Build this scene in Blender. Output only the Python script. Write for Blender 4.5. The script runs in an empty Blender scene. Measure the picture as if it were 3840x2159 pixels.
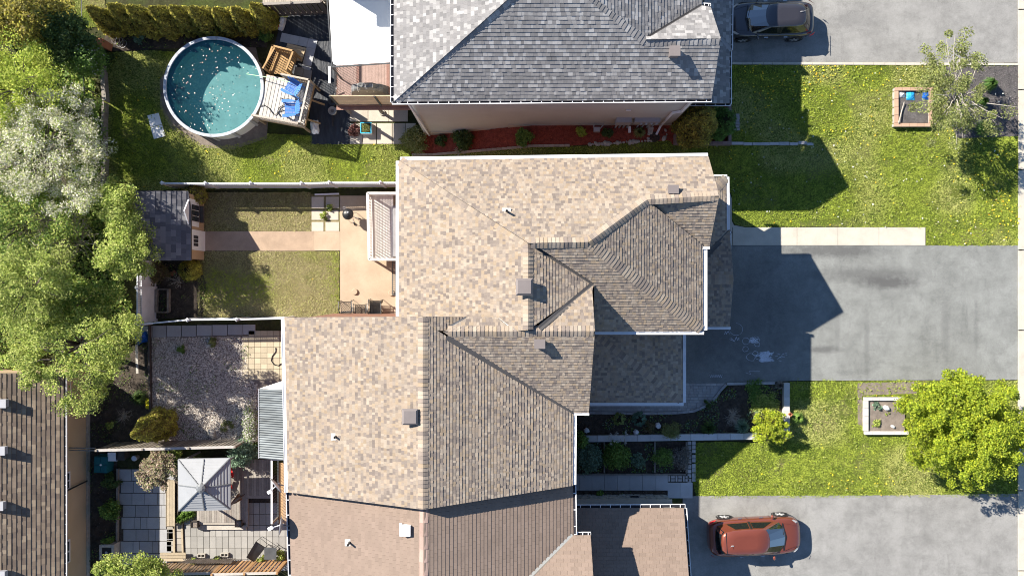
import bpy, math, random
import numpy as np
from mathutils import Vector, Matrix, Euler
from mathutils.geometry import tessellate_polygon
random.seed(7); np.random.seed(7)
R = random.Random(11)
SC = bpy.context.scene
COL = SC.collection
rad = math.radians

# ------------------------------------------------------------------ camera, sky, sun, exposure
CH = 40.0            # flying height of the camera above the street (m)
PXM = 75.0           # photograph pixels per metre at street level
cam_d = bpy.data.cameras.new('camera'); cam = bpy.data.objects.new('camera', cam_d)
COL.objects.link(cam); cam.location = (0, 0, CH); cam.rotation_euler = (0, 0, 0)
cam_d.sensor_width = 36.0; cam_d.lens = 36.0 * CH / (3840 / PXM)
cam_d.clip_start = 1.0; cam_d.clip_end = 400.0
SC.camera = cam
SUN_EL, SUN_DIR = rad(36.6), rad(31.8)       # elevation; shadows run to the right and this far downwards
sun_to = Vector((-math.cos(SUN_DIR), math.sin(SUN_DIR), 0))
world = bpy.data.worlds.new('World'); SC.world = world; world.use_nodes = True
wn = world.node_tree; wn.nodes.clear()
sky = wn.nodes.new('ShaderNodeTexSky'); sky.sky_type = 'NISHITA'; sky.sun_disc = False
sky.air_density = 0.9; sky.dust_density = 0.0; sky.ozone_density = 3.5; sky.sun_elevation = SUN_EL; sky.sun_rotation = math.atan2(sun_to.x, sun_to.y)
bg = wn.nodes.new('ShaderNodeBackground'); bg.inputs[1].default_value = 0.072
wo = wn.nodes.new('ShaderNodeOutputWorld')
wn.links.new(sky.outputs[0], bg.inputs[0]); wn.links.new(bg.outputs[0], wo.inputs[0])
sl = bpy.data.lights.new('sun', 'SUN'); sl.energy = 4.8; sl.angle = rad(0.5); sl.color = (1.0, 0.93, 0.82)
sun = bpy.data.objects.new('sun', sl); COL.objects.link(sun); sun.location = (-20, 12, 30)
ldir = Vector((math.cos(SUN_EL) * math.cos(SUN_DIR), -math.cos(SUN_EL) * math.sin(SUN_DIR), -math.sin(SUN_EL)))
sun.rotation_euler = ldir.to_track_quat('-Z', 'Y').to_euler()
SC.view_settings.view_transform = 'Standard'; SC.view_settings.look = 'None'
SC.view_settings.exposure = 1.24; SC.view_settings.gamma = 1.0
SC.view_settings.use_curve_mapping = False
SC.render.filter_size = 1.0; SC.cycles.filter_width = 1.0

# ------------------------------------------------------------------ measuring: photograph pixel + height -> point in the place
LOW = -2.5                                   # the back gardens lie one storey lower than the street
def gz(x):
    if x >= 1.0: return 0.0
    if x <= -4.2: return LOW
    return LOW * (1.0 - x) / 5.2
def P(X, Y, z):
    k = (CH - z) / (CH * PXM)
    return Vector(((X - 1920) * k, (1080 - Y) * k, z))
def G(X, Y, h=0.0):
    z = 0.0
    for _ in range(12):
        z = gz(P(X, Y, z + h).x)
    return P(X, Y, z + h)
def onplane(X, Y, pl):                       # pl = (z0, gx, gy): z = z0 + gx x + gy y
    dx, dy = (X - 1920) / (CH * PXM), (1080 - Y) / (CH * PXM)
    g = pl[1] * dx + pl[2] * dy
    z = (pl[0] + g * CH) / (1 + g)
    return P(X, Y, z)

# ------------------------------------------------------------------ objects
def setp(o, label=None, cat=None, group=None, kind=None):
    if label: o['label'] = label
    if cat: o['category'] = cat
    if group: o['group'] = group
    if kind: o['kind'] = kind
    return o
def thing(name, label=None, cat=None, loc=(0, 0, 0), group=None, kind=None):
    o = bpy.data.objects.new(name, None); COL.objects.link(o); o.location = loc
    o.empty_display_size = 0.2
    return setp(o, label, cat, group, kind)
def adopt(o, parent):
    if parent is not None:
        o.parent = parent
        if parent.type == 'EMPTY':
            o.matrix_parent_inverse = Matrix.Translation(-parent.location)
def copy_tree(o, parent=None):
    c = o.copy(); COL.objects.link(c)
    if parent is not None: c.parent = parent
    for ch in o.children: copy_tree(ch, c)
    return c
def place(o, loc, rz=0.0, s=1.0):
    o.location = loc; o.rotation_euler = (0, 0, rz); o.scale = (s, s, s); return o

class MB:
    """collects faces and links them as one mesh object"""
    def __init__(s): s.v, s.f, s.m, s.c = [], [], [], []
    def add(s, vs, fs, m=0, c=None):
        b = len(s.v); s.v += [tuple(p) for p in vs]
        for f in fs: s.f.append(tuple(b + i for i in f)); s.m.append(m); s.c.append(c)
    def box(s, c, size, rz=0.0, m=0, col=None, rot=None):
        hx, hy, hz = size[0] / 2, size[1] / 2, size[2] / 2
        mt = rot if rot is not None else Matrix.Rotation(rz, 3, 'Z')
        c = Vector(c)
        vs = [c + mt @ Vector((x, y, z)) for z in (-hz, hz) for x, y in ((-hx, -hy), (hx, -hy), (hx, hy), (-hx, hy))]
        s.add(vs, [(3, 2, 1, 0), (4, 5, 6, 7), (0, 1, 5, 4), (1, 2, 6, 5), (2, 3, 7, 6), (3, 0, 4, 7)], m, col)
    def beam(s, p0, p1, w, h, m=0, col=None, up=(0, 0, 1)):
        p0, p1 = Vector(p0), Vector(p1); d = p1 - p0; L = d.length
        if L < 1e-5: return
        d /= L; u = Vector(up); a = d.cross(u)
        if a.length < 1e-4: a = d.cross(Vector((1, 0, 0)))
        a.normalize(); b = a.cross(d)
        mt = Matrix((a, d, b)).transposed()
        s.box((p0 + p1) / 2, (w, L, h), rot=mt, m=m, col=col)
    def prism(s, poly, z0, z1, m=0, col=None):
        n = len(poly)
        ar = sum(poly[i][0] * poly[(i + 1) % n][1] - poly[(i + 1) % n][0] * poly[i][1] for i in range(n))
        if ar < 0: poly = poly[::-1]
        vs = [(x, y, z0) for x, y in poly] + [(x, y, z1) for x, y in poly]
        fs = [tuple(range(n, 2 * n)), tuple(range(n - 1, -1, -1))] + [(i, (i + 1) % n, n + (i + 1) % n, n + i) for i in range(n)]
        s.add(vs, fs, m, col)
    def slab(s, pts, th, m=0, col=None, dirn=(0, 0, -1)):
        pts = [Vector(p) for p in pts]; n = len(pts)
        nr = Vector((0, 0, 0))
        for i in range(n): nr += pts[i].cross(pts[(i + 1) % n])
        if nr.z < 0: pts = pts[::-1]
        lo = [p + Vector(dirn) * th for p in pts]
        s.add(pts + lo, [tuple(range(n)), tuple(range(2 * n - 1, n - 1, -1))] + [((i + 1) % n, i, n + i, n + (i + 1) % n) for i in range(n)], m, col)
    def tube(s, pts, r, n=6, m=0, col=None, caps=True):
        pts = [Vector(p) for p in pts]; k = len(pts)
        rs = r if isinstance(r, (list, tuple)) else [r] * k
        vs, fs = [], []
        t0 = (pts[1] - pts[0]).normalized()
        a = t0.cross(Vector((0, 0, 1)))
        if a.length < 1e-3: a = t0.cross(Vector((1, 0, 0)))
        a.normalize()
        for i, p in enumerate(pts):
            t = (pts[min(i + 1, k - 1)] - pts[max(i - 1, 0)]).normalized()
            a = a - t * a.dot(t)
            if a.length < 1e-4: a = t.orthogonal()
            a.normalize(); b = t.cross(a)
            for j in range(n):
                w = 2 * math.pi * j / n
                vs.append(p + (a * math.cos(w) + b * math.sin(w)) * rs[i])
        for i in range(k - 1):
            for j in range(n):
                fs.append((i * n + j, i * n + (j + 1) % n, (i + 1) * n + (j + 1) % n, (i + 1) * n + j))
        if caps: fs += [tuple(range(n - 1, -1, -1)), tuple((k - 1) * n + j for j in range(n))]
        s.add(vs, fs, m, col)
    def lathe(s, c, prof, n=16, m=0, col=None, sx=1.0, sy=1.0, cap=True):
        c = Vector(c); k = len(prof)
        vs = [c + Vector((r * sx * math.cos(2 * math.pi * j / n), r * sy * math.sin(2 * math.pi * j / n), z)) for r, z in prof for j in range(n)]
        fs = [(i * n + j, i * n + (j + 1) % n, (i + 1) * n + (j + 1) % n, (i + 1) * n + j) for i in range(k - 1) for j in range(n)]
        if cap and prof[0][0] > 2e-3: fs.append(tuple(range(n - 1, -1, -1)))
        if cap and prof[-1][0] > 2e-3: fs.append(tuple((k - 1) * n + j for j in range(n)))
        s.add(vs, fs, m, col)
    def blob(s, c, r, n=8, k=5, jit=0.12, m=0, col=None, rz=0.0):
        c = Vector(c); vs, fs = [], []
        mt = Matrix.Rotation(rz, 3, 'Z')
        for i in range(k + 1):
            ph = -math.pi / 2 + math.pi * i / k
            for j in range(n):
                th = 2 * math.pi * j / n; q = 1 + R.uniform(-jit, jit)
                vs.append(c + mt @ Vector((r[0] * q * math.cos(ph) * math.cos(th), r[1] * q * math.cos(ph) * math.sin(th), r[2] * (q if 0 < i < k else 1) * math.sin(ph))))
        for i in range(k):
            for j in range(n): fs.append((i * n + j, i * n + (j + 1) % n, (i + 1) * n + (j + 1) % n, (i + 1) * n + j))
        s.add(vs, fs, m, col)
    def mesh(s, name, mats):
        me = bpy.data.meshes.new(name)
        me.from_pydata(s.v, [], s.f)
        for mt in mats: me.materials.append(mt)
        if len(mats) > 1: me.polygons.foreach_set('material_index', s.m)
        if any(c is not None for c in s.c):
            at = me.color_attributes.new('Col', 'FLOAT_COLOR', 'CORNER')
            cnt = [len(f) for f in s.f]
            arr = np.repeat(np.array([(*(c or (0.5, 0.5, 0.5)), 1.0) for c in s.c], dtype=np.float32), cnt, axis=0)
            at.data.foreach_set('color', arr.ravel())
        me.update(); return me
    def build(s, name, mats, parent=None, label=None, cat=None, group=None, kind=None, smooth=False):
        if not isinstance(mats, (list, tuple)): mats = [mats]
        me = s.mesh(name, mats)
        if smooth: me.polygons.foreach_set('use_smooth', [True] * len(me.polygons))
        o = bpy.data.objects.new(name, me); COL.objects.link(o); adopt(o, parent)
        return setp(o, label, cat, group, kind)

# ------------------------------------------------------------------ materials
def _nt(name):
    m = bpy.data.materials.new(name); m.use_nodes = True; nt = m.node_tree; nt.nodes.clear()
    out = nt.nodes.new('ShaderNodeOutputMaterial'); b = nt.nodes.new('ShaderNodeBsdfPrincipled')
    nt.links.new(b.outputs[0], out.inputs[0]); return m, nt, b, out
def _noise(nt, scale, detail=3.0, rough=0.6, stretch=None):
    tc = nt.nodes.new('ShaderNodeTexCoord'); n = nt.nodes.new('ShaderNodeTexNoise')
    n.inputs['Scale'].default_value = scale; n.inputs['Detail'].default_value = detail; n.inputs['Roughness'].default_value = rough
    if stretch:
        mp = nt.nodes.new('ShaderNodeMapping'); mp.inputs['Scale'].default_value = stretch
        nt.links.new(tc.outputs['Object'], mp.inputs[0]); nt.links.new(mp.outputs[0], n.inputs[0])
    else: nt.links.new(tc.outputs['Object'], n.inputs[0])
    return n
def _ramp(nt, src, stops):
    r = nt.nodes.new('ShaderNodeValToRGB'); e = r.color_ramp.elements
    while len(e) < len(stops): e.new(0.5)
    for i, (p, c) in enumerate(stops): e[i].position = p; e[i].color = (*c, 1) if len(c) == 3 else c
    nt.links.new(src, r.inputs[0]); return r
def _mix(nt, mode, f, a, b):
    x = nt.nodes.new('ShaderNodeMix'); x.data_type = 'RGBA'; x.blend_type = mode
    if isinstance(f, (int, float)): x.inputs[0].default_value = f
    else: nt.links.new(f, x.inputs[0])
    for s, v in ((6, a), (7, b)):
        if isinstance(v, tuple): x.inputs[s].default_value = (*v, 1)
        else: nt.links.new(v, x.inputs[s])
    return x
def sc(c, k): return tuple(min(1.0, a * k) for a in c)
def M(name, col, rough=0.8, var=0.18, scale=2.5, fine=0.12, fscale=40.0, bump=0.0, bscale=60.0, metal=0.0, spec=0.3,
      attr=False, col2=None, stretch=None, coat=0.0, trans=0.0):
    m, nt, b, out = _nt(name)
    n1 = _noise(nt, scale, 4, 0.6, stretch)
    if attr:
        a = nt.nodes.new('ShaderNodeAttribute'); a.attribute_name = 'Col'
        r1 = _ramp(nt, n1.outputs[0], [(0.3, (1 - var,) * 3), (0.7, (1 + 0,) * 3)])
        c = _mix(nt, 'MULTIPLY', 1.0, a.outputs[0], r1.outputs[0]).outputs[2]
    else:
        r1 = _ramp(nt, n1.outputs[0], [(0.3, sc(col, 1 - var)), (0.7, col2 or sc(col, 1 + var))])
        c = r1.outputs[0]
    if fine:
        n2 = _noise(nt, fscale, 2, 0.7)
        r2 = _ramp(nt, n2.outputs[0], [(0.3, (1 - fine,) * 3), (0.65, (1, 1, 1))])
        c = _mix(nt, 'MULTIPLY', 1.0, c, r2.outputs[0]).outputs[2]
    nt.links.new(c, b.inputs['Base Color'])
    b.inputs['Roughness'].default_value = rough; b.inputs['Metallic'].default_value = metal
    b.inputs['Specular IOR Level'].default_value = spec
    if coat: b.inputs['Coat Weight'].default_value = coat; b.inputs['Coat Roughness'].default_value = 0.03
    if bump:
        n3 = _noise(nt, bscale, 3, 0.7, stretch); bp = nt.nodes.new('ShaderNodeBump')
        bp.inputs['Strength'].default_value = 1.0; bp.inputs['Distance'].default_value = bump
        nt.links.new(n3.outputs[0], bp.inputs['Height']); nt.links.new(bp.outputs[0], b.inputs['Normal'])
    if trans:
        t = nt.nodes.new('ShaderNodeBsdfTranslucent'); nt.links.new(c, t.inputs[0])
        ms = nt.nodes.new('ShaderNodeMixShader'); ms.inputs[0].default_value = trans
        nt.links.new(b.outputs[0], ms.inputs[1]); nt.links.new(t.outputs[0], ms.inputs[2]); nt.links.new(ms.outputs[0], out.inputs[0])
    return m

mt = {}
mt['shingle'] = M('asphalt_shingle', (1, 1, 1), 0.92, var=0.10, scale=0.9, fine=0.25, fscale=55, attr=True, spec=0.15)
mt['underlay'] = M('roof_felt', (0.10, 0.09, 0.085), 0.9)
mt['flash'] = M('valley_flashing', (0.085, 0.08, 0.08), 0.7, metal=0.0, var=0.12)
mt['flash_light'] = M('worn_metal_flashing', (0.55, 0.53, 0.5), 0.5)
mt['white'] = M('white_metal_paint', (0.78, 0.78, 0.80), 0.45, var=0.06, fine=0.05)
mt['vinyl'] = M('white_vinyl', (0.66, 0.67, 0.70), 0.5, var=0.08, fine=0.05)
mt['gutterdark'] = M('gutter_debris', (0.02, 0.02, 0.028), 0.7, var=0.4)
mt['siding'] = M('taupe_siding', (0.45, 0.455, 0.435), 0.7, var=0.06, scale=0.8, fine=0.06)
mt['siding_tan'] = M('tan_siding', (0.50, 0.36, 0.23), 0.7, var=0.06, scale=0.8, fine=0.08)
mt['siding_grey'] = M('grey_siding', (0.42, 0.42, 0.43), 0.7, var=0.06)
mt['brick'] = M('house_brick', (0.30, 0.16, 0.11), 0.85)
mt['concrete'] = M('concrete', (0.50, 0.46, 0.39), 0.85, var=0.10, scale=1.5, fine=0.10, fscale=25)
mt['concrete_attr'] = M('paver_concrete', (1, 1, 1), 0.85, var=0.14, scale=2.2, fine=0.16, fscale=30, attr=True)
mt['tan_patio'] = M('tan_patio_concrete', (0.44, 0.335, 0.235), 0.75, var=0.13, scale=0.9, fine=0.10, fscale=18, col2=(0.48, 0.38, 0.275))
mt['brown_path'] = M('brown_concrete', (0.38, 0.28, 0.20), 0.8, var=0.18, scale=1.2, fine=0.14, fscale=20)
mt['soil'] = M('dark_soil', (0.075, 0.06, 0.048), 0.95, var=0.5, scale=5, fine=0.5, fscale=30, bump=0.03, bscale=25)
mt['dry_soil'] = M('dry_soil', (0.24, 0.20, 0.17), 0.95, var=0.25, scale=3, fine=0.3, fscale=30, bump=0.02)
mt['mulch'] = M('red_mulch', (0.33, 0.075, 0.048), 0.95, var=0.35, scale=6, fine=0.5, fscale=28, bump=0.03, bscale=30)
mt['darkmulch'] = M('grey_mulch', (0.13, 0.12, 0.117), 0.95, var=0.3, scale=4, fine=0.5, fscale=28, bump=0.03, bscale=30)
mt['chips'] = M('bark_chips', (1, 1, 1), 0.95, attr=True, var=0.2, scale=8)
mt['wood_tan'] = M('cedar_wood', (0.46, 0.29, 0.14), 0.75, var=0.25, scale=3, fine=0.2, fscale=12, stretch=(1, 1, 1), bump=0.004)
mt['wood_attr'] = M('timber', (1, 1, 1), 0.8, var=0.2, scale=4, fine=0.22, fscale=22, attr=True, bump=0.003)
mt['wood_grey'] = M('weathered_wood', (0.27, 0.24, 0.21), 0.85, var=0.25, scale=4, fine=0.3, fscale=20, bump=0.004)
mt['wood_dark'] = M('dark_timber', (0.075, 0.065, 0.06), 0.85, var=0.3, scale=4, fine=0.3, fscale=20)
mt['black'] = M('black_metal', (0.018, 0.018, 0.02), 0.4, var=0.2, spec=0.5)
mt['dkgrey'] = M('dark_grey_plastic', (0.07, 0.075, 0.08), 0.55)
mt['grey'] = M('mid_grey', (0.28, 0.28, 0.29), 0.6)
mt['glass'] = M('dark_window_glass', (0.03, 0.035, 0.045), 0.08, fine=0, var=0.3, spec=0.6)
mt['leaf'] = M('leaves', (1, 1, 1), 0.6, var=0.15, scale=1.5, fine=0, attr=True, trans=0.35, spec=0.25)
mt['needle'] = M('evergreen_sprays', (1, 1, 1), 0.75, var=0.2, scale=3, fine=0, attr=True, trans=0.1, spec=0.15)
mt['bark'] = M('bark', (0.16, 0.13, 0.105), 0.9, var=0.3, scale=9, bump=0.01)
mt['bark_pale'] = M('pale_bark', (0.42, 0.38, 0.33), 0.9, var=0.25, scale=9)
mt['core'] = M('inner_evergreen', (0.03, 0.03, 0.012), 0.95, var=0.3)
mt['grass'] = M('grass_blades', (1, 1, 1), 0.8, var=0.1, scale=1, fine=0, attr=True, trans=0.15, spec=0.1)
mt['petal'] = M('petals', (1, 1, 1), 0.8, attr=True, var=0.05, fine=0)
mt['gravel'] = M('gravel', (1, 1, 1), 0.85, attr=True, var=0.1)
mt['stone'] = M('pale_stone', (0.46, 0.43, 0.38), 0.85, var=0.2, scale=6, fine=0.2, bump=0.01)
mt['rockwhite'] = M('white_quartz', (0.70, 0.70, 0.70), 0.7, var=0.15, scale=8)
mt['bluep'] = M('blue_plastic', (0.07, 0.21, 0.58), 0.45, var=0.1, fine=0.05)
mt['redp'] = M('red_plastic', (0.55, 0.02, 0.02), 0.45)
mt['teal'] = M('teal_plastic', (0.01, 0.12, 0.14), 0.5)
mt['yellow'] = M('yellow_sack', (0.70, 0.62, 0.03), 0.5)
mt['fabric'] = M('white_canopy_fabric', (0.86, 0.86, 0.86), 0.8, var=0.02, fine=0.02)
mt['cover'] = M('grey_grill_cover', (0.16, 0.165, 0.17), 0.5, var=0.3, scale=5)
mt['clay'] = M('terracotta', (0.42, 0.17, 0.09), 0.85)
mt['tarp'] = M('blue_tarp', (0.01, 0.09, 0.35), 0.35, var=0.3, scale=6)
mt['chalk'] = M('chalk', (0.62, 0.66, 0.74), 0.95, fine=0.5, fscale=35)
mt['alu'] = M('aluminium', (0.5, 0.5, 0.52), 0.35, metal=0.5, var=0.08)
mt['weed'] = M('landscape_fabric', (0.04, 0.045, 0.055), 0.55, var=0.4, scale=2.0, fine=0.2, stretch=(2.5, 0.5, 1), bump=0.05, bscale=2.5)
mt['gazebo'] = M('grey_steel_roof', (0.29, 0.30, 0.315), 0.5, var=0.06, fine=0.04)
mt['gazebo_rib'] = M('dark_steel_rib', (0.16, 0.17, 0.18), 0.5)

def ground_mat(name, a, b, c, spots=None):
    m, nt, bs, out = _nt(name)
    n1 = _noise(nt, 0.55, 5, 0.62); n2 = _noise(nt, 7, 4, 0.7); n3 = _noise(nt, 38, 2, 0.7)
    r1 = _ramp(nt, n1.outputs[0], [(0.34, a), (0.52, b), (0.68, c)])
    r2 = _ramp(nt, n2.outputs[0], [(0.3, (0.55,) * 3), (0.7, (1.0,) * 3)])
    r3 = _ramp(nt, n3.outputs[0], [(0.3, (0.6,) * 3), (0.65, (1.0,) * 3)])
    x = _mix(nt, 'MULTIPLY', 1.0, r1.outputs[0], r2.outputs[0]); y = _mix(nt, 'MULTIPLY', 1.0, x.outputs[2], r3.outputs[0])
    nt.links.new(y.outputs[2], bs.inputs['Base Color']); bs.inputs['Roughness'].default_value = 0.95
    bs.inputs['Specular IOR Level'].default_value = 0.1
    bp = nt.nodes.new('ShaderNodeBump'); bp.inputs['Distance'].default_value = 0.04
    nt.links.new(n2.outputs[0], bp.inputs['Height']); nt.links.new(bp.outputs[0], bs.inputs['Normal'])
    return m
mt['lawn'] = ground_mat('lawn_soil_and_sward', (0.17, 0.19, 0.04), (0.14, 0.185, 0.032), (0.26, 0.24, 0.10))
mt['drylawn'] = ground_mat('worn_lawn', (0.24, 0.21, 0.09), (0.33, 0.28, 0.15), (0.18, 0.19, 0.05))
mt['ground'] = ground_mat('garden_earth', (0.085, 0.11, 0.03), (0.07, 0.07, 0.035), (0.12, 0.13, 0.05))

def asphalt_mat(name, base, dark, stain_and_shade=False):
    m, nt, bs, out = _nt(name)
    n1 = _noise(nt, 0.35, 6, 0.65); n2 = _noise(nt, 26, 4, 0.85); n3 = _noise(nt, 1.3, 5, 0.7, (1.0, 0.18, 1)); n4 = _noise(nt, 1.1, 5, 0.7, (0.2, 1.0, 1))
    r1 = _ramp(nt, n1.outputs[0], [(0.3, sc(base, 0.86)), (0.7, sc(base, 1.1))])
    r2 = _ramp(nt, n2.outputs[0], [(0.32, (0.66,) * 3), (0.62, (1.0,) * 3)])
    r3 = _ramp(nt, n3.outputs[0], [(0.27, (0.80,) * 3), (0.42, (1.0,) * 3)])
    r4 = _ramp(nt, n4.outputs[0], [(0.27, (0.84,) * 3), (0.44, (1.0,) * 3)])
    c = _mix(nt, 'MULTIPLY', 1.0, r1.outputs[0], r2.outputs[0]).outputs[2]
    c = _mix(nt, 'MULTIPLY', 1.0, c, r3.outputs[0]).outputs[2]
    c = _mix(nt, 'MULTIPLY', 1.0, c, r4.outputs[0]).outputs[2]
    # fine wandering cracks and faint trowel bands
    nv = _noise(nt, 1.2, 4, 0.6); vo = nt.nodes.new('ShaderNodeTexVoronoi'); vo.feature = 'DISTANCE_TO_EDGE'; vo.inputs['Scale'].default_value = 0.42
    ad = nt.nodes.new('ShaderNodeVectorMath'); ad.operation = 'ADD'; tcx = nt.nodes.new('ShaderNodeTexCoord'); nt.links.new(tcx.outputs['Object'], ad.inputs[0]); nt.links.new(nv.outputs[1], ad.inputs[1]); nt.links.new(ad.outputs[0], vo.inputs[0])
    rc_ = _ramp(nt, vo.outputs['Distance'], [(0.004, (0.90,) * 3), (0.012, (1.0,) * 3)]); c = _mix(nt, 'MULTIPLY', 0.8, c, rc_.outputs[0]).outputs[2]
    n6 = _noise(nt, 0.9, 7, 0.75); r6 = _ramp(nt, n6.outputs[0], [(0.36, (0.70,) * 3), (0.58, (1.0,) * 3)]); c = _mix(nt, 'MULTIPLY', 0.85, c, r6.outputs[0]).outputs[2]
    if stain_and_shade:   # oily, tyre-worn stains where cars stand, plus painted house shade: (x, y, rx, ry, strength)
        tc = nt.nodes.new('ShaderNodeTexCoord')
        for (sx, sy, rx, ry, st) in stain_and_shade:
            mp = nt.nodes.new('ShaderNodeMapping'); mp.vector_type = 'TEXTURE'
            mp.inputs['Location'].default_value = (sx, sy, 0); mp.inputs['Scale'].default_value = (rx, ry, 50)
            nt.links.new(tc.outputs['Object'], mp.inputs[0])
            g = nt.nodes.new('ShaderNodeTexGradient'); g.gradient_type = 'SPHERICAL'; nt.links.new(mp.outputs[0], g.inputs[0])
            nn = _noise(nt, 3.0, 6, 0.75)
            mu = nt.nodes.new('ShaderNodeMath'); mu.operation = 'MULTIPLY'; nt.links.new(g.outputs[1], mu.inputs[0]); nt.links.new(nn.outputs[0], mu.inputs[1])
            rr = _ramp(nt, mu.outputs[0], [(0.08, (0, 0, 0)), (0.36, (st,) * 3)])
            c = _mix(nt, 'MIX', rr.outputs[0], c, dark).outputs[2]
    nt.links.new(c, bs.inputs['Base Color']); bs.inputs['Roughness'].default_value = 0.9; bs.inputs['Specular IOR Level'].default_value = 0.2
    bp = nt.nodes.new('ShaderNodeBump'); bp.inputs['Distance'].default_value = 0.004
    nt.links.new(n2.outputs[0], bp.inputs['Height']); nt.links.new(bp.outputs[0], bs.inputs['Normal'])
    return m
# ------------------------------------------------------------------ polygons on the terrain
def clip(poly, a, b, c):                     # keep a x + b y <= c
    out = []; n = len(poly)
    for i in range(n):
        p, q = poly[i], poly[(i + 1) % n]
        dp, dq = a * p[0] + b * p[1] - c, a * q[0] + b * q[1] - c
        if dp <= 0: out.append(p)
        if (dp < 0 < dq) or (dq < 0 < dp):
            t = dp / (dp - dq); out.append((p[0] + (q[0] - p[0]) * t, p[1] + (q[1] - p[1]) * t))
    return out
def area(poly): return 0.5 * sum(poly[i][0] * poly[(i + 1) % len(poly)][1] - poly[(i + 1) % len(poly)][0] * poly[i][1] for i in range(len(poly)))
def gpoly(px): return [tuple(G(X, Y)[:2]) for X, Y in px]
def sheet(mb, poly, dz, m=0):
    for lo, hi in ((-1e3, -4.2), (-4.2, 1.0), (1.0, 1e3)):
        q = clip(clip(poly, -1, 0, -lo), 1, 0, hi)
        if len(q) < 3 or abs(area(q)) < 1e-4: continue
        tri = tessellate_polygon([[Vector((x, y, 0)) for x, y in q]])
        vs = [(x, y, gz(x) + dz) for x, y in q]
        fs = []
        for t in tri:
            a, b, c = (Vector(vs[i]) for i in t)
            if (b - a).cross(c - a).z < 0: t = t[::-1]
            fs.append(tuple(t))
        mb.add(vs, fs, m)
def surface(name, px, mat, dz=0.0, kind='structure', parent=None):
    mb = MB(); sheet(mb, gpoly(px), dz); return mb.build(name, mat, parent, kind=kind)
def inside(pts, poly):
    x, y = pts[:, 0], pts[:, 1]; r = np.zeros(len(pts), bool); n = len(poly)
    for i in range(n):
        x1, y1 = poly[i]; x2, y2 = poly[(i + 1) % n]
        if abs(y2 - y1) < 1e-9: continue
        c = ((y1 > y) != (y2 > y)) & (x < (x2 - x1) * (y - y1) / (y2 - y1) + x1); r ^= c
    return r
NO_GRASS = [[(3545, 250), (3822, 249), (3822, 512), (3590, 520), (3560, 430)], [(3352, 327), (3502, 327), (3500, 477), (3350, 477)], [(3234, 1486), (3420, 1486), (3420, 1628), (3234, 1628)], [(2520, 506), (2738, 506), (2738, 548), (2520, 548)],
            [(600, 300), (700, 160), (960, 180), (1010, 400), (1000, 510), (880, 545), (760, 545), (650, 470), (608, 400)]]
THIN_GRASS = [[(3215, 1436), (3450, 1430), (3440, 1475), (3236, 1482), (3236, 1600), (3216, 1590)], [(3140, 1500), (3190, 1490), (3200, 1550), (3150, 1570)], [(3560, 690), (3640, 700), (3630, 750), (3570, 740)], [(3000, 830), (3200, 815), (3260, 848), (3000, 852)]]
def scatter(poly, dens, rng):
    xs, ys = [p[0] for p in poly], [p[1] for p in poly]
    n = int((max(xs) - min(xs)) * (max(ys) - min(ys)) * dens)
    p = np.column_stack([rng.uniform(min(xs), max(xs), n), rng.uniform(min(ys), max(ys), n)])
    return p[inside(p, poly)]
def gzv(x): return np.where(x >= 1, 0.0, np.where(x <= -4.2, LOW, LOW * (1 - x) / 5.2))
def vnoise(p, scale, seed):                  # smooth value noise, 0..1
    g = np.random.RandomState(seed).rand(128, 128)
    q = p * scale + 640.0; i = np.floor(q).astype(int); f = q - i; f = f * f * (3 - 2 * f)
    a, b = i[:, 0] % 128, i[:, 1] % 128; a1, b1 = (a + 1) % 128, (b + 1) % 128
    return (g[a, b] * (1 - f[:, 0]) + g[a1, b] * f[:, 0]) * (1 - f[:, 1]) + (g[a, b1] * (1 - f[:, 0]) + g[a1, b1] * f[:, 0]) * f[:, 1]
def np_mesh(name, verts, nf, per, cols, mat, parent=None, **kw):
    """verts (nf*per,3) unshared; cols (nf,3)"""
    me = bpy.data.meshes.new(name)
    me.vertices.add(nf * per); me.vertices.foreach_set('co', np.ascontiguousarray(verts, dtype=np.float32).ravel())
    me.loops.add(nf * per); me.loops.foreach_set('vertex_index', np.arange(nf * per, dtype=np.int32))
    me.polygons.add(nf); me.polygons.foreach_set('loop_start', np.arange(0, nf * per, per, dtype=np.int32))
    try: me.polygons.foreach_set('loop_total', np.full(nf, per, dtype=np.int32))
    except Exception: pass
    at = me.color_attributes.new('Col', 'FLOAT_COLOR', 'CORNER')
    c4 = np.ones((nf, 4), np.float32); c4[:, :3] = cols
    at.data.foreach_set('color', np.repeat(c4, per, axis=0).ravel())
    me.materials.append(mat); me.update(calc_edges=True)
    o = bpy.data.objects.new(name, me); COL.objects.link(o); adopt(o, parent)
    return setp(o, kw.get('label'), kw.get('cat'), kw.get('group'), kw.get('kind'))
def leaf_quads(pos, size, rng, up=0.5, aspect=0.6, nrm=None):
    n = len(pos)
    a = rng.normal(size=(n, 3)); a[:, 2] *= (1 - up)
    if nrm is None:
        nr = rng.normal(size=(n, 3)); nr[:, 2] = np.abs(nr[:, 2]) + up * 1.5
    else: nr = nrm + rng.normal(size=(n, 3)) * 0.45
    nr /= np.linalg.norm(nr, axis=1)[:, None]
    a -= nr * (a * nr).sum(1)[:, None]; a /= np.linalg.norm(a, axis=1)[:, None] + 1e-9
    b = np.cross(nr, a); s = np.asarray(size).reshape(-1, 1)
    v = np.empty((n, 4, 3)); v[:, 0] = pos - a * s; v[:, 1] = pos - b * s * aspect; v[:, 2] = pos + a * s; v[:, 3] = pos + b * s * aspect
    return v.reshape(-1, 3)
def pal(rng, n, colors, jit=0.15, w=None):
    c = np.array(colors)[rng.choice(len(colors), n, p=w)]
    return np.clip(c * rng.uniform(1 - jit, 1 + jit, (n, 1)), 0, 1)

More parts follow.
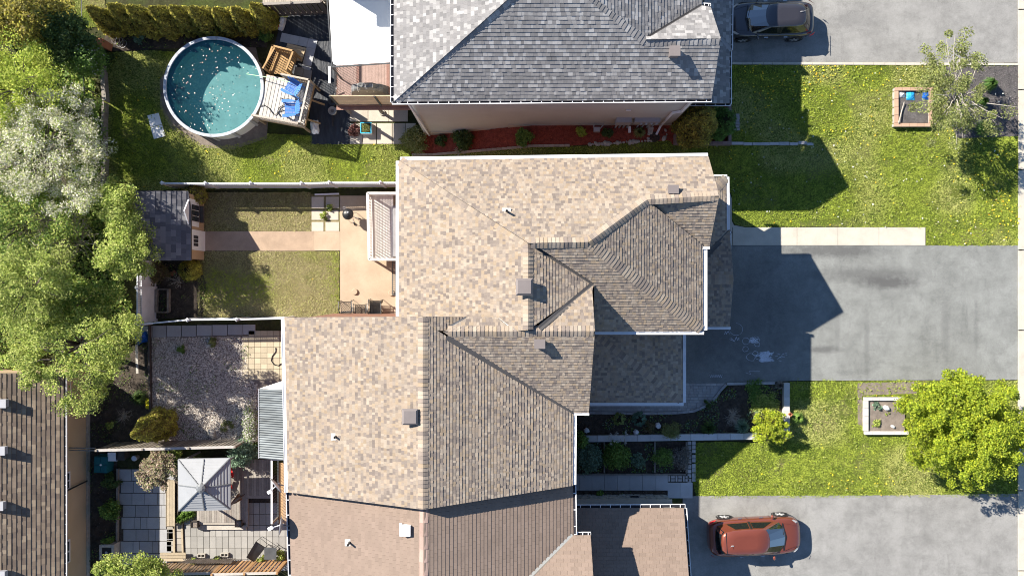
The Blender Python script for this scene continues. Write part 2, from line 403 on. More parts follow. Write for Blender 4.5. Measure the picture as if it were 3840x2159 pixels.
# ------------------------------------------------------------------ plants
GREENS = {'yellowgreen': [(0.456, 0.540, 0.072), (0.552, 0.600, 0.108), (0.336, 0.444, 0.048)],
          'maple': [(0.42, 0.49, 0.035), (0.53, 0.58, 0.045), (0.28, 0.38, 0.03), (0.36, 0.45, 0.04)],
          'fresh': [(0.356, 0.448, 0.081), (0.460, 0.529, 0.127), (0.552, 0.586, 0.184), (0.230, 0.322, 0.057)],
          'mid': [(0.176, 0.297, 0.061), (0.243, 0.378, 0.081), (0.135, 0.230, 0.047)],
          'dark': [(0.068, 0.120, 0.038), (0.090, 0.150, 0.045), (0.120, 0.180, 0.045)],
          'blossom': [(0.762, 0.728, 0.538), (0.582, 0.605, 0.302), (0.314, 0.414, 0.078), (0.850, 0.818, 0.694)],
          'olive': [(0.276, 0.299, 0.103), (0.345, 0.356, 0.149), (0.207, 0.241, 0.069)],
          'pink': [(0.425, 0.300, 0.225), (0.375, 0.338, 0.188), (0.525, 0.413, 0.338), (0.275, 0.300, 0.138)],
          'cedar': [(0.312, 0.260, 0.058), (0.390, 0.338, 0.065), (0.234, 0.221, 0.058), (0.546, 0.494, 0.078)],
          'cedargold': [(0.425, 0.400, 0.062), (0.525, 0.512, 0.075), (0.300, 0.263, 0.062)],
          'brown': [(0.204, 0.156, 0.084), (0.264, 0.204, 0.108), (0.144, 0.144, 0.048)],
          'greencedar': [(0.090, 0.195, 0.045), (0.120, 0.255, 0.060), (0.075, 0.150, 0.030)],
          'bluegreen': [(0.196, 0.310, 0.207), (0.265, 0.391, 0.276), (0.138, 0.218, 0.138)],
          'redleaf': [(0.20, 0.08, 0.07), (0.28, 0.14, 0.12), (0.13, 0.06, 0.05)],
          'grey': [(0.260, 0.247, 0.221), (0.351, 0.325, 0.312), (0.169, 0.169, 0.143)]}
def twig_mesh(mb, base, tips, r0, rng, col=None, m=0):
    """a trunk that forks out to the tips"""
    base = Vector(base); tips = [Vector(t) for t in tips]
    cx = sum((t for t in tips), Vector()) / len(tips)
    hub = base.lerp(cx, 0.42); hub.z = base.z + (cx.z - base.z) * 0.45
    mb.tube([base, base.lerp(hub, 0.5) + Vector((rng.uniform(-.08, .08), rng.uniform(-.08, .08), 0)), hub], [r0, r0 * 0.8, r0 * 0.62], 7, m)
    for t in tips:
        mid = hub.lerp(t, 0.5) + Vector((rng.uniform(-.2, .2), rng.uniform(-.2, .2), rng.uniform(0, .25)))
        mb.tube([hub, mid, t], [r0 * 0.45, r0 * 0.26, r0 * 0.08], 5, m)
def tree(name, label, cat, base, crown_c, rxyz, nclump, nleaf, leaf, colors, seed, trunk_r=0.12, bark='bark', clump_r=0.5, group=None,
         shell=0.45, up=0.65, w=None, aspect=0.6, extra_twigs=0, flat=0.75, jitcol=0.25, leafmat='leaf', lobe=1.0):
    rng = np.random.RandomState(seed); rr = random.Random(seed)
    base, cc = Vector(base), Vector(crown_c)
    root = thing(name, label, cat, base, group)
    d = rng.normal(size=(nclump, 3)); d /= np.linalg.norm(d, axis=1)[:, None]
    rad_ = rng.uniform(shell, 1.0, nclump) ** 0.7
    # uneven outline: lobes by direction
    th = np.arctan2(d[:, 1], d[:, 0]); lob = 1 + lobe * (0.16 * np.sin(3 * th + seed) + 0.10 * np.sin(7 * th + 2.1 * seed))
    cl = d * (rad_ * lob)[:, None] * np.array(rxyz) + np.array(cc)
    cl[:, 2] = np.maximum(cl[:, 2], base.z + 0.15)
    mb = MB(); tips = [Vector(c) for c in cl[rng.choice(nclump, min(nclump, 16), replace=False)]]
    twig_mesh(mb, base, tips, trunk_r, rr)
    tr = mb.build('trunk', mt[bark], root, smooth=True)
    if extra_twigs:
        tb = MB()
        for _ in range(extra_twigs):
            t = Vector(cl[rng.randint(nclump)]); s = cc.lerp(t, rr.uniform(0.1, 0.6)); q = t + Vector((rr.uniform(-.3, .3), rr.uniform(-.3, .3), rr.uniform(0.0, .3)))
            tb.tube([s, s.lerp(q, .5) + Vector((rr.uniform(-.15, .15), rr.uniform(-.15, .15), rr.uniform(0, .2))), q], [trunk_r * .22, trunk_r * .14, trunk_r * .06], 4)
        tb.build('branches', mt[bark], root)
    per = nleaf // nclump
    off = rng.normal(size=(nclump, per, 3)); off /= np.linalg.norm(off, axis=2)[..., None]
    cr = clump_r * rng.uniform(0.6, 1.25, nclump)
    pos = cl[:, None, :] + off * (rng.uniform(0.1, 1.0, (nclump, per)) ** 0.5)[..., None] * (cr[:, None, None] * np.array([1, 1, flat]))
    pos = pos.reshape(-1, 3); n = len(pos)
    cols = pal(rng, n, colors, jitcol, w)
    tone = np.repeat(rng.uniform(0.72, 1.15, nclump), per)[:, None]
    v = leaf_quads(pos, leaf * rng.uniform(0.6, 1.3, n), rng, up, aspect)
    np_mesh('crown', v, n, 4, np.clip(cols * tone, 0, 1), mt[leafmat], root)
    return root
def cedar(name, label, cat, base, h, r, colors, seed, nleaf=5000, group=None, leaf=0.07, prof='cone', top=None):
    """upright evergreen: brown-green core, trunk, and many small sprays on an uneven cone or egg"""
    rng = np.random.RandomState(seed); base = Vector(base)
    root = thing(name, label, cat, base, group)
    tp = Vector(top) if top is not None else base + Vector((0, 0, h))
    def rp(t):
        if prof == 'cone': return np.clip(1.25 * np.minimum(1, t * 5 + .45) * (1 - t) ** 0.72, 0, 1)
        return np.sqrt(np.clip(1 - (2 * t - 0.9) ** 2 / 1.25, 0.02, 1))
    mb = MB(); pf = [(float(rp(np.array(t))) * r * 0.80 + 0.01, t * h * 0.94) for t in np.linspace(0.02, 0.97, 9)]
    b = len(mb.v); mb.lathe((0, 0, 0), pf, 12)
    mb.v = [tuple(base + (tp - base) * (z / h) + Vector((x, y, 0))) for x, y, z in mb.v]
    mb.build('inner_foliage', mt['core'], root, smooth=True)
    tb = MB(); tb.tube([base - Vector((0, 0, .05)), base + (tp - base) * 0.3], [0.07, 0.05], 6); tb.build('trunk', mt['bark'], root)
    t = rng.uniform(0, 1, nleaf * 2); t = t[rng.uniform(0, 1, len(t)) < rp(t) + 0.08][:nleaf]; n = len(t)
    th = rng.uniform(0, 2 * np.pi, n)
    lump = 1 + 0.10 * np.sin(th * 5 + t * 9 + seed) + 0.07 * np.sin(th * 11 - t * 23)
    rr = rp(t) * r * lump * rng.uniform(0.82, 1.06, n)
    ax = np.array(base) + np.outer(t, np.array(tp - base))
    pos = ax + np.column_stack([rr * np.cos(th), rr * np.sin(th), rng.normal(0, .02, n)])
    nr = np.column_stack([np.cos(th), np.sin(th), np.full(n, 0.55)])
    v = leaf_quads(pos, leaf * rng.uniform(.6, 1.4, n), rng, 0.2, 0.45, nr)
    tone = (0.8 + 0.35 * np.sin(th * 7 + t * 17 + seed) * np.sin(th * 3 + seed))[:, None]
    np_mesh('foliage', v, n, 4, np.clip(pal(rng, n, colors, .25) * np.clip(tone, .6, 1.2), 0, 1), mt['needle'], root)
    return root
def bush(name, label, cat, base, r, h, colors, seed, nleaf=900, leaf=0.06, group=None, up=.5, stems=6, aspect=.55, w=None, ry=None):
    rng = np.random.RandomState(seed); base = Vector(base); ry = ry or r
    root = thing(name, label, cat, base, group)
    tb = MB(); rr = random.Random(seed)
    for i in range(stems):
        a = rr.uniform(0, 6.28); q = rr.uniform(.3, .75)
        tb.tube([base, base + Vector((math.cos(a) * r * q * .4, math.sin(a) * ry * q * .4, h * .5)), base + Vector((math.cos(a) * r * q, math.sin(a) * ry * q, h * .8))], [.016, .011, .005], 4)
    tb.build('stem', mt['bark'], root)
    nc = max(8, nleaf // 45); th = rng.uniform(0, 6.283, nc); q = np.sqrt(rng.uniform(0, 1, nc)); lob = 1 + .15 * np.sin(3 * th + seed)
    zc = h * np.sqrt(np.clip(1 - (q * .85) ** 2, 0.05, 1)) * rng.uniform(.45, 1.0, nc)
    cl = np.column_stack([np.cos(th) * q * lob * r * .85, np.sin(th) * q * lob * ry * .85, zc]) + np.array(base)
    per = nleaf // nc; off = rng.normal(size=(nc, per, 3)) * np.array([r * .16, ry * .16, h * .13])
    pos = (cl[:, None, :] + off).reshape(-1, 3); pos[:, 2] = np.maximum(pos[:, 2], base.z + .02); n = len(pos)
    v = leaf_quads(pos, leaf * rng.uniform(.6, 1.3, n), rng, up, aspect)
    tone = np.repeat(rng.uniform(.7, 1.15, nc), per)[:, None]
    np_mesh('foliage', v, n, 4, np.clip(pal(rng, n, colors, .22, w) * tone, 0, 1), mt['leaf'], root)
    return root
def blades(name, label, cat, base, r, h, colors, seed, n=160, group=None, wdt=.018):
    """a tuft of arching strap leaves"""
    rng = np.random.RandomState(seed); base = np.array(Vector(base)); th = rng.uniform(0, 6.283, n)
    L = r * rng.uniform(.5, 1.05, n); hh = h * rng.uniform(.6, 1.1, n); d = np.column_stack([np.cos(th), np.sin(th), np.zeros(n)]); sd = np.column_stack([-np.sin(th), np.cos(th), np.zeros(n)]) * wdt
    p0 = base + d * .02; p1 = base + d * (L * .5)[:, None]; p1[:, 2] += hh; p2 = base + d * L[:, None]; p2[:, 2] += hh * .35
    v = np.stack([p0 - sd, p0 + sd, p1 + sd, p1 - sd, p1 - sd, p1 + sd, p2 + sd * .1, p2 - sd * .1], axis=1).reshape(-1, 3)
    cols = np.repeat(pal(rng, n, colors, .25), 2, axis=0)
    return np_mesh(name, v, n * 2, 4, cols, mt['leaf'], None, label=label, cat=cat, group=group)
def hosta(name, label, cat, base, r, colors, seed, n=26, group=None):
    rng = np.random.RandomState(seed); rr = random.Random(seed); root = thing(name, label, cat, base, group); base = Vector(base)
    base_m = None
    for i in range(n):
        a = i * 2.4 + rr.uniform(-.2, .2); q = r * (0.25 + 0.62 * math.sqrt((i + 1) / n)); L, wd = r * .42, r * .2
        c = base + Vector((math.cos(a) * q, math.sin(a) * q, .30 * (1.15 - q / r)))
        d = Vector((math.cos(a), math.sin(a), -.45)).normalized(); s = Vector((-math.sin(a), math.cos(a), 0))
        mb = MB(); k = colors[rr.randrange(len(colors))]
        mb.add([c - d * L * .5, c - d * L * .2 + s * wd * .8 + Vector((0, 0, .03)), c + d * L * .1 + s * wd + Vector((0, 0, .02)), c + d * L * .55, c + d * L * .1 - s * wd + Vector((0, 0, .02)), c - d * L * .2 - s * wd * .8 + Vector((0, 0, .03)), c + d * L * .05], [(0, 1, 6), (1, 2, 6), (2, 3, 6), (3, 4, 6), (4, 5, 6), (5, 0, 6)], 0, sc(k, rr.uniform(.8, 1.2)))
        mb.build('leaf', mt['leaf'], root)
    return root
def bare_shrub(name, label, cat, base, r, h, seed, n=60, bark='bark_pale', group=None, thick=.014, leaves=0, colors=None, leaf=.05):
    rr = random.Random(seed); root = thing(name, label, cat, base, group); base = Vector(base); mb = MB(); tips = []
    for i in range(n):
        a = rr.uniform(0, 6.283); q = rr.uniform(.25, 1.0); tip = base + Vector((math.cos(a) * r * q, math.sin(a) * r * q, h * (1.05 - .45 * q) * rr.uniform(.7, 1.1)))
        mid = base.lerp(tip, .5) + Vector((rr.uniform(-.12, .12) * r, rr.uniform(-.12, .12) * r, h * .12))
        mb.tube([base + Vector((rr.uniform(-.1, .1), rr.uniform(-.1, .1), 0)), mid, tip], [thick, thick * .75, thick * .3], 4); tips.append(tip)
        for _ in range(2):
            f = rr.uniform(.4, .9); s = base.lerp(tip, f) if f > .5 else mid; e = s + Vector((rr.uniform(-.35, .35) * r, rr.uniform(-.35, .35) * r, rr.uniform(0, .3) * h))
            mb.tube([s, s.lerp(e, .5) + Vector((rr.uniform(-.05, .05) * r, rr.uniform(-.05, .05) * r, 0)), e], [thick * .5, thick * .4, thick * .2], 4); tips.append(e)
    mb.build('branches', mt[bark], root)
    if leaves:
        rng = np.random.RandomState(seed); T = np.array([tuple(t) for t in tips]); pos = T[rng.randint(len(T), size=leaves)] + rng.normal(size=(leaves, 3)) * .14
        np_mesh('foliage', leaf_quads(pos, leaf * rng.uniform(.6, 1.3, leaves), rng), leaves, 4, pal(rng, leaves, colors, .25), mt['leaf'], root)
    return root

# ------------------------------------------------------------------ roofs laid shingle by shingle
def lin(z0, gx, gy, x0, y0): return (z0 - gx * x0 - gy * y0, gx, gy)
class Roof:
    """one roof (part of a house): felt deck, individual shingles (sub-parts), the rest joined"""
    def __init__(s, parent, expo=0.145, wmin=0.09, wmax=0.21, colors=None, weights=None, th=0.013, three_tab=False, seed=1, name='roof', maxn=300):
        s.parent, s.e, s.w0, s.w1, s.cols, s.wt, s.th, s.tt = parent, expo, wmin, wmax, colors, weights, th, three_tab
        s.rr = random.Random(seed); s.deck = MB(); s.stuff = MB(); s.cand = []; s.maxn = maxn; s.name = name; s.caps = MB(); s.ncap = 0; s.caplist = []
    def plane(s, polys_px, pl, flip=False):
        g = Vector((pl[1], pl[2], 0)); gl = g.length; v = Vector((g.x / gl, g.y / gl, gl)).normalized(); u = Vector((g.y, -g.x, 0)).normalized()
        nrm = u.cross(v);
        if nrm.z < 0: u = -u; nrm = -nrm
        org = Vector((0, 0, pl[0]))
        for px in polys_px:
            pts = [onplane(X, Y, pl) for X, Y in px]
            s.deck.slab([p - nrm * 0.012 for p in pts], 0.13)
            loc = [((p - org).dot(u), (p - org).dot(v)) for p in pts]
            if area(loc) < 0: loc = loc[::-1]
            v0 = min(q[1] for q in loc); v1 = max(q[1] for q in loc)
            if flip is not None: pass
            base_v = min((onplane(X, Y, pl) - org).dot(v) for poly in polys_px for X, Y in poly)
            i0 = int(math.floor((v0 - base_v) / s.e)) - 1; i1 = int(math.ceil((v1 - base_v) / s.e)) + 1
            for i in range(i0, i1):
                cr = random.Random(i * 7919 + 13); vlo = base_v + i * s.e - .02; vhi = vlo + s.e
                row = clip(clip(loc, 0, -1, -vlo), 0, 1, vhi)
                if len(row) < 3: continue
                ua = min(q[0] for q in row); ub = max(q[0] for q in row)
                uu = -40.0 + cr.uniform(0, .3) if not s.tt else -40.0 + (0.5 * s.w0 if i % 2 else 0)
                while uu < ub:
                    w = cr.uniform(s.w0, s.w1) if not s.tt else s.w0
                    ci = cr.choices(range(len(s.cols)), s.wt)[0]; tone = cr.choice((0.92, 1.0, 1.07)) if not s.tt else cr.choice((.98, 1.0, 1.02)); lift = 0 if s.tt else cr.choice((0, .006, .009))
                    a, b = uu, uu + w; uu = b
                    if b < ua: continue
                    q = clip(clip(row, -1, 0, -a), 1, 0, b - (.006 if s.tt else .002))
                    if len(q) < 3 or area(q) < 0.0004: continue
                    full = len(q) == 4 and abs(area(q) - (b - a - (.006 if s.tt else .002)) * s.e) < 1e-5
                    s.cand.append((area(q) if full else 0, q, vlo, u, v, nrm, org, ci, tone, lift, (a, b) if full else None))
    def tab_geo(s, q, vlo, lift, f):
        vs, n = [], len(q)
        for (a, b) in q:
            t = (b - vlo) / s.e; hgt = (s.th + lift) * (1 - t) + .004
            vs.append(f(a, b, hgt))
        lo = [f(a, b, -.006) for a, b in q]
        return vs + lo, [tuple(range(n))] + [((i + 1) % n, i, n + i, n + (i + 1) % n) for i in range(n)]
    def ridge(s, p0, p1, pla, plb, w=0.215, e=0.16, col=None):
        """overlapping cap shingles along a ridge or hip; p0 is the low end"""
        p0, p1 = Vector(p0), Vector(p1); d = p1 - p0; L = d.length; d.normalize(); n = max(1, int(L / e)); e = L / n
        sd = Vector((d.y, -d.x, 0)).normalized()
        def drop(pl, sgn):
            r = p0 + sd * sgn * w; return Vector((0, 0, pl[0] + pl[1] * r.x + pl[2] * r.y - r.z))
        sides = {}
        for sgn in (1, -1):
            dz = [drop(pla, sgn).z, drop(plb, sgn).z]; sides[sgn] = sd * sgn * w + Vector((0, 0, min(dz)))
        for i in range(n):
            a = p0 + d * (i * e); b = p0 + d * ((i + 1.08) * e); up = Vector((0, 0, 1))
            ci = s.rr.choices(range(len(s.cols)), s.wt)[0]; k = sc(s.cols[ci], s.rr.uniform(.95, 1.12)) if col is None else sc(col, s.rr.uniform(.85, 1.15))
            h0, h1 = .044, .022
            jt = sd * s.rr.uniform(-.008, .008)
            A = [a + sides[1] + up * h0 * .75 + jt, a + sides[1] * .35 + up * (h0 + .004) + jt, a + up * h0 * 1.1 + jt, a + sides[-1] * .35 + up * (h0 + .004) + jt, a + sides[-1] + up * h0 * .75 + jt]
            B = [b + sides[1] * .97 + up * h1 * .75, b + sides[1] * .35 + up * (h1 + .004), b + up * h1 * 1.1, b + sides[-1] * .35 + up * (h1 + .004), b + sides[-1] * .97 + up * h1 * .75]
            Lw = [p - up * .05 for p in A]; LB = [p - up * .05 for p in B]
            m = MB(); fs = [(j, j + 1, 6 + j, 5 + j) for j in range(4)] + [(10 + j, 11 + j, 1 + j, j) for j in range(4)] + [(0, 5, 15, 10), (4, 14, 19, 9)]
            m.add(A + B + Lw + LB, fs, 0, k); s.caplist.append(m)
    def finish(s, ridge_label=None):
        deck = s.deck.build(s.name, mt['underlay'], s.parent)
        s.cand.sort(key=lambda c: -c[0])
        cache = {}
        for idx, (ar, q, vlo, u, v, nrm, org, ci, tone, lift, ab) in enumerate(s.cand):
            col = sc(s.cols[ci], tone)
            if idx < s.maxn and ab is not None:
                wq = round((ab[1] - ab[0]) * 50) / 50 if not s.tt else s.w0 - .006
                wq = min(wq, ab[1] - ab[0] - .002)
                key = (ci, tone, lift, round(wq, 3))
                if key not in cache:
                    m = MB(); vs, fs = s.tab_geo([(0, 0), (wq, 0), (wq, s.e), (0, s.e)], 0, lift, lambda a, b, h: (a, b, h)); m.add(vs, fs, 0, col)
                    cache[key] = m.mesh('shingle', [mt['shingle']])
                o = bpy.data.objects.new('shingle', cache[key]); COL.objects.link(o); o.parent = deck
                mw = Matrix((u, v, nrm)).transposed().to_4x4(); mw.translation = org + u * ab[0] + v * vlo
                o.matrix_local = mw
            else:
                vs, fs = s.tab_geo(q, vlo, lift, lambda a, b, h: org + u * a + v * b + nrm * h); s.stuff.add(vs, fs, 0, col)
        if s.stuff.f: s.stuff.build('shingles', mt['shingle'], deck, kind='stuff')
        for m in s.caplist[:290]: m.build('ridge_cap', mt['shingle'], deck)
        return deck
def flashing(parent, p0, p1, w=0.15, mat='flash', lift=.03):
    mb = MB(); p0, p1 = Vector(p0), Vector(p1); up = Vector((0, 0, lift)); d = (p1 - p0).normalized(); sd = Vector((d.y, -d.x, 0)).normalized() * (w / 2)
    A = [p0 - sd + up, p0 + up * .55, p0 + sd + up]; B = [p1 - sd + up, p1 + up * .55, p1 + sd + up]
    mb.add(A + B, [(0, 1, 4, 3), (1, 2, 5, 4)]); mb.add([p - Vector((0, 0, .04)) for p in A + B], [(0, 3, 4, 1), (1, 4, 5, 2)])
    return mb.build('valley_flashing', mt[mat], parent)
def gutter(parent, p0, p1, out, guard=True, straps=0.0, w=0.13, h=0.11):
    """rain gutter along an eave; out = horizontal direction away from the house"""
    p0, p1, o = Vector(p0), Vector(p1), Vector((out[0], out[1], 0)).normalized(); L = (p1 - p0).length; d = (p1 - p0).normalized()
    mb = MB(); z = Vector((0, 0, 1)); q0, q1 = p0 + o * .01 - z * .02, p1 + o * .01 - z * .02
    mb.beam(q0 + o * w - z * h * .5, q1 + o * w - z * h * .5, .018, h, 0)
    mb.beam(q0 + o * w + o * .012, q1 + o * w + o * .012, .03, .018, 0)
    mb.beam(q0 + o * w * .5 - z * h, q1 + o * w * .5 - z * h, w, .01, 0)
    for q in (q0, q1): mb.box(q + o * w * .5 - z * h * .5, (.012, w, h), rz=math.atan2(o.y, o.x) - math.pi / 2)
    g = mb.build('gutter', mt['white'], parent)
    m2 = MB()
    if guard: m2.beam(q0 + o * w * .46 - z * .012, q1 + o * w * .46 - z * .012, w * .86, .008); m2.build('leaf_guard', mt['white'], g)
    else: m2.beam(q0 + o * w * .46 - z * .055, q1 + o * w * .46 - z * .055, w * .86, .01); m2.build('leaf_litter', mt['gutterdark'], g)
    if straps:
        n = int(L / straps)
        for i in range(n + 1):
            c = q0 + d * (i + .5) * (L / (n + 1)); s_ = MB(); s_.beam(c, c + o * (w + .015), .032, .012); s_.build('strap', mt['white'], g)
    return g
def wall(parent, poly, z1, mat, label=None, z0=None, name='wall'):
    mb = MB(); zb = min(gz(x) for x, y in poly) - 0.1 if z0 is None else z0
    mb.prism(poly, zb, z1); return mb.build(name, mt[mat], parent, label)
def rect(x0, y0, x1, y1): return [(x0, y0), (x1, y0), (x1, y1), (x0, y1)]
def roof_vent(parent, c, w, h, mat, name='roof_vent', lip=.05, flare=0.0):
    c = Vector(c); mb = MB(); mb.box(c + Vector((0, 0, h * .35)), (w * .72, w * .72, h * .9))
    mb.lathe(c + Vector((0, 0, h * .55)), [(w * .5, 0), (w * .5 * 1.414, .01), (w * .5 * 1.414, .05), (w * .38 * 1.414, .05 + h * .25), (0.001, .05 + h * .25)], 4)
    k = len(mb.v) - 20
    for i in range(k, len(mb.v)):
        p = Vector(mb.v[i]) - c; q = Matrix.Rotation(math.pi / 4, 3, 'Z') @ p; mb.v[i] = tuple(c + q)
    return mb.build(name, mt[mat], parent)
def pipe(parent, c, r, h):
    c = Vector(c); mb = MB(); mb.lathe(c, [(r * 1.3, -.05), (r * 1.3, .04), (r, .05), (r, h), (r * .8, h), (r * .8, h - .06), (.001, h - .06)], 12)
    o = mb.build('vent_pipe', mt['black'], parent); m2 = MB(); m2.box(c + Vector((-.02, 0, .015)), (.36, .3, .012), 0); m2.build('pipe_flashing', mt['flash_light'], o); return o
# ================================================================== THE GROUND
mb = MB(); xs = [-70, -4.2, 1.0, 70]
for a, b in zip(xs, xs[1:]):
    mb.add([(a, -60, gz(a) - .03), (b, -60, gz(b) - .03), (b, 60, gz(b) - .03), (a, 60, gz(a) - .03)], [(0, 1, 2, 3)])
mb.build('ground', mt['ground'], kind='structure')

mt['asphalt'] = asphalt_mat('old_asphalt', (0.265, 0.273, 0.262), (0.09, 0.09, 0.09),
    stain_and_shade=[(G(2760, 1190).x, G(2760, 1190).y, 5.0, 5.0, .55), (G(3260, 1030).x, G(3260, 1030).y, 4.2, .6, .6), (G(3120, 940).x, G(3120, 940).y, 4.5, .55, .75), (G(3330, 1060).x, G(3330, 1060).y, 2.4, .5, .9), (G(3090, 1310).x, G(3090, 1310).y, 1.4, .3, .7),  # first patch paints deeper house shade into the asphalt, the rest are stains
           (G(3545, 1250).x, G(3545, 1250).y, .35, 2.2, .35), (G(3140, 1230).x, G(3140, 1230).y, .22, 2.6, .3), (G(3250, 1300).x, G(3250, 1300).y, .22, 2.8, .35), (G(3660, 1230).x, G(3660, 1230).y, .2, 2.2, .28)])
mt['asphalt2'] = asphalt_mat('grey_asphalt', (0.315, 0.31, 0.298), (0.12, 0.12, 0.12), stain_and_shade=[(G(3200, 75).x, G(3200, 75).y, 2.0, .6, .35)])
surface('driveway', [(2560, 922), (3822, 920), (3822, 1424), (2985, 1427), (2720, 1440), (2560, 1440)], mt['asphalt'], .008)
surface('driveway', [(2700, -120), (3822, -120), (3822, 236), (2700, 236)], mt['asphalt2'], .008)
surface('driveway', [(2560, 1866), (2610, 1858), (3350, 1856), (3822, 1850), (3822, 2300), (2560, 2300)], mt['asphalt2'], .008)
surface('road', [(3834, -300), (4400, -300), (4400, 2500), (3834, 2500)], mt['asphalt2'], .006)

# kerb along the street, cast in lengths
kerb = thing('kerb', kind='structure')
y = -260; i = 0
while y < 2400:
    a, b = G(3817, y), G(3838, y + 296); mb = MB(); mb.prism(rect(a.x + R.uniform(-.012, .012), b.y, b.x, a.y - .008), -.05, .055 if i % 2 else .06)
    mb.build('kerb_stone', mt['concrete'], kerb); y += 300; i += 1

# front walk of cast slabs and the rounded landing beside the house
walk = thing('walkway', kind='structure')
for a, b in zip((2748, 2989, 3142, 3296), (2987.6, 3140.6, 3294.6, 3469)):
    p, q = G(a, 920), G(b, 853); mb = MB(); mb.prism(rect(p.x, p.y, q.x, q.y), -.05, .03); mb.build('slab', mt['concrete'], walk)
mb = MB(); mb.prism(gpoly([(2690, 700), (2722, 708), (2736, 722), (2743, 745), (2744, 830), (2752, 845), (2790, 852), (2746, 853), (2746, 920), (2690, 920)]), -.05, .027); mb.build('slab', mt['concrete'], walk)

# narrow edging of the upper driveway
edge = thing('driveway_edging', 'narrow cream stone edging between the upper driveway and the dandelion lawn', 'edging')
x = 2745
while x < 3822:
    w = R.uniform(34, 42); a, b = G(x, 243.5 + (x - 2745) * .0035), G(min(x + w - 1.2, 3824), 234.5 + (x - 2745) * .0035); mb = MB()
    mb.prism(rect(a.x, a.y, b.x, b.y), -.03, .05 + R.uniform(-.004, .004)); mb.build('edging_stone', mt['concrete'], edge); x += w

LAWN_A = [(2560, 244), (3822, 248), (3822, 919), (3471, 919), (3471, 852), (2900, 850), (2790, 850), (2756, 842), (2746, 826), (2746, 742), (2738, 718), (2724, 703), (2690, 690), (2560, 660)]
LAWN_B = [(1480, 582), (2215, 548), (2500, 528), (2560, 528), (2560, 700), (1480, 700)]
LAWN_C = [(385, 200), (560, 190), (700, 200), (780, 320), (960, 500), (1170, 510), (1170, 542), (1560, 542), (1560, 590), (1500, 705), (385, 715)]
LAWN_D = [(2700, 1655), (2830, 1660), (2960, 1640), (2962, 1430), (3815, 1426), (3815, 1849), (3350, 1856), (2610, 1858), (2597, 1800), (2612, 1660)]
LAWN_E = [(762, 722), (1165, 722), (1165, 867), (762, 867)]
surface('lawn', [(1165, 728), (1276, 728), (1276, 868), (1165, 868)], mt['drylawn'], .003)
LAWN_F = [(740, 942), (1273, 942), (1273, 1189), (740, 1189)]
surface('lawn', LAWN_A, mt['lawn'], .004); surface('lawn', LAWN_B, mt['lawn'], .004); surface('lawn', LAWN_C, mt['lawn'], .004)
surface('lawn', LAWN_D, mt['lawn'], .004); surface('lawn', LAWN_E, mt['drylawn'], .004); surface('lawn', LAWN_F, mt['drylawn'], .004)
surface('lawn', [(170, -60), (390, -60), (400, 95), (300, 110), (200, 40)], mt['lawn'], .004)
# bare patches in the lower front lawn
surface('bare_earth', [(3215, 1436), (3450, 1430), (3440, 1475), (3232, 1482), (3236, 1600), (3216, 1590)], mt['dry_soil'], .010)

def grass_patch(px, dens, seed, kind=0, hgt=.055):
    poly = gpoly(px); rng = np.random.RandomState(seed); p = scatter(poly, dens, rng); n = len(p)
    big = vnoise(p, .45, 5 + kind); mid = vnoise(p, 2.2, 9 + kind); fine = vnoise(p, 7.0, 3 + kind)
    keep = rng.uniform(0, 1, n) < (.35 + .9 * mid * (1 if kind == 0 else .8))
    for q_ in NO_GRASS: keep &= ~inside(p, gpoly(q_))
    for q_ in THIN_GRASS: keep &= ~(inside(p, gpoly(q_)) & (rng.uniform(0, 1, n) < .8))
    p, big, mid, fine = p[keep], big[keep], mid[keep], fine[keep]; n = len(p)
    A = np.array((0.19, 0.26, 0.03)); B = np.array((0.38, 0.45, 0.07)); D = np.array((0.50, 0.48, 0.20)) if kind == 0 else np.array((0.48, 0.40, 0.24))
    t = (fine * .6 + mid * .4)[:, None]; c = A * (1 - t) + B * t
    dry = np.clip(((big if kind == 0 else big + .22) - .44) * 3.2, 0, .85 if kind == 0 else .92)[:, None] * rng.uniform(.4, 1, (n, 1)); c = c * (1 - dry) + D * dry
    c = np.clip(c * rng.uniform(.7, 1.3, (n, 1)), 0, 1)
    L = hgt * rng.uniform(.5, 1.4, n) * (.6 + .8 * fine); th = rng.uniform(0, 6.283, n); d = np.column_stack([np.cos(th), np.sin(th)]); s = np.column_stack([-d[:, 1], d[:, 0]]) * (hgt * .28)
    z = gzv(p[:, 0]) + .004
    v = np.zeros((n, 3, 3)); v[:, 0, :2] = p - s; v[:, 1, :2] = p + s; v[:, 2, :2] = p + d * (L * .9)[:, None]; v[:, 0, 2] = z; v[:, 1, 2] = z; v[:, 2, 2] = z + L * .75
    return v.reshape(-1, 3), c
vs, cs = [], []
for px, dn, sd, k in ((LAWN_A, 1300, 1, 0), (LAWN_B, 700, 2, 0), (LAWN_C, 1200, 3, 0), (LAWN_D, 1300, 4, 0), (LAWN_E, 1000, 5, 1), (LAWN_F, 1000, 6, 1), ([(170, -60), (390, -60), (400, 95), (300, 110), (200, 40)], 500, 8, 0)):
    v, c = grass_patch(px, dn, sd, k); vs.append(v); cs.append(c)
# ragged grass creeping over the driveway edges
for (x0, y0, x1, y1, sd) in ((2990, 1426, 3420, 1428, 21), (2660, 1857, 3800, 1852, 22), (3471, 919, 3815, 920, 23), (2760, 847, 3465, 855, 24)):
    v, c = grass_patch([(x0, y0 - 6), (x1, y1 - 6), (x1, y1 + (9 if sd < 23 else 3)), (x0, y0 + (9 if sd < 23 else 3))], 800, sd); k_ = np.repeat(vnoise(v.reshape(-1, 3, 3)[:, 0, :2], 1.7, sd) > .42, 3); v = v[k_]; c = c[k_[::3]]; vs.append(v); cs.append(c)
V = np.concatenate(vs); C_ = np.concatenate(cs)
np_mesh('grass', V, len(C_), 3, C_, mt['grass'], kind='stuff')

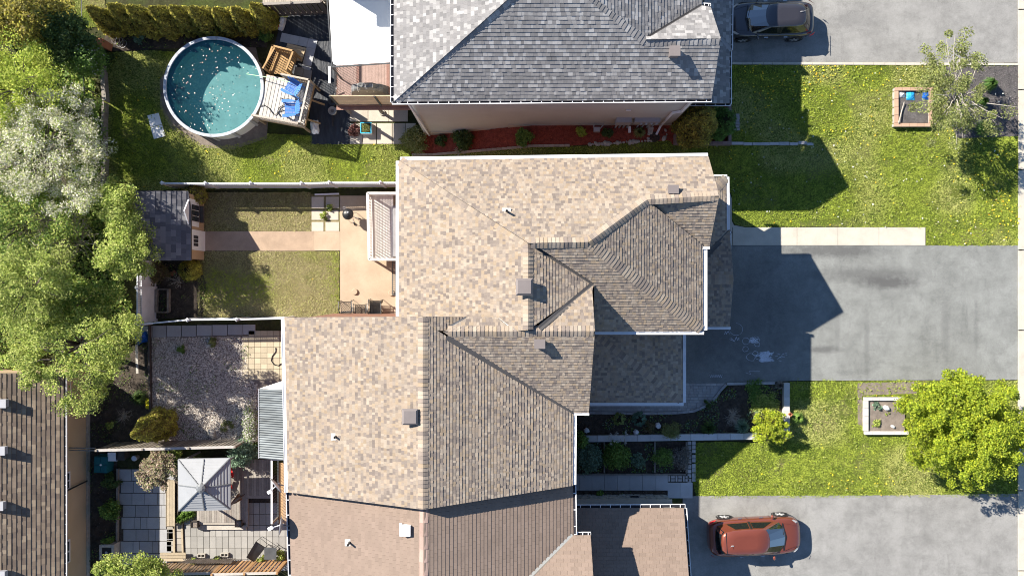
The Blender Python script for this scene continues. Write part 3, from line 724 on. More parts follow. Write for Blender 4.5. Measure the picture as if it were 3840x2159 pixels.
# dandelions: thick along the driveway edges, thin elsewhere
def discs(name, pts, r, h, colors, seed, mat, **kw):
    rng = np.random.RandomState(seed); n = len(pts); th = np.linspace(0, 2 * np.pi, 6, endpoint=False); rr = r * rng.uniform(.6, 1.35, n)
    z = gzv(pts[:, 0]) + h * rng.uniform(.5, 1.3, n); tx, ty = rng.normal(0, .25, n), rng.normal(0, .25, n)
    v = np.zeros((n, 6, 3)); v[:, :, 0] = pts[:, 0:1] + rr[:, None] * np.cos(th); v[:, :, 1] = pts[:, 1:2] + rr[:, None] * np.sin(th)
    v[:, :, 2] = z[:, None] + (v[:, :, 0] - pts[:, 0:1]) * tx[:, None] + (v[:, :, 1] - pts[:, 1:2]) * ty[:, None]
    return np_mesh(name, v.reshape(-1, 3), n, 6, pal(rng, n, colors, .12), mat, **kw)
rng = np.random.RandomState(50); dd = []
for px, dn in (([(2750, 244), (3320, 246), (3300, 560), (2750, 500)], 10), ([(2750, 244), (3300, 246), (3300, 330), (2750, 330)], 9), (LAWN_A, 1.8), ([(3560, 600), (3820, 520), (3820, 900), (3560, 900)], 6), (LAWN_C, 1.6),
               ([(3700, 560), (3820, 560), (3820, 860), (3720, 860)], 12), ([(3040, 1770), (3560, 1780), (3500, 1850), (2900, 1850)], 6), (LAWN_D, .8), ([(2560, 540), (2760, 550), (2760, 620), (2560, 600)], 5), ([(480, 330), (560, 300), (640, 560), (480, 560)], 3), (LAWN_F, .3)):
    q = scatter(gpoly(px), dn, rng); 
    for q_ in NO_GRASS: q = q[~inside(q, gpoly(q_))]
    q = q[vnoise(q, .9, 77) > rng.uniform(.2, .8, len(q))]; dd.append(q)
discs('dandelions', np.concatenate(dd), .031, .085, [(0.80, 0.62, 0.03), (0.85, 0.72, 0.06), (0.70, 0.45, 0.03)], 51, mt['petal'], kind='stuff')
q = scatter(gpoly(LAWN_A), 1.2, rng); discs('seed_heads', q, .03, .12, [(0.55, 0.57, 0.5)], 52, mt['petal'], kind='stuff')
# broad-leaved weeds and clover tufts, lighter and darker than the turf
rng = np.random.RandomState(60); ws = []
for px, dn in ((LAWN_A, 16), (LAWN_C, 12), (LAWN_D, 16)):
    q = scatter(gpoly(px), dn, rng); q = q[vnoise(q, 1.3, 12) > .42]
    for q_ in NO_GRASS: q = q[~inside(q, gpoly(q_))]
    ws.append(q)
q = np.concatenate(ws); nq = len(q); q3 = np.column_stack([np.repeat(q, 4, 0) + rng.normal(0, .035, (nq * 4, 2)), np.repeat(gzv(q[:, 0]) + .06, 4) + rng.uniform(-.02, .03, nq * 4)])
np_mesh('ground_weeds', leaf_quads(q3, .042 * rng.uniform(.5, 1.3, len(q3)), rng, .4, .6), len(q3), 4, pal(rng, len(q3), [(0.27, 0.33, 0.07), (0.18, 0.25, 0.04), (0.36, 0.38, 0.12)], .2), mt['grass'], kind='stuff')

# ================================================================== HOUSES
TAN = [(0.367, 0.294, 0.227), (0.395, 0.33, 0.264), (0.36, 0.281, 0.202), (0.327, 0.272, 0.223), (0.27, 0.224, 0.191), (0.227, 0.189, 0.165)]
TANW = [26, 17, 10, 19, 16, 12]
GREY = [(0.250, 0.242, 0.243), (0.280, 0.270, 0.268), (0.215, 0.209, 0.210), (0.36, 0.35, 0.345), (0.41, 0.40, 0.395)]
GREYW = [34, 24, 14, 16, 10]
BROWN = [(0.289, 0.22, 0.177), (0.297, 0.225, 0.182), (0.281, 0.213, 0.172), (0.266, 0.202, 0.163)]
BROWNW = [32, 30, 24, 12]
LEFTC = [(0.205, 0.16, 0.122), (0.243, 0.19, 0.144), (0.173, 0.135, 0.108), (0.302, 0.24, 0.176)]
LEFTW = [34, 28, 24, 12]

# ---- middle house with the tan shingled roof
HA = thing('house', 'tan shingled house in the middle, its front gable and garage roof facing the shaded driveway', 'house', (2, 1.5, 0))
WA = lin(5.8, .43, 0, -4.82, 0); NA = lin(5.8, 0, -.70, 0, 5.53); EA = lin(5.8, -.495, 0, 8.17, 0); SA = lin(5.8, 0, .70, 0, -1.86)
E0 = lin(8.13, -.36, 0, .6, 0); SG = lin(7.03, 0, .70, 0, 3.776)
LA1 = lin(3.0, -.38, 0, 9.87, 0); LA2 = lin(3.62, 0, -.28, 0, .39); LA3 = lin(3.62, 0, .28, 0, .39)
ra = Roof(HA, .135, .08, .18, TAN, TANW, th=.012, seed=3)
ra.plane([[(1497, 602), (2425, 590), (2425, 750), (2205, 908), (1985, 914)], [(2425, 590), (2656, 586), (2697, 733), (2425, 750)]], NA)
ra.plane([[(1497, 602), (1862, 838.5), (1864, 1190), (1497, 1188)], [(1862, 838.5), (1980, 914), (1980, 1239), (1925, 1240), (1864, 1190)]], WA)
ra.plane([[(1980, 914), (2228, 1062), (1982, 1236)]], E0)
ra.plane([[(1995, 912), (2205, 908), (2228, 926), (2228, 1062)], [(2228, 926), (2632, 1241), (2228, 1243)]], SA)
ra.plane([[(2205, 908), (2425, 750), (2635, 922), (2636, 1241)]], EA)
ra.plane([[(2425, 750), (2697, 733), (2661, 922), (2635, 922)]], SG)
ra.plane([[(2630, 664), (2723, 664), (2725, 865), (2630, 966)]], LA1)
ra.plane([[(2600, 1000), (2640, 958), (2736, 863), (2751, 1048), (2600, 1048)]], LA2)
ra.plane([[(2600, 1048), (2751, 1048), (2736, 1224), (2600, 1224)]], LA3)
# hips and ridges, low end first
ra.ridge(onplane(1500, 605, WA), onplane(1978, 911, WA), WA, NA)
ra.ridge(onplane(1980, 1236, WA), onplane(1980, 916, WA), WA, E0)
ra.ridge(onplane(2205, 908, NA), onplane(1992, 911, NA), NA, SA)
ra.ridge(onplane(2425, 750, NA), onplane(2208, 908, NA), NA, EA)
ra.ridge(onplane(2694, 733, NA), onplane(2425, 749, NA), NA, SG)
ra.ridge(onplane(2630, 1236, EA), onplane(2210, 912, EA), EA, SA)
ra.ridge(onplane(2748, 1048, LA2), onplane(2640, 1048, LA2), LA2, LA3)
ra.ridge(onplane(2722, 668, LA1), onplane(2688, 706, LA1), LA1, (3.5, 0, 0))
ra.finish()
for a, b, pl in (((2012, 925), (2228, 1062), E0), ((2228, 1062), (2022, 1232), E0), ((2425, 757), (2638, 925), SG), ((2740, 866), (2640, 966), LA1)):
    flashing(HA, onplane(*a, pl), onplane(*b, pl), .22, lift=.06)
flashing(HA, onplane(1868, 1194, WA), onplane(1924, 1237, WA), .09, 'flash_light', lift=.07)
gutter(HA, onplane(1497, 604, WA), onplane(1497, 1186, WA), (-1, 0), w=.11)
gutter(HA, P(1500, 602, 5.8), P(2655, 587, 5.8), (0, 1), w=.11)
gutter(HA, P(2637, 925, 5.8), P(2637, 1238, 5.8), (1, 0), w=.14)
gutter(HA, P(2232, 1241, 5.8), P(2640, 1241, 5.8), (0, -1), w=.12)
gutter(HA, P(2635, 924, 5.85), P(2662, 924, 5.85), (0, -1), w=.08)
gutter(HA, P(2724, 664, 3.0), P(2726, 862, 3.0), (1, 0), w=.1); gutter(HA, P(2678, 662, 3.0), P(2727, 662, 3.0), (0, 1), w=.05)
gutter(HA, P(2737, 867, 3.0), P(2737, 1000, 3.0), (1, 0), w=.03); gutter(HA, P(2640, 1225, 3.0), P(2740, 1225, 3.0), (0, -1), w=.09)
wall(HA, rect(-4.5, -1.2, 7.85, 5.2), 5.72, 'brick'); wall(HA, rect(3.05, -1.55, 7.85, -1.15), 5.70, 'brick')
mb = MB()
for (xa, ya, yb, zt, zb, ym) in ((8.2, 1.95, 5.35, 7.0, 5.5, 3.78),):
    mb.slab([(xa, ya, zb), (xa, yb, zb), (xa, ym, zt - .12)], .2, dirn=(-1, 0, 0))
mb.build('gable_wall', mt['siding_grey'], HA)
wall(HA, rect(7.8, -1.5, 9.4, 4.8), 2.95, 'brick', name='garage_wall')
# garage door, front door and upper windows on the street side
mb = MB(); mb.box((9.43, .4, 1.1), (.06, 2.6, 2.2)); gd = mb.build('garage_door', mt['white'], HA)
mb = MB(); mb.box((9.43, 3.2, 1.15), (.06, .95, 2.1)); mb.build('door', mt['wood_dark'], HA)
for yy in (3.8, .4, -.9):
    mb = MB(); mb.box((7.88 if yy < 3 else 7.88, yy, 4.3), (.06, 1.0, 1.2)); w_ = mb.build('window', mt['white'], HA); mb = MB(); mb.box((7.91, yy, 4.3), (.03, .86, 1.06)); mb.build('pane', mt['glass'], w_)
mt['ventbrown'] = M('brown_vent_paint', (0.19, 0.165, 0.16), 0.6, var=.06, fine=.05)
c = onplane(1966, 1076, WA); roof_vent(HA, c, .68, .38, 'ventbrown')
c = onplane(2522, 714, NA); mb = MB(); mb.box(c + Vector((0, 0, .1)), (.38, .3, .16)); mb.box(c + Vector((0, .02, .19)), (.44, .36, .03)); mb.build('roof_vent', mt['ventbrown'], HA)
pipe(HA, onplane(1901, 794, NA), .045, .42)

# ---- lower tan house, joined to the middle one
HB = thing('house', 'large tan shingled house with long vertical ridge, joined below the middle house', 'house', (-3, -5, 0))
WB = lin(5.8, .38, 0, -9.72, 0); EB = lin(8.15, -.38, 0, -3.54, 0); S2 = lin(5.8, 0, .595, 0, -5.32); N2 = lin(7.95, 0, -.4, 0, -1.71)
LB1 = lin(3.0, 0, .48, 0, -5.33); LB2 = lin(3.0, -.37, 0, 7.9, 0)
rb = Roof(HB, .135, .08, .18, TAN, TANW, th=.012, seed=4)
rb.plane([[(1067, 1190), (1586, 1187), (1586, 1910), (1080, 1845)]], WB)
rb.plane([[(1586, 1187), (1755, 1188), (1676, 1240), (1586, 1240)], [(1586, 1240), (1640, 1240), (2150, 1542), (2148, 1820), (1586, 1910)]], EB)
rb.plane([[(1660, 1243), (2231, 1240), (2208, 1547), (2150, 1547)]], S2)
rb.plane([[(1668, 1242), (1755, 1188), (1864, 1190), (1925, 1241)], [(1925, 1242), (1985, 1236), (2025, 1228), (2226, 1070), (2221, 1090), (2231, 1241)]], N2)
rb.plane([[(2150, 1247), (2224, 1247), (2556, 1508), (2150, 1508)]], LB1)
rb.plane([[(2224, 1247), (2558, 1247), (2560, 1508)]], LB2)
rb.ridge(onplane(1586, 1905, WB), onplane(1586, 1192, WB), WB, EB)
rb.ridge(onplane(2226, 1241, S2), onplane(1680, 1242, S2), S2, N2)
rb.ridge(onplane(2552, 1503, LB1), onplane(2232, 1253, LB1), LB1, LB2, w=.16)
rb.finish()
flashing(HB, onplane(1680, 1230, EB), onplane(1750, 1192, EB), .14, 'grey', lift=.06)
for a, b, pl in (((1676, 1264), (2150, 1541), EB),):
    flashing(HB, onplane(*a, pl), onplane(*b, pl), .23, lift=.06, mat='flash')
gutter(HB, P(1067, 1190, 5.8), P(1080, 1846, 5.8), (-1, 0), w=.12)
gutter(HB, P(2150, 1543, 5.8), P(2148, 1816, 5.8), (1, 0), w=.11); gutter(HB, P(2148, 1544, 5.82), P(2209, 1546, 5.82), (0, -1), w=.1)
gutter(HB, P(2561, 1247, 3.0), P(2561, 1510, 3.0), (1, 0), w=.11); gutter(HB, P(2212, 1509, 3.0), P(2564, 1509, 3.0), (0, -1), w=.12)
wall(HB, rect(-9.4, -8.55, 2.3, -1.35), 5.7, 'brick'); wall(HB, rect(2.2, -5.0, 3.0, -1.5), 5.68, 'brick')
mb = MB(); mb.slab([(-9.3, -1.36, 5.6), (-3.55, -1.36, 7.95), (2.2, -1.36, 5.6)], .15, dirn=(0, -1, 0)); mb.slab([(3.05, -4.95, 5.6), (3.05, -1.3, 5.6), (3.05, -1.71, 7.65)], .2, dirn=(-1, 0, 0)); mb.build('gable_wall', mt['siding_grey'], HB)
wall(HB, rect(3.0, -4.9, 7.4, -1.6), 2.95, 'brick', name='porch_wall')
mb = MB(); mb.box((7.43, -2.6, 1.1), (.06, 1.6, 2.1)); mb.build('door', mt['white'], HB)
for p in ((7.5, -5.0), (5.2, -5.0), (3.2, -5.0)):
    mb = MB(); mb.box((p[0], p[1], 1.45), (.16, .16, 2.9)); mb.build('porch_post', mt['white'], HB)
c = onplane(1541, 1559, WB); roof_vent(HB, c, .64, .36, 'ventbrown')
c = onplane(2023, 1288, S2); mb = MB(); mb.box(c + Vector((0, 0, .12)), (.36, .3, .3)); mb.box(c + Vector((0, 0, .28)), (.44, .38, .04)); mb.build('roof_vent', mt['ventbrown'], HB)
pipe(HB, onplane(1259, 1637, WB), .045, .22)

# ---- brown house at the bottom
HC = thing('house', 'plain pinkish brown shingled house at the bottom with a garage roof half in shade', 'house', (-3, -12, 0))
WC = lin(5.42, .38, 0, -9.5, 0); EC = lin(7.70, -.38, 0, -3.55, 0); NC = lin(5.35, 0, -.55, 0, -10.65); GC = lin(3.0, 0, -.28, 0, -10.17)
rc = Roof(HC, .165, .30, .30, BROWN, BROWNW, th=.013, three_tab=True, seed=5)
rc.plane([[(1084, 1838), (1588, 1905), (1588, 2260), (1094, 2260)]], WC)
rc.plane([[(1588, 1905), (2148, 1812), (2150, 2008), (1900, 2260), (1588, 2260)]], EC)
rc.plane([[(2150, 2006), (2215, 2006), (2231, 2260), (1905, 2260)]], NC)
rc.plane([[(2130, 1904), (2564, 1904), (2590, 2260), (2130, 2260)]], GC)
rc.ridge(onplane(1588, 2255, WC), onplane(1588, 1910, WC), WC, EC, w=.17, e=.5, col=(.42, .30, .255))
rc.finish()
flashing(HC, onplane(2150, 2008, EC), onplane(1900, 2258, EC), .3, 'siding', lift=.05)
gutter(HC, P(1083, 1846, 5.42), P(1094, 2240, 5.42), (-1, 0), guard=False, straps=.75, w=.1)
gutter(HC, P(2149, 1818, 5.42), P(2152, 2004, 5.42), (1, 0), guard=False, straps=.75, w=.1)
gutter(HC, P(2155, 2007, 5.35), P(2216, 2007, 5.35), (0, 1), guard=False, straps=.3, w=.11)
gutter(HC, P(2158, 1905, 3.0), P(2570, 1903, 3.0), (0, 1), guard=False, straps=.5, w=.13)
gutter(HC, P(2568, 1905, 3.0), P(2590, 2240, 3.0), (1, 0), guard=False, straps=.6, w=.07)
wall(HC, rect(-9.2, -14.2, 2.3, -8.7), 5.3, 'brick'); wall(HC, rect(2.2, -14.2, 3.0, -10.95), 5.3, 'brick')
# garage north wall: rubble stone below, ledge and lap siding above
x0, x1, yw = 2.6, P(2500, 1900, 0).x, -10.46
wall(HC, rect(x0, -14.0, 7.8, yw), 2.9, 'siding_grey', name='garage_wall')
mb = MB(); rr = random.Random(9); sb = thing('x')
COL.objects.unlink(sb); bpy.data.objects.remove(sb)
row = 0; z = .0
stones = MB(); nst = 0
wall_stone = MB(); wall_stone.box(((x0 + x1) / 2, yw + .04, .55), (x1 - x0, .10, 1.3)); ws_ = wall_stone.build('stone_base', mt['stone'], HC)
while z < 1.1:
    h = rr.uniform(.16, .26); x = x0 + rr.uniform(0, .1)
    while x < x1 - .1:
        w = min(rr.uniform(.22, .5), x1 - x); m = MB(); m.box((x + w / 2, yw + .12 + rr.uniform(-.01, .015), z + h / 2), (w - .03, .08, h - .03)); o = m.build('stone', mt['stone'], ws_); x += w
    z += h
mb = MB(); mb.box(((x0 + x1) / 2, yw + .11, 1.22), (x1 - x0 + .04, .24, .10)); mb.build('stone_ledge', mt['concrete'], HC)
for i in range(11):
    mb = MB(); mb.beam((x0, yw + .018, 1.34 + i * .14), (x1, yw + .018, 1.34 + i * .14), .15, .018, up=(0, 1, .15)); mb.build('siding_board', mt['siding_grey'], HC)
mb = MB(); mb.box((P(2380, 1870, .5).x, yw + .17, .5), (.42, .03, .3)); w_ = mb.build('basement_window', mt['dkgrey'], HC); mb = MB(); mb.box((P(2380, 1870, .5).x, yw + .19, .5), (.34, .01, .2)); mb.build('pane', mt['glass'], w_)
c = onplane(1525, 1984, WC); mb = MB(); mb.box(c + Vector((-.02, 0, .12)), (.40, .42, .24)); mb.box(c + Vector((-.24, 0, .02)), (.1, .54, .03)); mb.build('roof_vent', mt['white'], HC)
pipe(HC, onplane(1311, 2033, WC), .045, .34)

# ---- grey house at the top
HT = thing('house', 'grey shingled house at the top with taupe siding facing the red mulch bed', 'house', (2, 11, 0))
WT = lin(5.8, .5, 0, -5.07, 0); ST = lin(5.8, 0, .68, 0, 8.0); ET = lin(5.8, -.5, 0, 8.2, 0); NT = lin(7.45, 0, -.75 * -1, 0, 10.2)
NT = lin(7.30, 0, -.68, 0, 10.2); LT = lin(3.0, -.35, 0, 10.15, 0)
rt = Roof(HT, .165, .11, .21, GREY, GREYW, seed=6)
rt.plane([[(1478, 382), (1970, -60), (2170, -60), (2420, 155), (2420, 376)], [(2420, 155), (2703, 148), (2668, 373), (2420, 376)]], ST)
rt.plane([[(1478, 382), (1970, -60), (1478, -60)]], WT)
rt.plane([[(2170, -60), (2420, 155), (2632, 22), (2640, -60)]], ET)
rt.plane([[(2422, 150), (2703, 146), (2665, 28), (2632, 24)]], NT)
rt.plane([[(2640, -60), (2743, -60), (2741, 188), (2640, 188)], [(2610, 188), (2736, 188), (2736, 388), (2590, 388), (2590, 300)]], LT)
rt.ridge(onplane(1482, 378, ST), onplane(1968, -58, ST), WT, ST, w=.2, e=.2)
rt.ridge(onplane(2420, 155, ST), onplane(2172, -58, ST), ST, ET, w=.2, e=.17)
rt.ridge(onplane(2698, 148, ST), onplane(2422, 154, ST), ST, NT, w=.2, e=.17)
rt.finish()
flashing(HT, onplane(2428, 143, ET), onplane(2632, 21, ET), .13, lift=.05); flashing(HT, onplane(2700, 142, LT), onplane(2741, 192, LT), .16, 'grey', lift=.05)
gutter(HT, P(1476, 384, 5.8), P(1476, -40, 5.8), (-1, 0), guard=False, straps=.45, w=.11)
gutter(HT, P(1470, 379, 5.8), P(2669, 370, 5.8), (0, -1), guard=False, straps=.45, w=.12)
gutter(HT, P(2744, -40, 3.0), P(2742, 188, 3.0), (1, 0), guard=False, straps=.5, w=.05); gutter(HT, P(2736, 192, 3.0), P(2736, 392, 3.0), (1, 0), guard=False, straps=.5, w=.07)
gutter(HT, P(2590, 388, 3.0), P(2740, 388, 3.0), (0, -1), guard=False, straps=.5, w=.09); gutter(HT, P(2634, 22, 5.8), P(2666, 24, 5.8), (0, 1), guard=False, straps=.25, w=.09)
YW = 8.14; XW0, XW1 = -4.62, 7.95
wall(HT, rect(XW0, YW + .03, XW1, 18), 5.72, 'siding'); wall(HT, rect(XW1 - .1, 9.0, 9.6, 16), 2.95, 'siding', name='porch_wall')
# lap siding of the long south wall, board over board, on a stepped concrete footing
lap = MB(); z = -1.9
while z < 5.6:
    xa = XW0 if z > -.2 else XW0; xb = XW1
    if z < 0.45: xb = min(XW1, XW0 + 2.2 + (z + 1.9) * 2.6)
    lap.add([(xa, YW + .008, z + .205), (xb, YW + .008, z + .205), (xb, YW - .012, z), (xa, YW - .012, z), (xa, YW + .02, z), (xb, YW + .02, z)], [(3, 2, 1, 0), (5, 2, 3, 4)], 0); z += .2
lap.build('lap_siding', mt['siding'], HT)
mb = MB(); fx = [XW0, -2.4, -.2, 2.2, XW1]
for a, b, t in zip(fx, fx[1:], (-1.72, -1.0, .02, .22)): mb.box(((a + b) / 2, YW - .005, (t + gz(a) - .2) / 2), (b - a, .05, t - gz(a) + .2))
mb.build('concrete_footing', mt['concrete'], HT)
# downspouts
ds = MB(); ds.beam(P(1531, 388, 5.6), (XW0 + .25, YW - .06, gz(XW0) + .1), .10, .08, up=(1, 0, 0)); ds.build('downspout', mt['white'], HT)
ds = MB(); xq = P(2596, 385, 5.6).x; ds.beam((xq, 8.0, 5.62), (xq, YW - .07, 5.3), .1, .08); ds.beam((xq, YW - .07, 5.3), (xq, YW - .07, 3.4), .10, .08, up=(1, 0, 0)); ds.beam((xq, YW - .07, 3.4), (xq - .35, YW - .07, 3.1), .10, .08); ds.beam((xq - .35, YW - .07, 3.1), (xq - .35, YW - .07, .2), .10, .08, up=(1, 0, 0)); ds.beam((xq - .35, YW - .07, .2), (xq - .55, YW - .5, .06), .10, .08); ds.build('downspout', mt['white'], HT)
c = onplane(2524, 202, ST); mb = MB(); mb.box(c + Vector((0, 0, .16)), (.36, .34, .42)); mb.box(c + Vector((0, 0, .38)), (.44, .42, .04)); mb.build('roof_vent', mt['ventbrown'], HT)
mt['meter'] = M('grey_meter_box', (0.36, 0.36, 0.38), 0.5, var=.06, fine=.05)
mb = MB(); mb.box((P(2370, 408, 4.5).x, YW - .03, 3.4), (.22, .04, .14)); mb.build('wall_vent', mt['white'], HT)
def wpx(X, z): return P(X, 500, z).x
mb = MB(); mb.box((wpx(2338, 1.5), YW - .12, 1.45), (.72, .24, .62)); el = mb.build('electric_box', mt['meter'], HT)
for i in range(4):
    m = MB(); m.beam((wpx(2318 + i * 15, 1.2), YW - .14, 1.15), (wpx(2318 + i * 15, 1.2), YW - .14, .0), .07, .07, up=(1, 0, 0)); m.build('conduit', mt['meter'], el)
mb = MB(); mb.box((wpx(2425, 1.5), YW - .11, 1.5), (1.22, .2, .5)); el = mb.build('meter_cabinet', mt['meter'], HT)
for i in range(4):
    m = MB(); x = wpx(2402 + i * 19, 1.3); m.lathe((x, YW - .24, 1.38), [(.07, 0), (.075, .1), (.05, .16), (.001, .17)], 10); m.build('meter', mt['alu'], el)
    m = MB(); m.beam((x, YW - .14, 1.2), (x, YW - .14, .0), .05, .05, up=(1, 0, 0)); m.build('conduit', mt['meter'], el)
mb = MB(); mb.tube([(wpx(2226, .5), YW - .1, .9), (wpx(2226, .5), YW - .18, .5), (wpx(2230, .4), YW - .3, .35)], .03); mb.box((wpx(2238, .4), YW - .32, .4), (.3, .22, .28)); mb.tube([(wpx(2248, .4), YW - .3, .4), (wpx(2260, .4), YW - .12, .55), (wpx(2260, .4), YW - .1, .9)], .025); mb.build('gas_meter', mt['meter'], HT)
mb = MB(); mb.box((wpx(2361, .3), YW - .28, .25), (.12, .3, .22)); mb.build('hose_box', mt['white'], HT)
# the joined neighbour of the grey house; it throws the shade on the white canopy
HN = thing('house', 'grey roofed house joined above the top house, almost wholly past the top edge', 'house', (-3, 20, 0))
wall(HN, rect(-9.9, 15.0, 8, 24), 5.7, 'siding'); rn = MB(); rn.slab([(-10.2, 14.7, 5.8), (-5, 19.5, 8.3), (3, 19.5, 8.3), (8.3, 14.7, 5.8)], .12); rn.slab([(-10.2, 14.7, 5.8), (-5, 19.5, 8.3), (-10.2, 24.3, 5.8)], .12); rn.slab([(-10.2, 24.3, 5.8), (-5, 19.5, 8.3), (3, 19.5, 8.3), (8.3, 24.3, 5.8)], .12)
rn.build('roof', mt['underlay'], HN)

# ---- dark roofed bungalow at the left
HL = thing('house', 'brown roofed bungalow at the lower left with an ochre wall and two white windows', 'house', (-24, -9, LOW))
EL = lin(.45, -.42, 0, -22.1, 0)
rl = Roof(HL, .205, .14, .34, LEFTC, LEFTW, th=.018, seed=8)
rl.plane([[(238, 1400), (240, 2260), (-160, 2260), (-160, 1400)]], EL); rl.finish()
gutter(HL, P(241, 1398, .45), P(242, 2240, .45), (1, 0), guard=False, straps=.5, w=.06)
wall(HL, rect(-30, -17, -22.45, -4.3), .38, 'siding_tan')
lap = MB(); z = LOW + .35
while z < .3:
    lap.add([(-22.44, -17, z + .155), (-22.44, -4.3, z + .155), (-22.425, -4.3, z), (-22.425, -17, z), (-22.45, -4.3, z), (-22.45, -17, z)], [(0, 1, 2, 3), (2, 4, 5, 3)], 0); z += .15
lap.build('lap_siding', mt['siding_tan'], HL)
mb = MB(); mb.box((-22.43, -10.6, LOW + .12), (.05, 12.7, .4)); mb.build('concrete_footing', mt['stone'], HL)
for (ya, yb) in ((1768, 1832), (2022, 2108)):
    yc = P(250, (ya + yb) / 2, -.4).y; hh = abs(P(250, ya, -.4).y - P(250, yb, -.4).y); mb = MB(); mb.box((-22.40, yc, -.12), (.07, hh, .78)); w_ = mb.build('window', mt['white'], HL)
    for k in (-1, 1): mb = MB(); mb.box((-22.36, yc + k * hh * .235, -.10), (.02, hh * .40, .60)); mb.build('pane', mt['glass'], w_)
for i, (X, Y) in enumerate(((14, 1510), (10, 1686), (4, 1892), (10, 2150))):
    c = onplane(X, Y, EL); mb = MB(); mb.box(c + Vector((0, 0, .12)), (.5, .36, .26)); mb.box(c + Vector((0, 0, .27)), (.56, .42, .04)); mb.build('roof_vent', mt['meter'], HL)
mb = MB(); mb.beam((-22.3, P(260, 1845, .2).y, .2), (-22.3, P(306, 1812, -1.4).y, -2.0), .06, .06, up=(1, 0, 0)); mb.build('downspout', mt['black'], HL)
# ================================================================== BEDS, PATHS AND WALLS
surface('mulch_bed', [(1540, 572), (1552, 520), (1611, 505), (1700, 495), (2500, 460), (2600, 458), (2640, 395), (2737, 393), (2737, 545), (2525, 545), (2510, 528), (2215, 542), (2135, 548), (1900, 556), (1650, 577), (1545, 582)], mt['mulch'], .012)
surface('mulch_bed', [(3545, 250), (3822, 249), (3822, 512), (3590, 520), (3545, 430)], mt['darkmulch'], .012)
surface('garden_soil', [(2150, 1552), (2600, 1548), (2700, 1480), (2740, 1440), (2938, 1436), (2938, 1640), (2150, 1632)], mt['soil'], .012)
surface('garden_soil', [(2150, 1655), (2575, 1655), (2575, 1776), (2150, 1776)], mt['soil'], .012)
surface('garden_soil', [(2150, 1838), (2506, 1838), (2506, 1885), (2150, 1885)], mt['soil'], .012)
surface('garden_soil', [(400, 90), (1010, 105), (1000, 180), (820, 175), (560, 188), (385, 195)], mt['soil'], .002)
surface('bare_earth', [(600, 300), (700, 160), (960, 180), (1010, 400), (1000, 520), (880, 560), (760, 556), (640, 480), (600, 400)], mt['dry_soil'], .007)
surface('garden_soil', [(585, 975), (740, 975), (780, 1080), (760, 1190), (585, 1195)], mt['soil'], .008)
surface('landscape_fabric', [(1090, 55), (1232, 50), (1262, 240), (1312, 400), (1312, 542), (1165, 542), (1160, 330), (1010, 235), (1052, 90)], mt['weed'], .010)
surface('concrete_path', [(765, 868), (1276, 868), (1276, 941), (765, 941)], mt['brown_path'], .014)
# tan patio poured in two bays
pt = thing('patio', kind='structure')
for px in ([(1276, 735), (1492, 735), (1492, 1186), (1276, 1186)], [(1179, 869.5), (1275, 869.5), (1275, 940), (1179, 940)]):
    mb = MB(); sheet(mb, gpoly(px), .045); mb.build('slab', mt['tan_patio'], pt)
surface('gravel_bed', [(568, 1262), (930, 1255), (1062, 1262), (1062, 1655), (568, 1655)], mt['dry_soil'], .004)
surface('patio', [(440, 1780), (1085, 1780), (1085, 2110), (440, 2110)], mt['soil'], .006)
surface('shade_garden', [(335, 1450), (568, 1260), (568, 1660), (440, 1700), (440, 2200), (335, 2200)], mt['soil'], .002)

def paver(parent, x0, y0, x1, y1, h=.03, mat='concrete_attr', name='paver', col=(.36, .34, .31), g=1.0, rot=0):
    a, b = G(x0 + g * .5, y1 - g * .5), G(x1 - g * .5, y0 + g * .5); zc = gz((a.x + b.x) / 2); mb = MB()
    mb.prism(rect(a.x, a.y, b.x, b.y), zc - .04, zc + h, 0, sc(col, R.uniform(.86, 1.12))); return mb.build(name, mt[mat], parent)
def block_row(parent, p0, p1, wpx, step, h, col, name='block', gap=.012, jit=0.01, z0=0.0, mat='concrete_attr'):
    """a row of wall blocks between two ground pixels"""
    a, b = G(*p0), G(*p1); d = b - a; d.z = 0; L = d.length; d.normalize(); n = max(1, round(L / step)); s = L / n
    for i in range(n):
        c = a + d * (s * (i + .5)); mb = MB(); hh = h + R.uniform(-jit, jit)
        mb.box((c.x, c.y, gz(c.x) + z0 + hh / 2), (s - gap, wpx / PXM, hh), rz=math.atan2(d.y, d.x) + R.uniform(-.01, .01), col=sc(col, R.uniform(.85, 1.12))); mb.build(name, mt[mat], parent)

# edging of the red mulch bed: cream blocks, then field stones
e1 = thing('bed_edging', 'cream block edging along the left part of the red mulch bed', 'edging', G(1800, 570))
block_row(e1, (1545, 582), (1660, 578), 9, .27, .1, (.46, .40, .33)); block_row(e1, (1660, 578), (1920, 556), 9, .27, .1, (.46, .40, .33)); block_row(e1, (1920, 556), (2136, 547), 9, .27, .1, (.44, .38, .32))
ORD = 'first second third fourth fifth sixth seventh eighth ninth tenth eleventh twelfth thirteenth fourteenth fifteenth sixteenth seventeenth eighteenth nineteenth twentieth last'.split()
def rocks(pts, label, group, r=.11, mat='stone', name='field_stone'):
    lb0 = label
    for i, (X, Y, s) in enumerate(pts):
        label = (ORD[i] if i < len(pts) - 1 else 'last') + ' ' + lb0
        g = G(X, Y); mb = MB(); mb.blob((g.x, g.y, g.z + r * s * .25), (r * s * R.uniform(.9, 1.3), r * s * R.uniform(.75, 1.0), r * s * .6), 8, 5, .1, rz=R.uniform(0, 3)); mb.build(name, mt[mat], None, label, 'stone', group, smooth=True)
rocks([(2212 + i * 11.5, 543 - i * .75 + R.uniform(-1.5, 1.5), R.choice((.55, .8, 1, 1.25))) for i in range(21)], 'rounded field stone from the left in the row below the red mulch', 'field stones edging the red mulch bed')
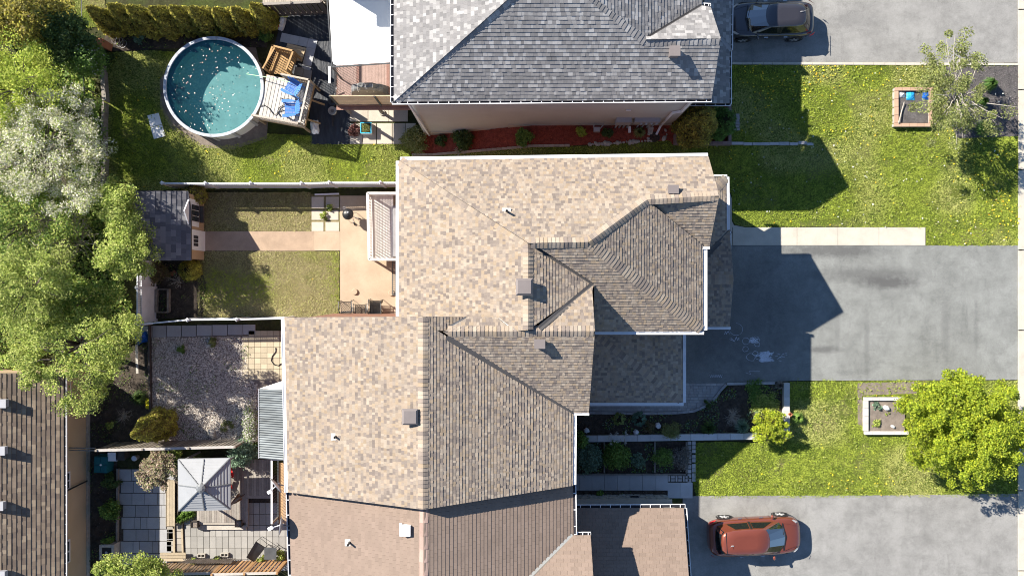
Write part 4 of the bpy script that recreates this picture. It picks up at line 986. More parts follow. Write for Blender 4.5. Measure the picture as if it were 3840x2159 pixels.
rocks([(2490, 520, 1.3), (2496, 490, .8), (2500, 505, .45), (2497, 512, .4), (2431, 520, .7), (2432, 505, .6)], 'stone of the small group beside the dark hole, right mulch end', 'stones at the right end of the mulch bed')
mb = MB(); g = G(2437, 487); mb.slab([g + Vector((-.11, -.26, .12)), g + Vector((.1, -.24, .1)), g + Vector((.17, .05, .15)), g + Vector((.03, .24, .14)), g + Vector((-.13, .15, .13))], .14); mb.build('flat_rock', mt['stone'], None, 'tall tan flat rock standing in red mulch below the meter pipes', 'rock')
g = G(2455, 515); mb = MB(); mb.lathe((g.x, g.y, .012), [(.0001, .0), (.24, .004), (.26, .02), (.22, .03)], 14); mb.build('planting_hole', mt['soil'], None, 'round dark soil hollow at the right end of the red mulch', 'hole')

# brick planter with the two evergreens
bp_ = thing('brick_planter', 'low pink brown block planter wall round the two evergreens at the house corner', 'planter', G(2630, 520))
block_row(bp_, (2532, 507), (2532, 547), 15, .22, .32, (.30, .22, .20)); block_row(bp_, (2540, 541), (2738, 541), 13, .235, .32, (.30, .215, .20)); block_row(bp_, (2731, 534), (2731, 395), 11, .235, .32, (.30, .22, .205))
pl_ = thing('paver_pile', 'neat pile of spare grey pavers on the shaded lawn beside the brick planter', 'pavers', G(2756, 460))
for r_ in range(6):
    for c_ in range(2): paver(pl_, 2741 + c_ * 15.5 + (r_ % 2) * 1.2, 429 + r_ * 10.5, 2755.5 + c_ * 15.5 + (r_ % 2) * 1.2, 439 + r_ * 10.5, .12, col=(.34, .31, .31), name='brick')
sr = thing('stone_border', 'short row of loose grey blocks on the shaded dandelion lawn', 'edging', G(2900, 540))
for i, (x, w, dy) in enumerate(((2740, 46, 0), (2786, 33, 2), (2820, 33, 2), (2852, 32, 2), (2885, 33, 1), (2919, 38, 0), (2958, 32, 2), (2991, 32, -3), (3024, 26, 2))): paver(sr, x, 534 + dy, x + w, 545 + dy + (2 if i in (5, 7) else 0), .12 if i < 8 else .04, col=(.45, .44, .45), name='block')

# upper right planter with orange caps
op = thing('block_planter', 'square planter of orange capped blocks on the sunny lawn under the thin tree', 'planter', G(3426, 402))
z = .30
for (x0, y0, x1, y1, n, ax) in ((3356, 328, 3500, 341, 5, 0), (3353, 462, 3497, 476, 5, 0), (3355, 341, 3370, 462, 4, 1), (3484, 341, 3499, 462, 4, 1)):
    for i in range(n):
        if ax == 0: q = (x0 + (x1 - x0) * i / n, y0, x0 + (x1 - x0) * (i + 1) / n, y1)
        else: q = (x0, y0 + (y1 - y0) * i / n, x1, y0 + (y1 - y0) * (i + 1) / n)
        a, b = P(q[0] + .5, q[3] - .5, z), P(q[2] - .5, q[1] + .5, z)
        mb = MB(); mb.prism(rect(a.x, a.y, b.x, b.y), z - .06, z + R.uniform(-.003, .005), col=sc((.50, .33, .235), R.uniform(.92, 1.08))); mb.build('cap_block', mt['concrete_attr'], op)
        for lv in range(2):
            mb = MB(); mb.prism(rect(a.x + .015, a.y + .02, b.x - .015, b.y - .015), lv * .12, .115 + lv * .12, col=sc((.46, .42, .38), R.uniform(.9, 1.1))); mb.build('wall_block', mt['concrete_attr'], op)
mt['azure'] = M('azure_plastic', (.03, .34, .68), .4)
a, b = P(3371, 461, .2), P(3483, 342, .2); mb = MB(); mb.prism(rect(a.x, a.y, b.x, b.y), 0, .17); mb.build('planter_soil', mt['darkmulch'], op)
for (X0, Y0, X1, Y1, lb, col) in ((3401, 344, 3431, 375, 'bright blue plastic sack of garden soil in the orange planter', 'azure'), (3460, 346, 3486, 374, 'crumpled blue and white sack at the right inside the orange planter', 'tarp'), (3374, 344, 3396, 366, 'crumpled silver sheet in the corner of the orange planter', 'alu')):
    a, b = P(X0, Y1, .25), P(X1, Y0, .25); m = MB(); N = 6
    vs = [(a.x + (b.x - a.x) * i / N, a.y + (b.y - a.y) * j / N, .19 + (.10 * math.sin(math.pi * i / N) * math.sin(math.pi * j / N)) + R.uniform(-.012, .02)) for j in range(N + 1) for i in range(N + 1)]
    m.add(vs, [(j * (N + 1) + i, j * (N + 1) + i + 1, (j + 1) * (N + 1) + i + 1, (j + 1) * (N + 1) + i) for j in range(N) for i in range(N)]); m.build('plastic_sack', mt[col], None, lb, 'sack')
mb = MB(); mb.tube([P(3391, 383, .3), P(3382, 415, .25), P(3370, 462, .36)], [.02, .03, .03], 6); mb.build('stick', mt['bark_pale'], None, 'long pale stick leaning across the orange planter', 'stick')

# lower right planter, whitewashed blocks
wp = thing('white_planter', 'low whitewashed block planter with grey soil, partly under the bright green tree', 'planter', G(3300, 1560))
a, b = G(3243, 1618), G(3390, 1496); mb = MB(); mb.prism(rect(a.x, a.y, b.x, b.y), 0, .10); mb.build('planter_soil', mt['dry_soil'], wp)
for (x0, y0, x1, y1, n, ax) in ((3236, 1488, 3400, 1500, 6, 0), (3238, 1614, 3400, 1627, 6, 0), (3234, 1500, 3250, 1614, 4, 1)):
    for i in range(n):
        q = (x0 + (x1 - x0) * i / n, y0, x0 + (x1 - x0) * (i + 1) / n, y1) if ax == 0 else (x0, y0 + (y1 - y0) * i / n, x1, y0 + (y1 - y0) * (i + 1) / n)
        paver(wp, *q, h=.22, col=(.60, .57, .54), name='block')
for X, Y, s, lb in ((3318, 1527, 1.5, 'smooth pale grey boulder in the whitewashed planter'), (3343, 1597, .9, 'small pointed white rock near the tree in the whitewashed planter')):
    g = G(X, Y); mb = MB(); mb.blob((g.x, g.y, .16), (.13 * s, .085 * s, .08 * s), 8, 5, .1, rz=-.5); mb.build('boulder', mt['rockwhite'], None, lb, 'rock')

# lower house front garden: grey pavers in running bond with a curved kerb
pv = thing('paver_path', 'shaded grey brick paved path curving beside the porch roof of the lower house', 'paving', G(2500, 1530))
border = [(2210, 1547), (2440, 1550), (2540, 1547), (2600, 1541), (2645, 1522), (2680, 1493), (2700, 1465), (2722, 1441)]
poly = [(2200, 1440), (2720, 1440)] + [(x - 3, y - 3) for x, y in border[::-1]]
rr = random.Random(4); npv = 0
yy = 1436
while yy < 1550:
    rh = 10.5; x = 2180 + rr.uniform(0, 14)
    while x < 2735:
        w = rr.choice((13, 17, 21)); cx, cy = x + w / 2, yy + rh / 2
        n = inside(np.array([[cx, cy]]), poly)[0] and inside(np.array([[cx + w * .4, cy]]), poly)[0]
        if n and (cx > 2560 or cy > 1505) and npv < 290: paver(pv, x, yy, x + w, yy + rh, .03, col=(.37, .36, .355), g=1.1); npv += 1
        x += w
    yy += rh
surface('paver_joint_sand', [(2200, 1438), (2722, 1439)] + border[::-1], mt['grey'], .010)
kb = thing('curved_kerb', 'curved kerb of small grey stones between the paved path and the planting', 'kerb', G(2600, 1540))
for p, q in zip(border, border[1:]): block_row(kb, p, q, 9, .3, .07, (.37, .36, .36))
block_row(kb, (2724, 1439), (2905, 1436), 9, .42, .08, (.40, .39, .39))
rw = thing('garden_retaining_wall', 'long straight wall of grey slabs between the two shaded planting beds', 'wall', G(2500, 1643))
block_row(rw, (2190, 1642), (2832, 1632), 23, .645, .28, (.58, .58, .58), name='wall_slab'); 
rw2 = thing('garden_retaining_wall', 'short upright wall of pale slabs with a clay pot, right end of the planting bed', 'wall', G(2945, 1530))
block_row(rw2, (2943, 1640), (2943, 1433), 22, .65, .3, (.55, .54, .51), name='wall_slab')
g = G(2952, 1548); mb = MB(); mb.lathe((g.x, g.y, .3), [(.07, 0), (.10, .16), (.115, .16), (.115, .2), (.085, .2), (.075, .05), (.001, .05)], 4); mb.build('flower_pot', mt['clay'], None, 'small square clay pot on the pale slab wall beside the round shrub', 'pot')
fr = thing('timber_bed_frame', 'grey timber frames dividing the lower shaded planting bed into three', 'edging', G(2400, 1770))
for p, q in (((2265, 1655), (2265, 1770)), ((2454, 1655), (2454, 1770)), ((2572, 1655), (2572, 1778)), ((2150, 1775), (2340, 1776)), ((2340, 1776), (2575, 1776))):
    a, b = G(*p), G(*q); mb = MB(); mb.beam(a + Vector((0, 0, .09)), b + Vector((0, 0, .09)), .065, .16); mb.build('timber', mt['wood_grey'], fr)
sw = thing('slab_walk', 'shaded walk of square grey slabs beside the bottom house wall', 'paving', G(2350, 1810))
for i in range(8): paver(sw, 2125 + i * 47.4, 1780, 2125 + (i + 1) * 47.4, 1838, .035, col=(.50, .51, .52), name='slab')
for i in range(2): paver(sw, 2503 + i * 47, 1808, 2550 + i * 47, 1867, .035, col=(.52, .53, .54), name='slab')
bk = thing('brick_path', 'narrow path of small grey bricks with dark joints beside the planting beds', 'paving', G(2592, 1720))
yy = 1653
while yy < 1800:
    o_ = rr.uniform(0, 8); paver(bk, 2577, yy, 2593, yy + 16, .035, col=(.53, .52, .51), g=2.2, name='brick'); paver(bk, 2594, yy - o_, 2609, yy + 17 - o_, .035, col=(.53, .52, .51), g=2.2, name='brick'); yy += 17.5
x = 2505
while x < 2570:
    paver(bk, x, 1782, x + 9, 1805, .035, col=(.53, .52, .51), g=2.2, name='brick'); paver(bk, x + 10, 1782, x + 26, 1793, .035, col=(.53, .52, .51), g=2.2, name='brick'); paver(bk, x + 10, 1794, x + 26, 1805, .035, col=(.53, .52, .51), g=2.2, name='brick'); x += 27
for X, Y, lb in ((2198, 1612, 'white angular rock at the left end of the upper shaded bed'), (2385, 1617, 'white pointed rock against the long grey slab wall'), (2467, 1595, 'large white rock in the middle of the upper shaded bed')):
    g = G(X, Y); mb = MB(); mb.blob((g.x, g.y, .12), (.16, .15, .12), 6, 4, .28, rz=R.uniform(0, 3)); mb.build('quartz_rock', mt['rockwhite'], None, lb, 'rock')

# bark chips strewn over the beds
def chips(name, px, dens, cols, seed, s=.03, z=.03):
    poly = gpoly(px); rng = np.random.RandomState(seed); p = scatter(poly, dens, rng); n = len(p); p3 = np.column_stack([p, gzv(p[:, 0]) + z + rng.uniform(0, .02, n)])
    return leaf_quads(p3, s * rng.uniform(.5, 1.5, n), rng, .6, .35), pal(rng, n, cols, .3)
cv, cc_ = [], []
for px, dn, cl, sd in (([(1560, 560), (1640, 515), (2500, 470), (2520, 470), (2505, 525), (2215, 538), (1900, 552), (1650, 572)], 220, [(.34, .08, .05), (.42, .11, .07), (.20, .05, .035)], 1),
                       ([(3560, 250), (3820, 250), (3820, 508), (3600, 512)], 260, [(.16, .14, .15), (.24, .21, .22), (.09, .08, .085)], 2),
                       ([(2540, 400), (2725, 400), (2725, 533), (2540, 533)], 150, [(.16, .05, .04), (.1, .04, .035)], 3),
                       ([(2155, 1556), (2600, 1552), (2740, 1446), (2930, 1440), (2930, 1630), (2155, 1630)], 120, [(.10, .075, .06), (.16, .11, .08), (.05, .04, .035)], 4),
                       ([(2155, 1660), (2570, 1660), (2570, 1770), (2155, 1770)], 120, [(.09, .075, .06), (.14, .11, .09)], 5), ([(2155, 1840), (2500, 1840), (2500, 1862), (2155, 1862)], 150, [(.10, .07, .06), (.2, .15, .12)], 6),
                       ([(420, 95), (1000, 110), (960, 180), (560, 186), (400, 190)], 90, [(.10, .08, .07), (.17, .13, .11)], 7), ([(590, 980), (745, 980), (775, 1085), (755, 1188), (590, 1190)], 140, [(.10, .085, .07), (.2, .165, .14), (.05, .04, .04)], 8),
                       ([(335, 1450), (568, 1260), (568, 1660), (440, 1700), (440, 2200), (335, 2200)], 50, [(.06, .05, .045), (.12, .10, .09), (.25, .24, .2)], 9), ([(100, 200), (385, 200), (385, 1250), (560, 1250), (400, 1400), (0, 1380), (0, 200)], 40, [(.10, .09, .05), (.06, .06, .03), (.16, .13, .10)], 10)):
    v, c = chips('x', px, dn, cl, sd); cv.append(v); cc_.append(c)
V = np.concatenate(cv); C_ = np.concatenate(cc_); np_mesh('bark_chips', V, len(C_), 4, C_, mt['chips'], kind='stuff')

# gravel garden: thousands of pale stones
def gravel(px, dens, cols, seed, s=.03, name='gravel', w=None):
    poly = gpoly(px); rng = np.random.RandomState(seed); p = scatter(poly, dens, rng); n = len(p); r = s * rng.uniform(.5, 1.5, n); z = gzv(p[:, 0]) + .02
    th = rng.uniform(0, 6.283, n); e = rng.uniform(.6, 1.0, n)
    ax = np.column_stack([np.cos(th) * r, np.sin(th) * r]); bx = np.column_stack([-np.sin(th) * r * e, np.cos(th) * r * e]); c = np.zeros((n, 5, 3))
    c[:, 0, :2] = p + ax; c[:, 1, :2] = p + bx; c[:, 2, :2] = p - ax; c[:, 3, :2] = p - bx; c[:, 4, :2] = p + rng.normal(0, .2, (n, 2)) * r[:, None]; c[:, :4, 2] = z[:, None] - .01 + rng.uniform(0, .015, (n, 4)); c[:, 4, 2] = z + r * rng.uniform(.5, 1.0, n)
    f = c[:, [0, 1, 4, 1, 2, 4, 2, 3, 4, 3, 0, 4], :].reshape(-1, 3); col = pal(rng, n, cols, .2, w); return np_mesh(name, f, n * 4, 3, np.repeat(col, 4, 0), mt['gravel'], kind='stuff')
gravel([(570, 1266), (900, 1262), (925, 1300), (930, 1420), (965, 1440), (972, 1600), (940, 1652), (572, 1652)], 800, [(.68, .63, .56), (.56, .52, .46), (.78, .73, .66), (.32, .29, .27), (.46, .40, .36)], 31, w=[.3, .22, .2, .13, .15])

# ================================================================== FENCES
def vinyl_fence(name, label, pts, h, post_at=None, lattice=.28, group=None):
    root = thing(name, label, 'fence', pts[0], group)
    for p in pts:
        p = Vector(p); mb = MB(); mb.box((p.x, p.y, p.z + (h + .08) / 2), (.13, .13, h + .08)); po = mb.build('post', mt['vinyl'], root)
        mb = MB(); mb.lathe((p.x, p.y, p.z + h + .08), [(.115, 0), (.115, .03), (.001, .10)], 4); mb.build('post_cap', mt['vinyl'], po)
    for p, q in zip(pts, pts[1:]):
        p, q = Vector(p), Vector(q); u = Vector((0, 0, 1)); mb = MB(); mb.beam(p + u * (h - .03), q + u * (h - .03), .075, .07); mb.build('top_rail', mt['vinyl'], root)
        mb = MB(); mb.beam(p + u * (h - lattice - .03), q + u * (h - lattice - .03), .06, .06); mb.beam(p + u * .1, q + u * .1, .06, .08); mb.build('lower_rail', mt['vinyl'], root)
        mb = MB(); hh = h - lattice - .1; mb.beam(p + u * (.1 + hh / 2), q + u * (.1 + hh / 2), .03, hh); mb.build('panel', mt['vinyl'], root)
        mb = MB(); L = (q - p).length; d = (q - p) / L; n = int(L / .11)
        for i in range(n):
            c = p + d * (L * (i + .5) / n); mb.beam(c + u * (h - lattice), c + u * (h - .06), .012, .035, up=d)
        mb.beam(p + u * (h - lattice * .55), q + u * (h - lattice * .55), .014, .035); mb.build('lattice', mt['vinyl'], root)
    return root
def fz(x): return gz(x)
vinyl_fence('vinyl_fence', 'white vinyl fence between the pool lawn and the tan patio yard', [(-17.8, 5.33, fz(-17.8)), (-15.6, 5.32, fz(-16)), (-13.3, 5.32, LOW), (-10.72, 5.32, LOW), (-9.3, 5.36, LOW), (-6.7, 5.36, LOW), (-4.55, 5.36, LOW)], 1.75)
vinyl_fence('vinyl_fence', 'white vinyl fence between the small lawn and the gravel garden', [(-19.15, -1.87, LOW), (-16.5, -1.62, LOW), (-14.0, -1.60, LOW), (-11.6, -1.55, LOW)], 1.75)
vinyl_fence('vinyl_fence', 'tall white vinyl fence with lattice top below the shed, behind the raised bed', [(-18.9, -1.7, LOW), (-18.9, .02, LOW), (-18.9, 1.5, LOW)], 2.15, lattice=.42)
def board_fence(name, label, p0, p1, h, bw, gap, cols, posts=3, cap=True, lean=0.0, side=1, mat='wood_attr', group=None, rails=True):
    p0, p1 = Vector(p0), Vector(p1); root = thing(name, label, 'fence', p0, group); d = p1 - p0; L = d.length; d.normalize(); nrm = Vector((d.y, -d.x, 0)) * side; u = Vector((0, 0, 1))
    n = int(L / (bw + gap)); st = L / n
    for i in range(n):
        c = p0 + d * (st * (i + .5)); mb = MB(); mb.beam(c + nrm * .03 + u * .05, c + nrm * .03 + u * h, bw, .022, up=nrm, col=sc(cols[i % len(cols)], R.uniform(.8, 1.2))); mb.build('board', mt[mat], root)
    for k in range(posts):
        c = p0 + d * (L * k / max(1, posts - 1)); mb = MB(); mb.box((c.x, c.y, c.z + (h + .1) / 2), (.1, .1, h + .1), rz=math.atan2(d.y, d.x), col=cols[0]); mb.build('post', mt[mat], root)
    if rails:
        for hh in (.25, h - .25): mb = MB(); mb.beam(p0 + u * hh - nrm * .02, p1 + u * hh - nrm * .02, .05, .09, col=sc(cols[0], .8)); mb.build('rail', mt[mat], root)
    if cap: mb = MB(); mb.beam(p0 + u * (h + .02), p1 + u * (h + .02), .13, .035, col=cap if isinstance(cap, tuple) else sc(cols[0], 1.3)); mb.build('cap_rail', mt[mat], root)
    return root
GW = [(.27, .235, .20), (.22, .19, .165), (.31, .27, .23)]
board_fence('wooden_fence', 'weathered board fence with pale cap between gravel garden and the grey gazebo', (-21.0, -8.2, LOW), (-14.0, -8.02, LOW), 2.05, .13, .075, GW, 4, cap=(.48, .45, .42), side=-1)
f_ = thing('fence_rail', 'dark double rail at the left end of the weathered fence by the bungalow', 'rail', (-22, -8.2, LOW))
for dy in (0, .12): mb = MB(); mb.beam((-22.4, -8.2 + dy, -.5), (-21.1, -8.22 + dy, -.5), .05, .07); mb.build('rail', mt['wood_grey'], f_)
OW = [(.42, .24, .11), (.50, .30, .14), (.36, .21, .11)]
board_fence('wooden_fence', 'orange cedar board fence along the bottom edge beside the brown house', (-15.2, -14.5, LOW), (-11.9, -14.42, LOW), 1.95, .13, .07, OW, 3, cap=(.52, .47, .42), side=-1)
board_fence('wooden_fence', 'brown board fence right of the small bottom tree, behind the flower pots', (-18.6, -14.6, LOW), (-15.3, -14.52, LOW), 1.7, .13, .05, [(.30, .20, .12), (.25, .18, .12)], 3, cap=(.48, .44, .38), side=-1)
# diagonal lattice screen in front of it
lt = MB(); a0, b0 = Vector((-17.4, -14.28, LOW + .75)), Vector((-14.6, -14.28, LOW + .75)); n = 30
for i in range(n):
    x = a0.x + (b0.x - a0.x) * i / n
    lt.beam((x, a0.y, LOW + .25), (min(x + .5, b0.x), a0.y, LOW + .95), .012, .03, up=(0, 1, 0)); lt.beam((x, a0.y + .012, LOW + .95), (min(x + .5, b0.x), a0.y + .012, LOW + .25), .012, .03, up=(0, 1, 0))
lt.build('lattice_screen', mt['wood_grey'], None, 'brown diagonal lattice screen behind the two round flower pots', 'lattice')
board_fence('wooden_fence', 'weathered board fence behind the black fabric area, sun shining through its gaps', (-12.75, 14.42, LOW), (-9.7, 14.55, LOW), 1.8, .22, .05, [(.17, .145, .13), (.20, .17, .15)], 3, cap=(.34, .31, .28), side=1)
f_ = thing('wooden_fence', 'old grey plank fence between the left trees and the pool lawn', 'fence', G(390, 500))
for (X0, Y0, X1, Y1, w) in ((381, 262, 391, 378, .22), (386, 382, 385, 440, .11), (384, 440, 383, 580, .10), (388, 592, 383, 712, .16), (370, 150, 378, 262, .07)):
    a, b = P(X0, Y0, LOW + .6), P(X1, Y1, LOW + .6); mb = MB(); mb.beam(a, b, w, .04); mb.build('cap_plank', mt['wood_grey'], f_)
    n = max(1, int((a - b).length / .16))
    for i in range(n): c = a.lerp(b, (i + .5) / n); mb = MB(); mb.beam((c.x, c.y, LOW), (c.x, c.y, LOW + .57), .158, .02, up=(1, 0, 0)); mb.build('board', mt['wood_grey'], f_)
f_ = thing('metal_fence', 'thin black metal fence rail running down through the left trees', 'fence', G(315, 300))
pts = [P(305, -20, -.9), P(309, 140, -.9), P(315, 330, -.9), P(320, 560, -.9)]; mb = MB(); mb.tube(pts, .03, 6); mb.build('top_rail', mt['dkgrey'], f_)
for p in pts[1:]: mb = MB(); mb.tube([(p.x, p.y, LOW), p], .03, 6); mb.build('post', mt['dkgrey'], f_)
a, b = P(342, 162, -1.1), P(374, 140, -1.1); mb = MB(); mb.box(((a.x + b.x) / 2, (a.y + b.y) / 2, LOW + .75), (.55, .36, 1.1), rz=-.25); mb.build('brown_crate', mt['clay'], None, 'brown wooden crate lid beside the metal fence in the top left trees', 'crate')

# ================================================================== MIDDLE YARD: shed, deck, grill, chairs
sh = thing('garden_shed', 'small garden shed with dark slate shingles, tan siding and white framed window and door', 'shed', G(650, 860))
SHC = [(.15, .15, .165), (.19, .185, .20), (.115, .115, .13), (.23, .225, .235)]
ES = lin(-.5, -.5, 0, -16.27, 0)
rs = Roof(sh, .24, .18, .40, SHC, [30, 30, 25, 15], th=.018, seed=12)
rs.plane([[(500, 717), (705, 717), (716, 800), (716, 977), (500, 977)]], ES); rs.finish()
ys0, ys1 = P(716, 977, -.5).y, P(705, 717, -.5).y
wall(sh, rect(-19.3, ys0 + .1, -16.36, ys1 - .12), -.55, 'siding_tan')
mb = MB()
for i in range(20):
    y_ = ys0 + .1 + i * (ys1 - ys0 - .22) / 20; mb.beam((-16.35, y_, LOW + .1), (-16.35, y_, -.6), .02, .02, up=(1, 0, 0))
mb.build('siding_batten', mt['siding_tan'], sh)
yt0, yt1 = P(740, 850, -1.2).y, P(710, 745, -.6).y
mb = MB(); mb.slab([(-16.33, yt0, -1.75), (-16.33, yt1, -1.75), (-16.33, yt1, -.5), (-16.33, (yt0 + yt1) / 2, .1), (-16.33, yt0, -.5)], .06, dirn=(-1, 0, 0)); db = mb.build('window_surround', mt['white'], sh)
wy0, wy1 = P(721, 831, -1).y, P(721, 767, -1).y
for r_ in range(2):
    for c_ in range(3):
        h_ = (wy1 - wy0) / 3; mb = MB(); mb.box((-16.30, wy0 + h_ * (c_ + .5), -1.42 + r_ * .46), (.02, h_ - .04, .42)); mb.build('pane', mt['glass'], db)
mb = MB(); mb.box((-16.22, (wy0 + wy1) / 2, -1.85), (.2, wy1 - wy0, .18)); mb.build('flower_box', mt['wood_dark'], sh)
dy0, dy1 = P(740, 939, -1.5).y, P(740, 864, -1.5).y
mb = MB(); mb.box((-16.32, (dy0 + dy1) / 2, -1.55), (.07, dy1 - dy0, 1.85)); dr = mb.build('door', mt['white'], sh)
for r_ in range(2):
    for c_ in range(3):
        h_ = (dy1 - dy0) * .55 / 3; mb = MB(); mb.box((-16.275, (dy0 + dy1) / 2 - .05 + h_ * (c_ - 1), -1.35 + r_ * .3), (.02, h_ - .03, .27)); mb.build('pane', mt['glass'], dr)

# raised bed frame, brick, slabs in grass
rbd = thing('raised_bed', 'empty raised bed frame of grey timber beside the white lattice fence', 'planter', G(615, 1128))
for p, q in (((592, 1086), (592, 1170)), ((637, 1084), (637, 1170)), ((592, 1171), (638, 1171)), ((592, 1085), (638, 1085))):
    a, b = G(*p), G(*q); mb = MB(); mb.beam(a + Vector((0, 0, .13)), b + Vector((0, 0, .13)), .11 if p[0] == q[0] else .05, .26); mb.build('timber', mt['wood_grey'], rbd)
g = G(651, 1024); mb = MB(); mb.box(g + Vector((0, 0, .05)), (.28, .2, .09), rz=.6); mb.build('brick', mt['clay'], None, 'single pinkish brick lying on dark soil left of the round golden bush', 'brick')
st = thing('stepping_slabs', 'six grey slabs sunk in the grass between small lawn and tan patio', 'paving', G(1220, 800))
for (x0, y0, x1, y1) in ((1168, 738, 1215, 782), (1222, 738, 1272, 782), (1168, 788, 1214, 826), (1222, 788, 1270, 826), (1168, 832, 1214, 868), (1220, 832, 1272, 868)): paver(st, x0, y0, x1, y1, .02, col=(.56, .50, .41), name='slab', g=1.6)
mb = MB(); a, b = G(1182, 731), G(1272, 728); mb.beam(a + Vector((0, 0, .08)), b + Vector((0, 0, .08)), .08, .08); mb.build('white_beam', mt['white'], None, 'thin white timber lying along the foot of the white fence', 'beam')

dk = thing('deck', 'small raised white washed deck with baluster railing beside the middle house', 'deck', G(1430, 850)); DZ = LOW + .75
a, b = P(1384, 968, DZ), P(1475, 728, DZ); n = 9; WHT = (.80, .78, .74)
for i in range(n):
    x = a.x + (b.x - a.x) * (i + .5) / n; mb = MB(); mb.box((x, (a.y + b.y) / 2, DZ), ((b.x - a.x) / n - .008, b.y - a.y, .03), col=sc(WHT, R.uniform(.93, 1.06))); mb.build('board', mt['wood_attr'], dk)
mb = MB(); mb.box((b.x + .13, a.y + (b.y - a.y) * .42, DZ + .06), (.25, (b.y - a.y) * .8, .1)); mb.build('step', mt['grey'], dk)
mb = MB(); mb.box((b.x + .45, (a.y + b.y) / 2, DZ - .02), (.4, b.y - a.y, .05)); mb.build('threshold', mt['white'], dk)
RZ = DZ + .95; c1, c2, c3, c4 = P(1500, 725, RZ), P(1378, 725, RZ), P(1384, 973, RZ), P(1500, 973, RZ)
for p, q in ((c1, c2), (c2, c3), (c3, c4)):
    mb = MB(); mb.beam(p, q, .13, .035, col=WHT); mb.build('top_rail', mt['wood_attr'], dk); d_ = Vector((0, 0, -.84)); mb = MB(); mb.beam(p + d_, q + d_, .05, .06, col=WHT); mb.build('bottom_rail', mt['wood_attr'], dk)
    L = (q - p).length; m_ = int(L / .15)
    for i in range(m_): c = p.lerp(q, (i + .5) / m_); mb = MB(); mb.box(c - Vector((0, 0, .44)), (.025, .072, .82) if abs((q - p).y) > abs((q - p).x) else (.072, .025, .82), col=WHT); mb.build('baluster', mt['wood_attr'], dk)
for p in (c2, c3): mb = MB(); mb.box((p.x, p.y, (p.z + LOW) / 2), (.09, .09, p.z - LOW), col=WHT); mb.build('post', mt['wood_attr'], dk)

kg = thing('kettle_grill', 'black kettle grill on wheels standing on the tan patio beside the deck', 'grill', G(1315, 808)); g = G(1316, 809); H_ = .78
mb = MB(); mb.lathe(g + Vector((0, 0, H_ - .22)), [(.02, 0), (.16, .02), (.26, .12), (.29, .22)], 20); mb.build('bowl', mt['black'], kg, smooth=True)
mb = MB(); mb.lathe(g + Vector((0, 0, H_)), [(.295, 0), (.285, .06), (.23, .13), (.12, .175), (.001, .19)], 20); lid = mb.build('lid', mt['black'], kg, smooth=True)
mb = MB(); mb.tube([g + Vector((-.02, -.13, H_ + .17)), g + Vector((0, -.1, H_ + .23)), g + Vector((.05, -.02, H_ + .23)), g + Vector((.05, .0, H_ + .18))], .016); mb.build('handle', mt['black'], lid)
mb = MB(); mb.lathe(g + Vector((.02, .09, H_ + .165)), [(.05, 0), (.05, .02), (.001, .022)], 12); mb.build('vent', mt['alu'], lid)
for a_ in (.4, 2.5, 4.6): mb = MB(); mb.tube([g + Vector((math.cos(a_) * .2, math.sin(a_) * .2, H_ - .12)), g + Vector((math.cos(a_) * .36, math.sin(a_) * .36, .02))], .014); mb.build('leg', mt['alu'], kg)
for a_, w_ in ((-.35, 1), (-1.15, 1)):
    c = g + Vector((math.cos(a_) * .48, math.sin(a_) * .48, .08)); mb = MB(); mb.tube([c + Vector((.03 * math.sin(a_), -.03 * math.cos(a_), 0)), c - Vector((.03 * math.sin(a_), -.03 * math.cos(a_), 0))], .08, 12); mb.build('wheel', mt['black'], kg)
    mb = MB(); mb.tube([g + Vector((0, 0, .12)), c], .01); mb.build('axle', mt['alu'], kg)
mb = MB(); c = g + Vector((-.15, .26, H_)); mb.tube([c, c + Vector((-.12, .05, .02)), c + Vector((-.05, .14, .02)), c + Vector((.06, .07, 0))], .012); mb.build('side_handle', mt['alu'], kg)

def lattice_chair():
    """cast metal chair seen from above, back towards -y"""
    r = thing('patio_chair', 'x', 'chair'); W2, D2 = .34, .30
    def grid(c0, u, v, nu, nv, name):
        mb = MB(); c0, u, v = Vector(c0), Vector(u), Vector(v)
        for a_, b_ in ((c0, c0 + u), (c0 + u, c0 + u + v), (c0 + u + v, c0 + v), (c0 + v, c0)): mb.tube([a_, b_], .018, 5)
        k = nu + nv
        for i in range(1, k):
            f = i / k * 2
            for flip in (0, 1):
                s0, s1 = max(0, f - 1), min(1, f); p_, q_ = (s0, f - s0), (s1, f - s1)
                if flip: p_, q_ = (1 - p_[0], p_[1]), (1 - q_[0], q_[1])
                mb.tube([c0 + u * p_[0] + v * p_[1], c0 + u * q_[0] + v * q_[1]], .009, 4, caps=False)
        return mb.build(name, mt['black'], r)
    grid((-W2 + .05, -D2 + .03, .42), (2 * W2 - .1, 0, 0), (0, 2 * D2 - .06, .02), 6, 6, 'seat'); grid((-W2 + .05, -D2, .45), (2 * W2 - .1, 0, 0), (0, -.16, .48), 6, 5, 'back')
    for s in (-1, 1):
        mb = MB(); mb.tube([(s * W2, -D2 - .05, .68), (s * (W2 + .04), -.05, .70), (s * (W2 + .02), D2, .64), (s * W2, D2 + .06, .58)], .02, 5); mb.build('arm', mt['black'], r)
        for y_ in (-1, 1): mb = MB(); mb.tube([(s * W2, y_ * D2, .62 if y_ > 0 else .5), (s * W2, y_ * D2, .3), (s * (W2 + .02), y_ * (D2 + .06), 0)], .018, 5); mb.build('leg', mt['black'], r)
    return r
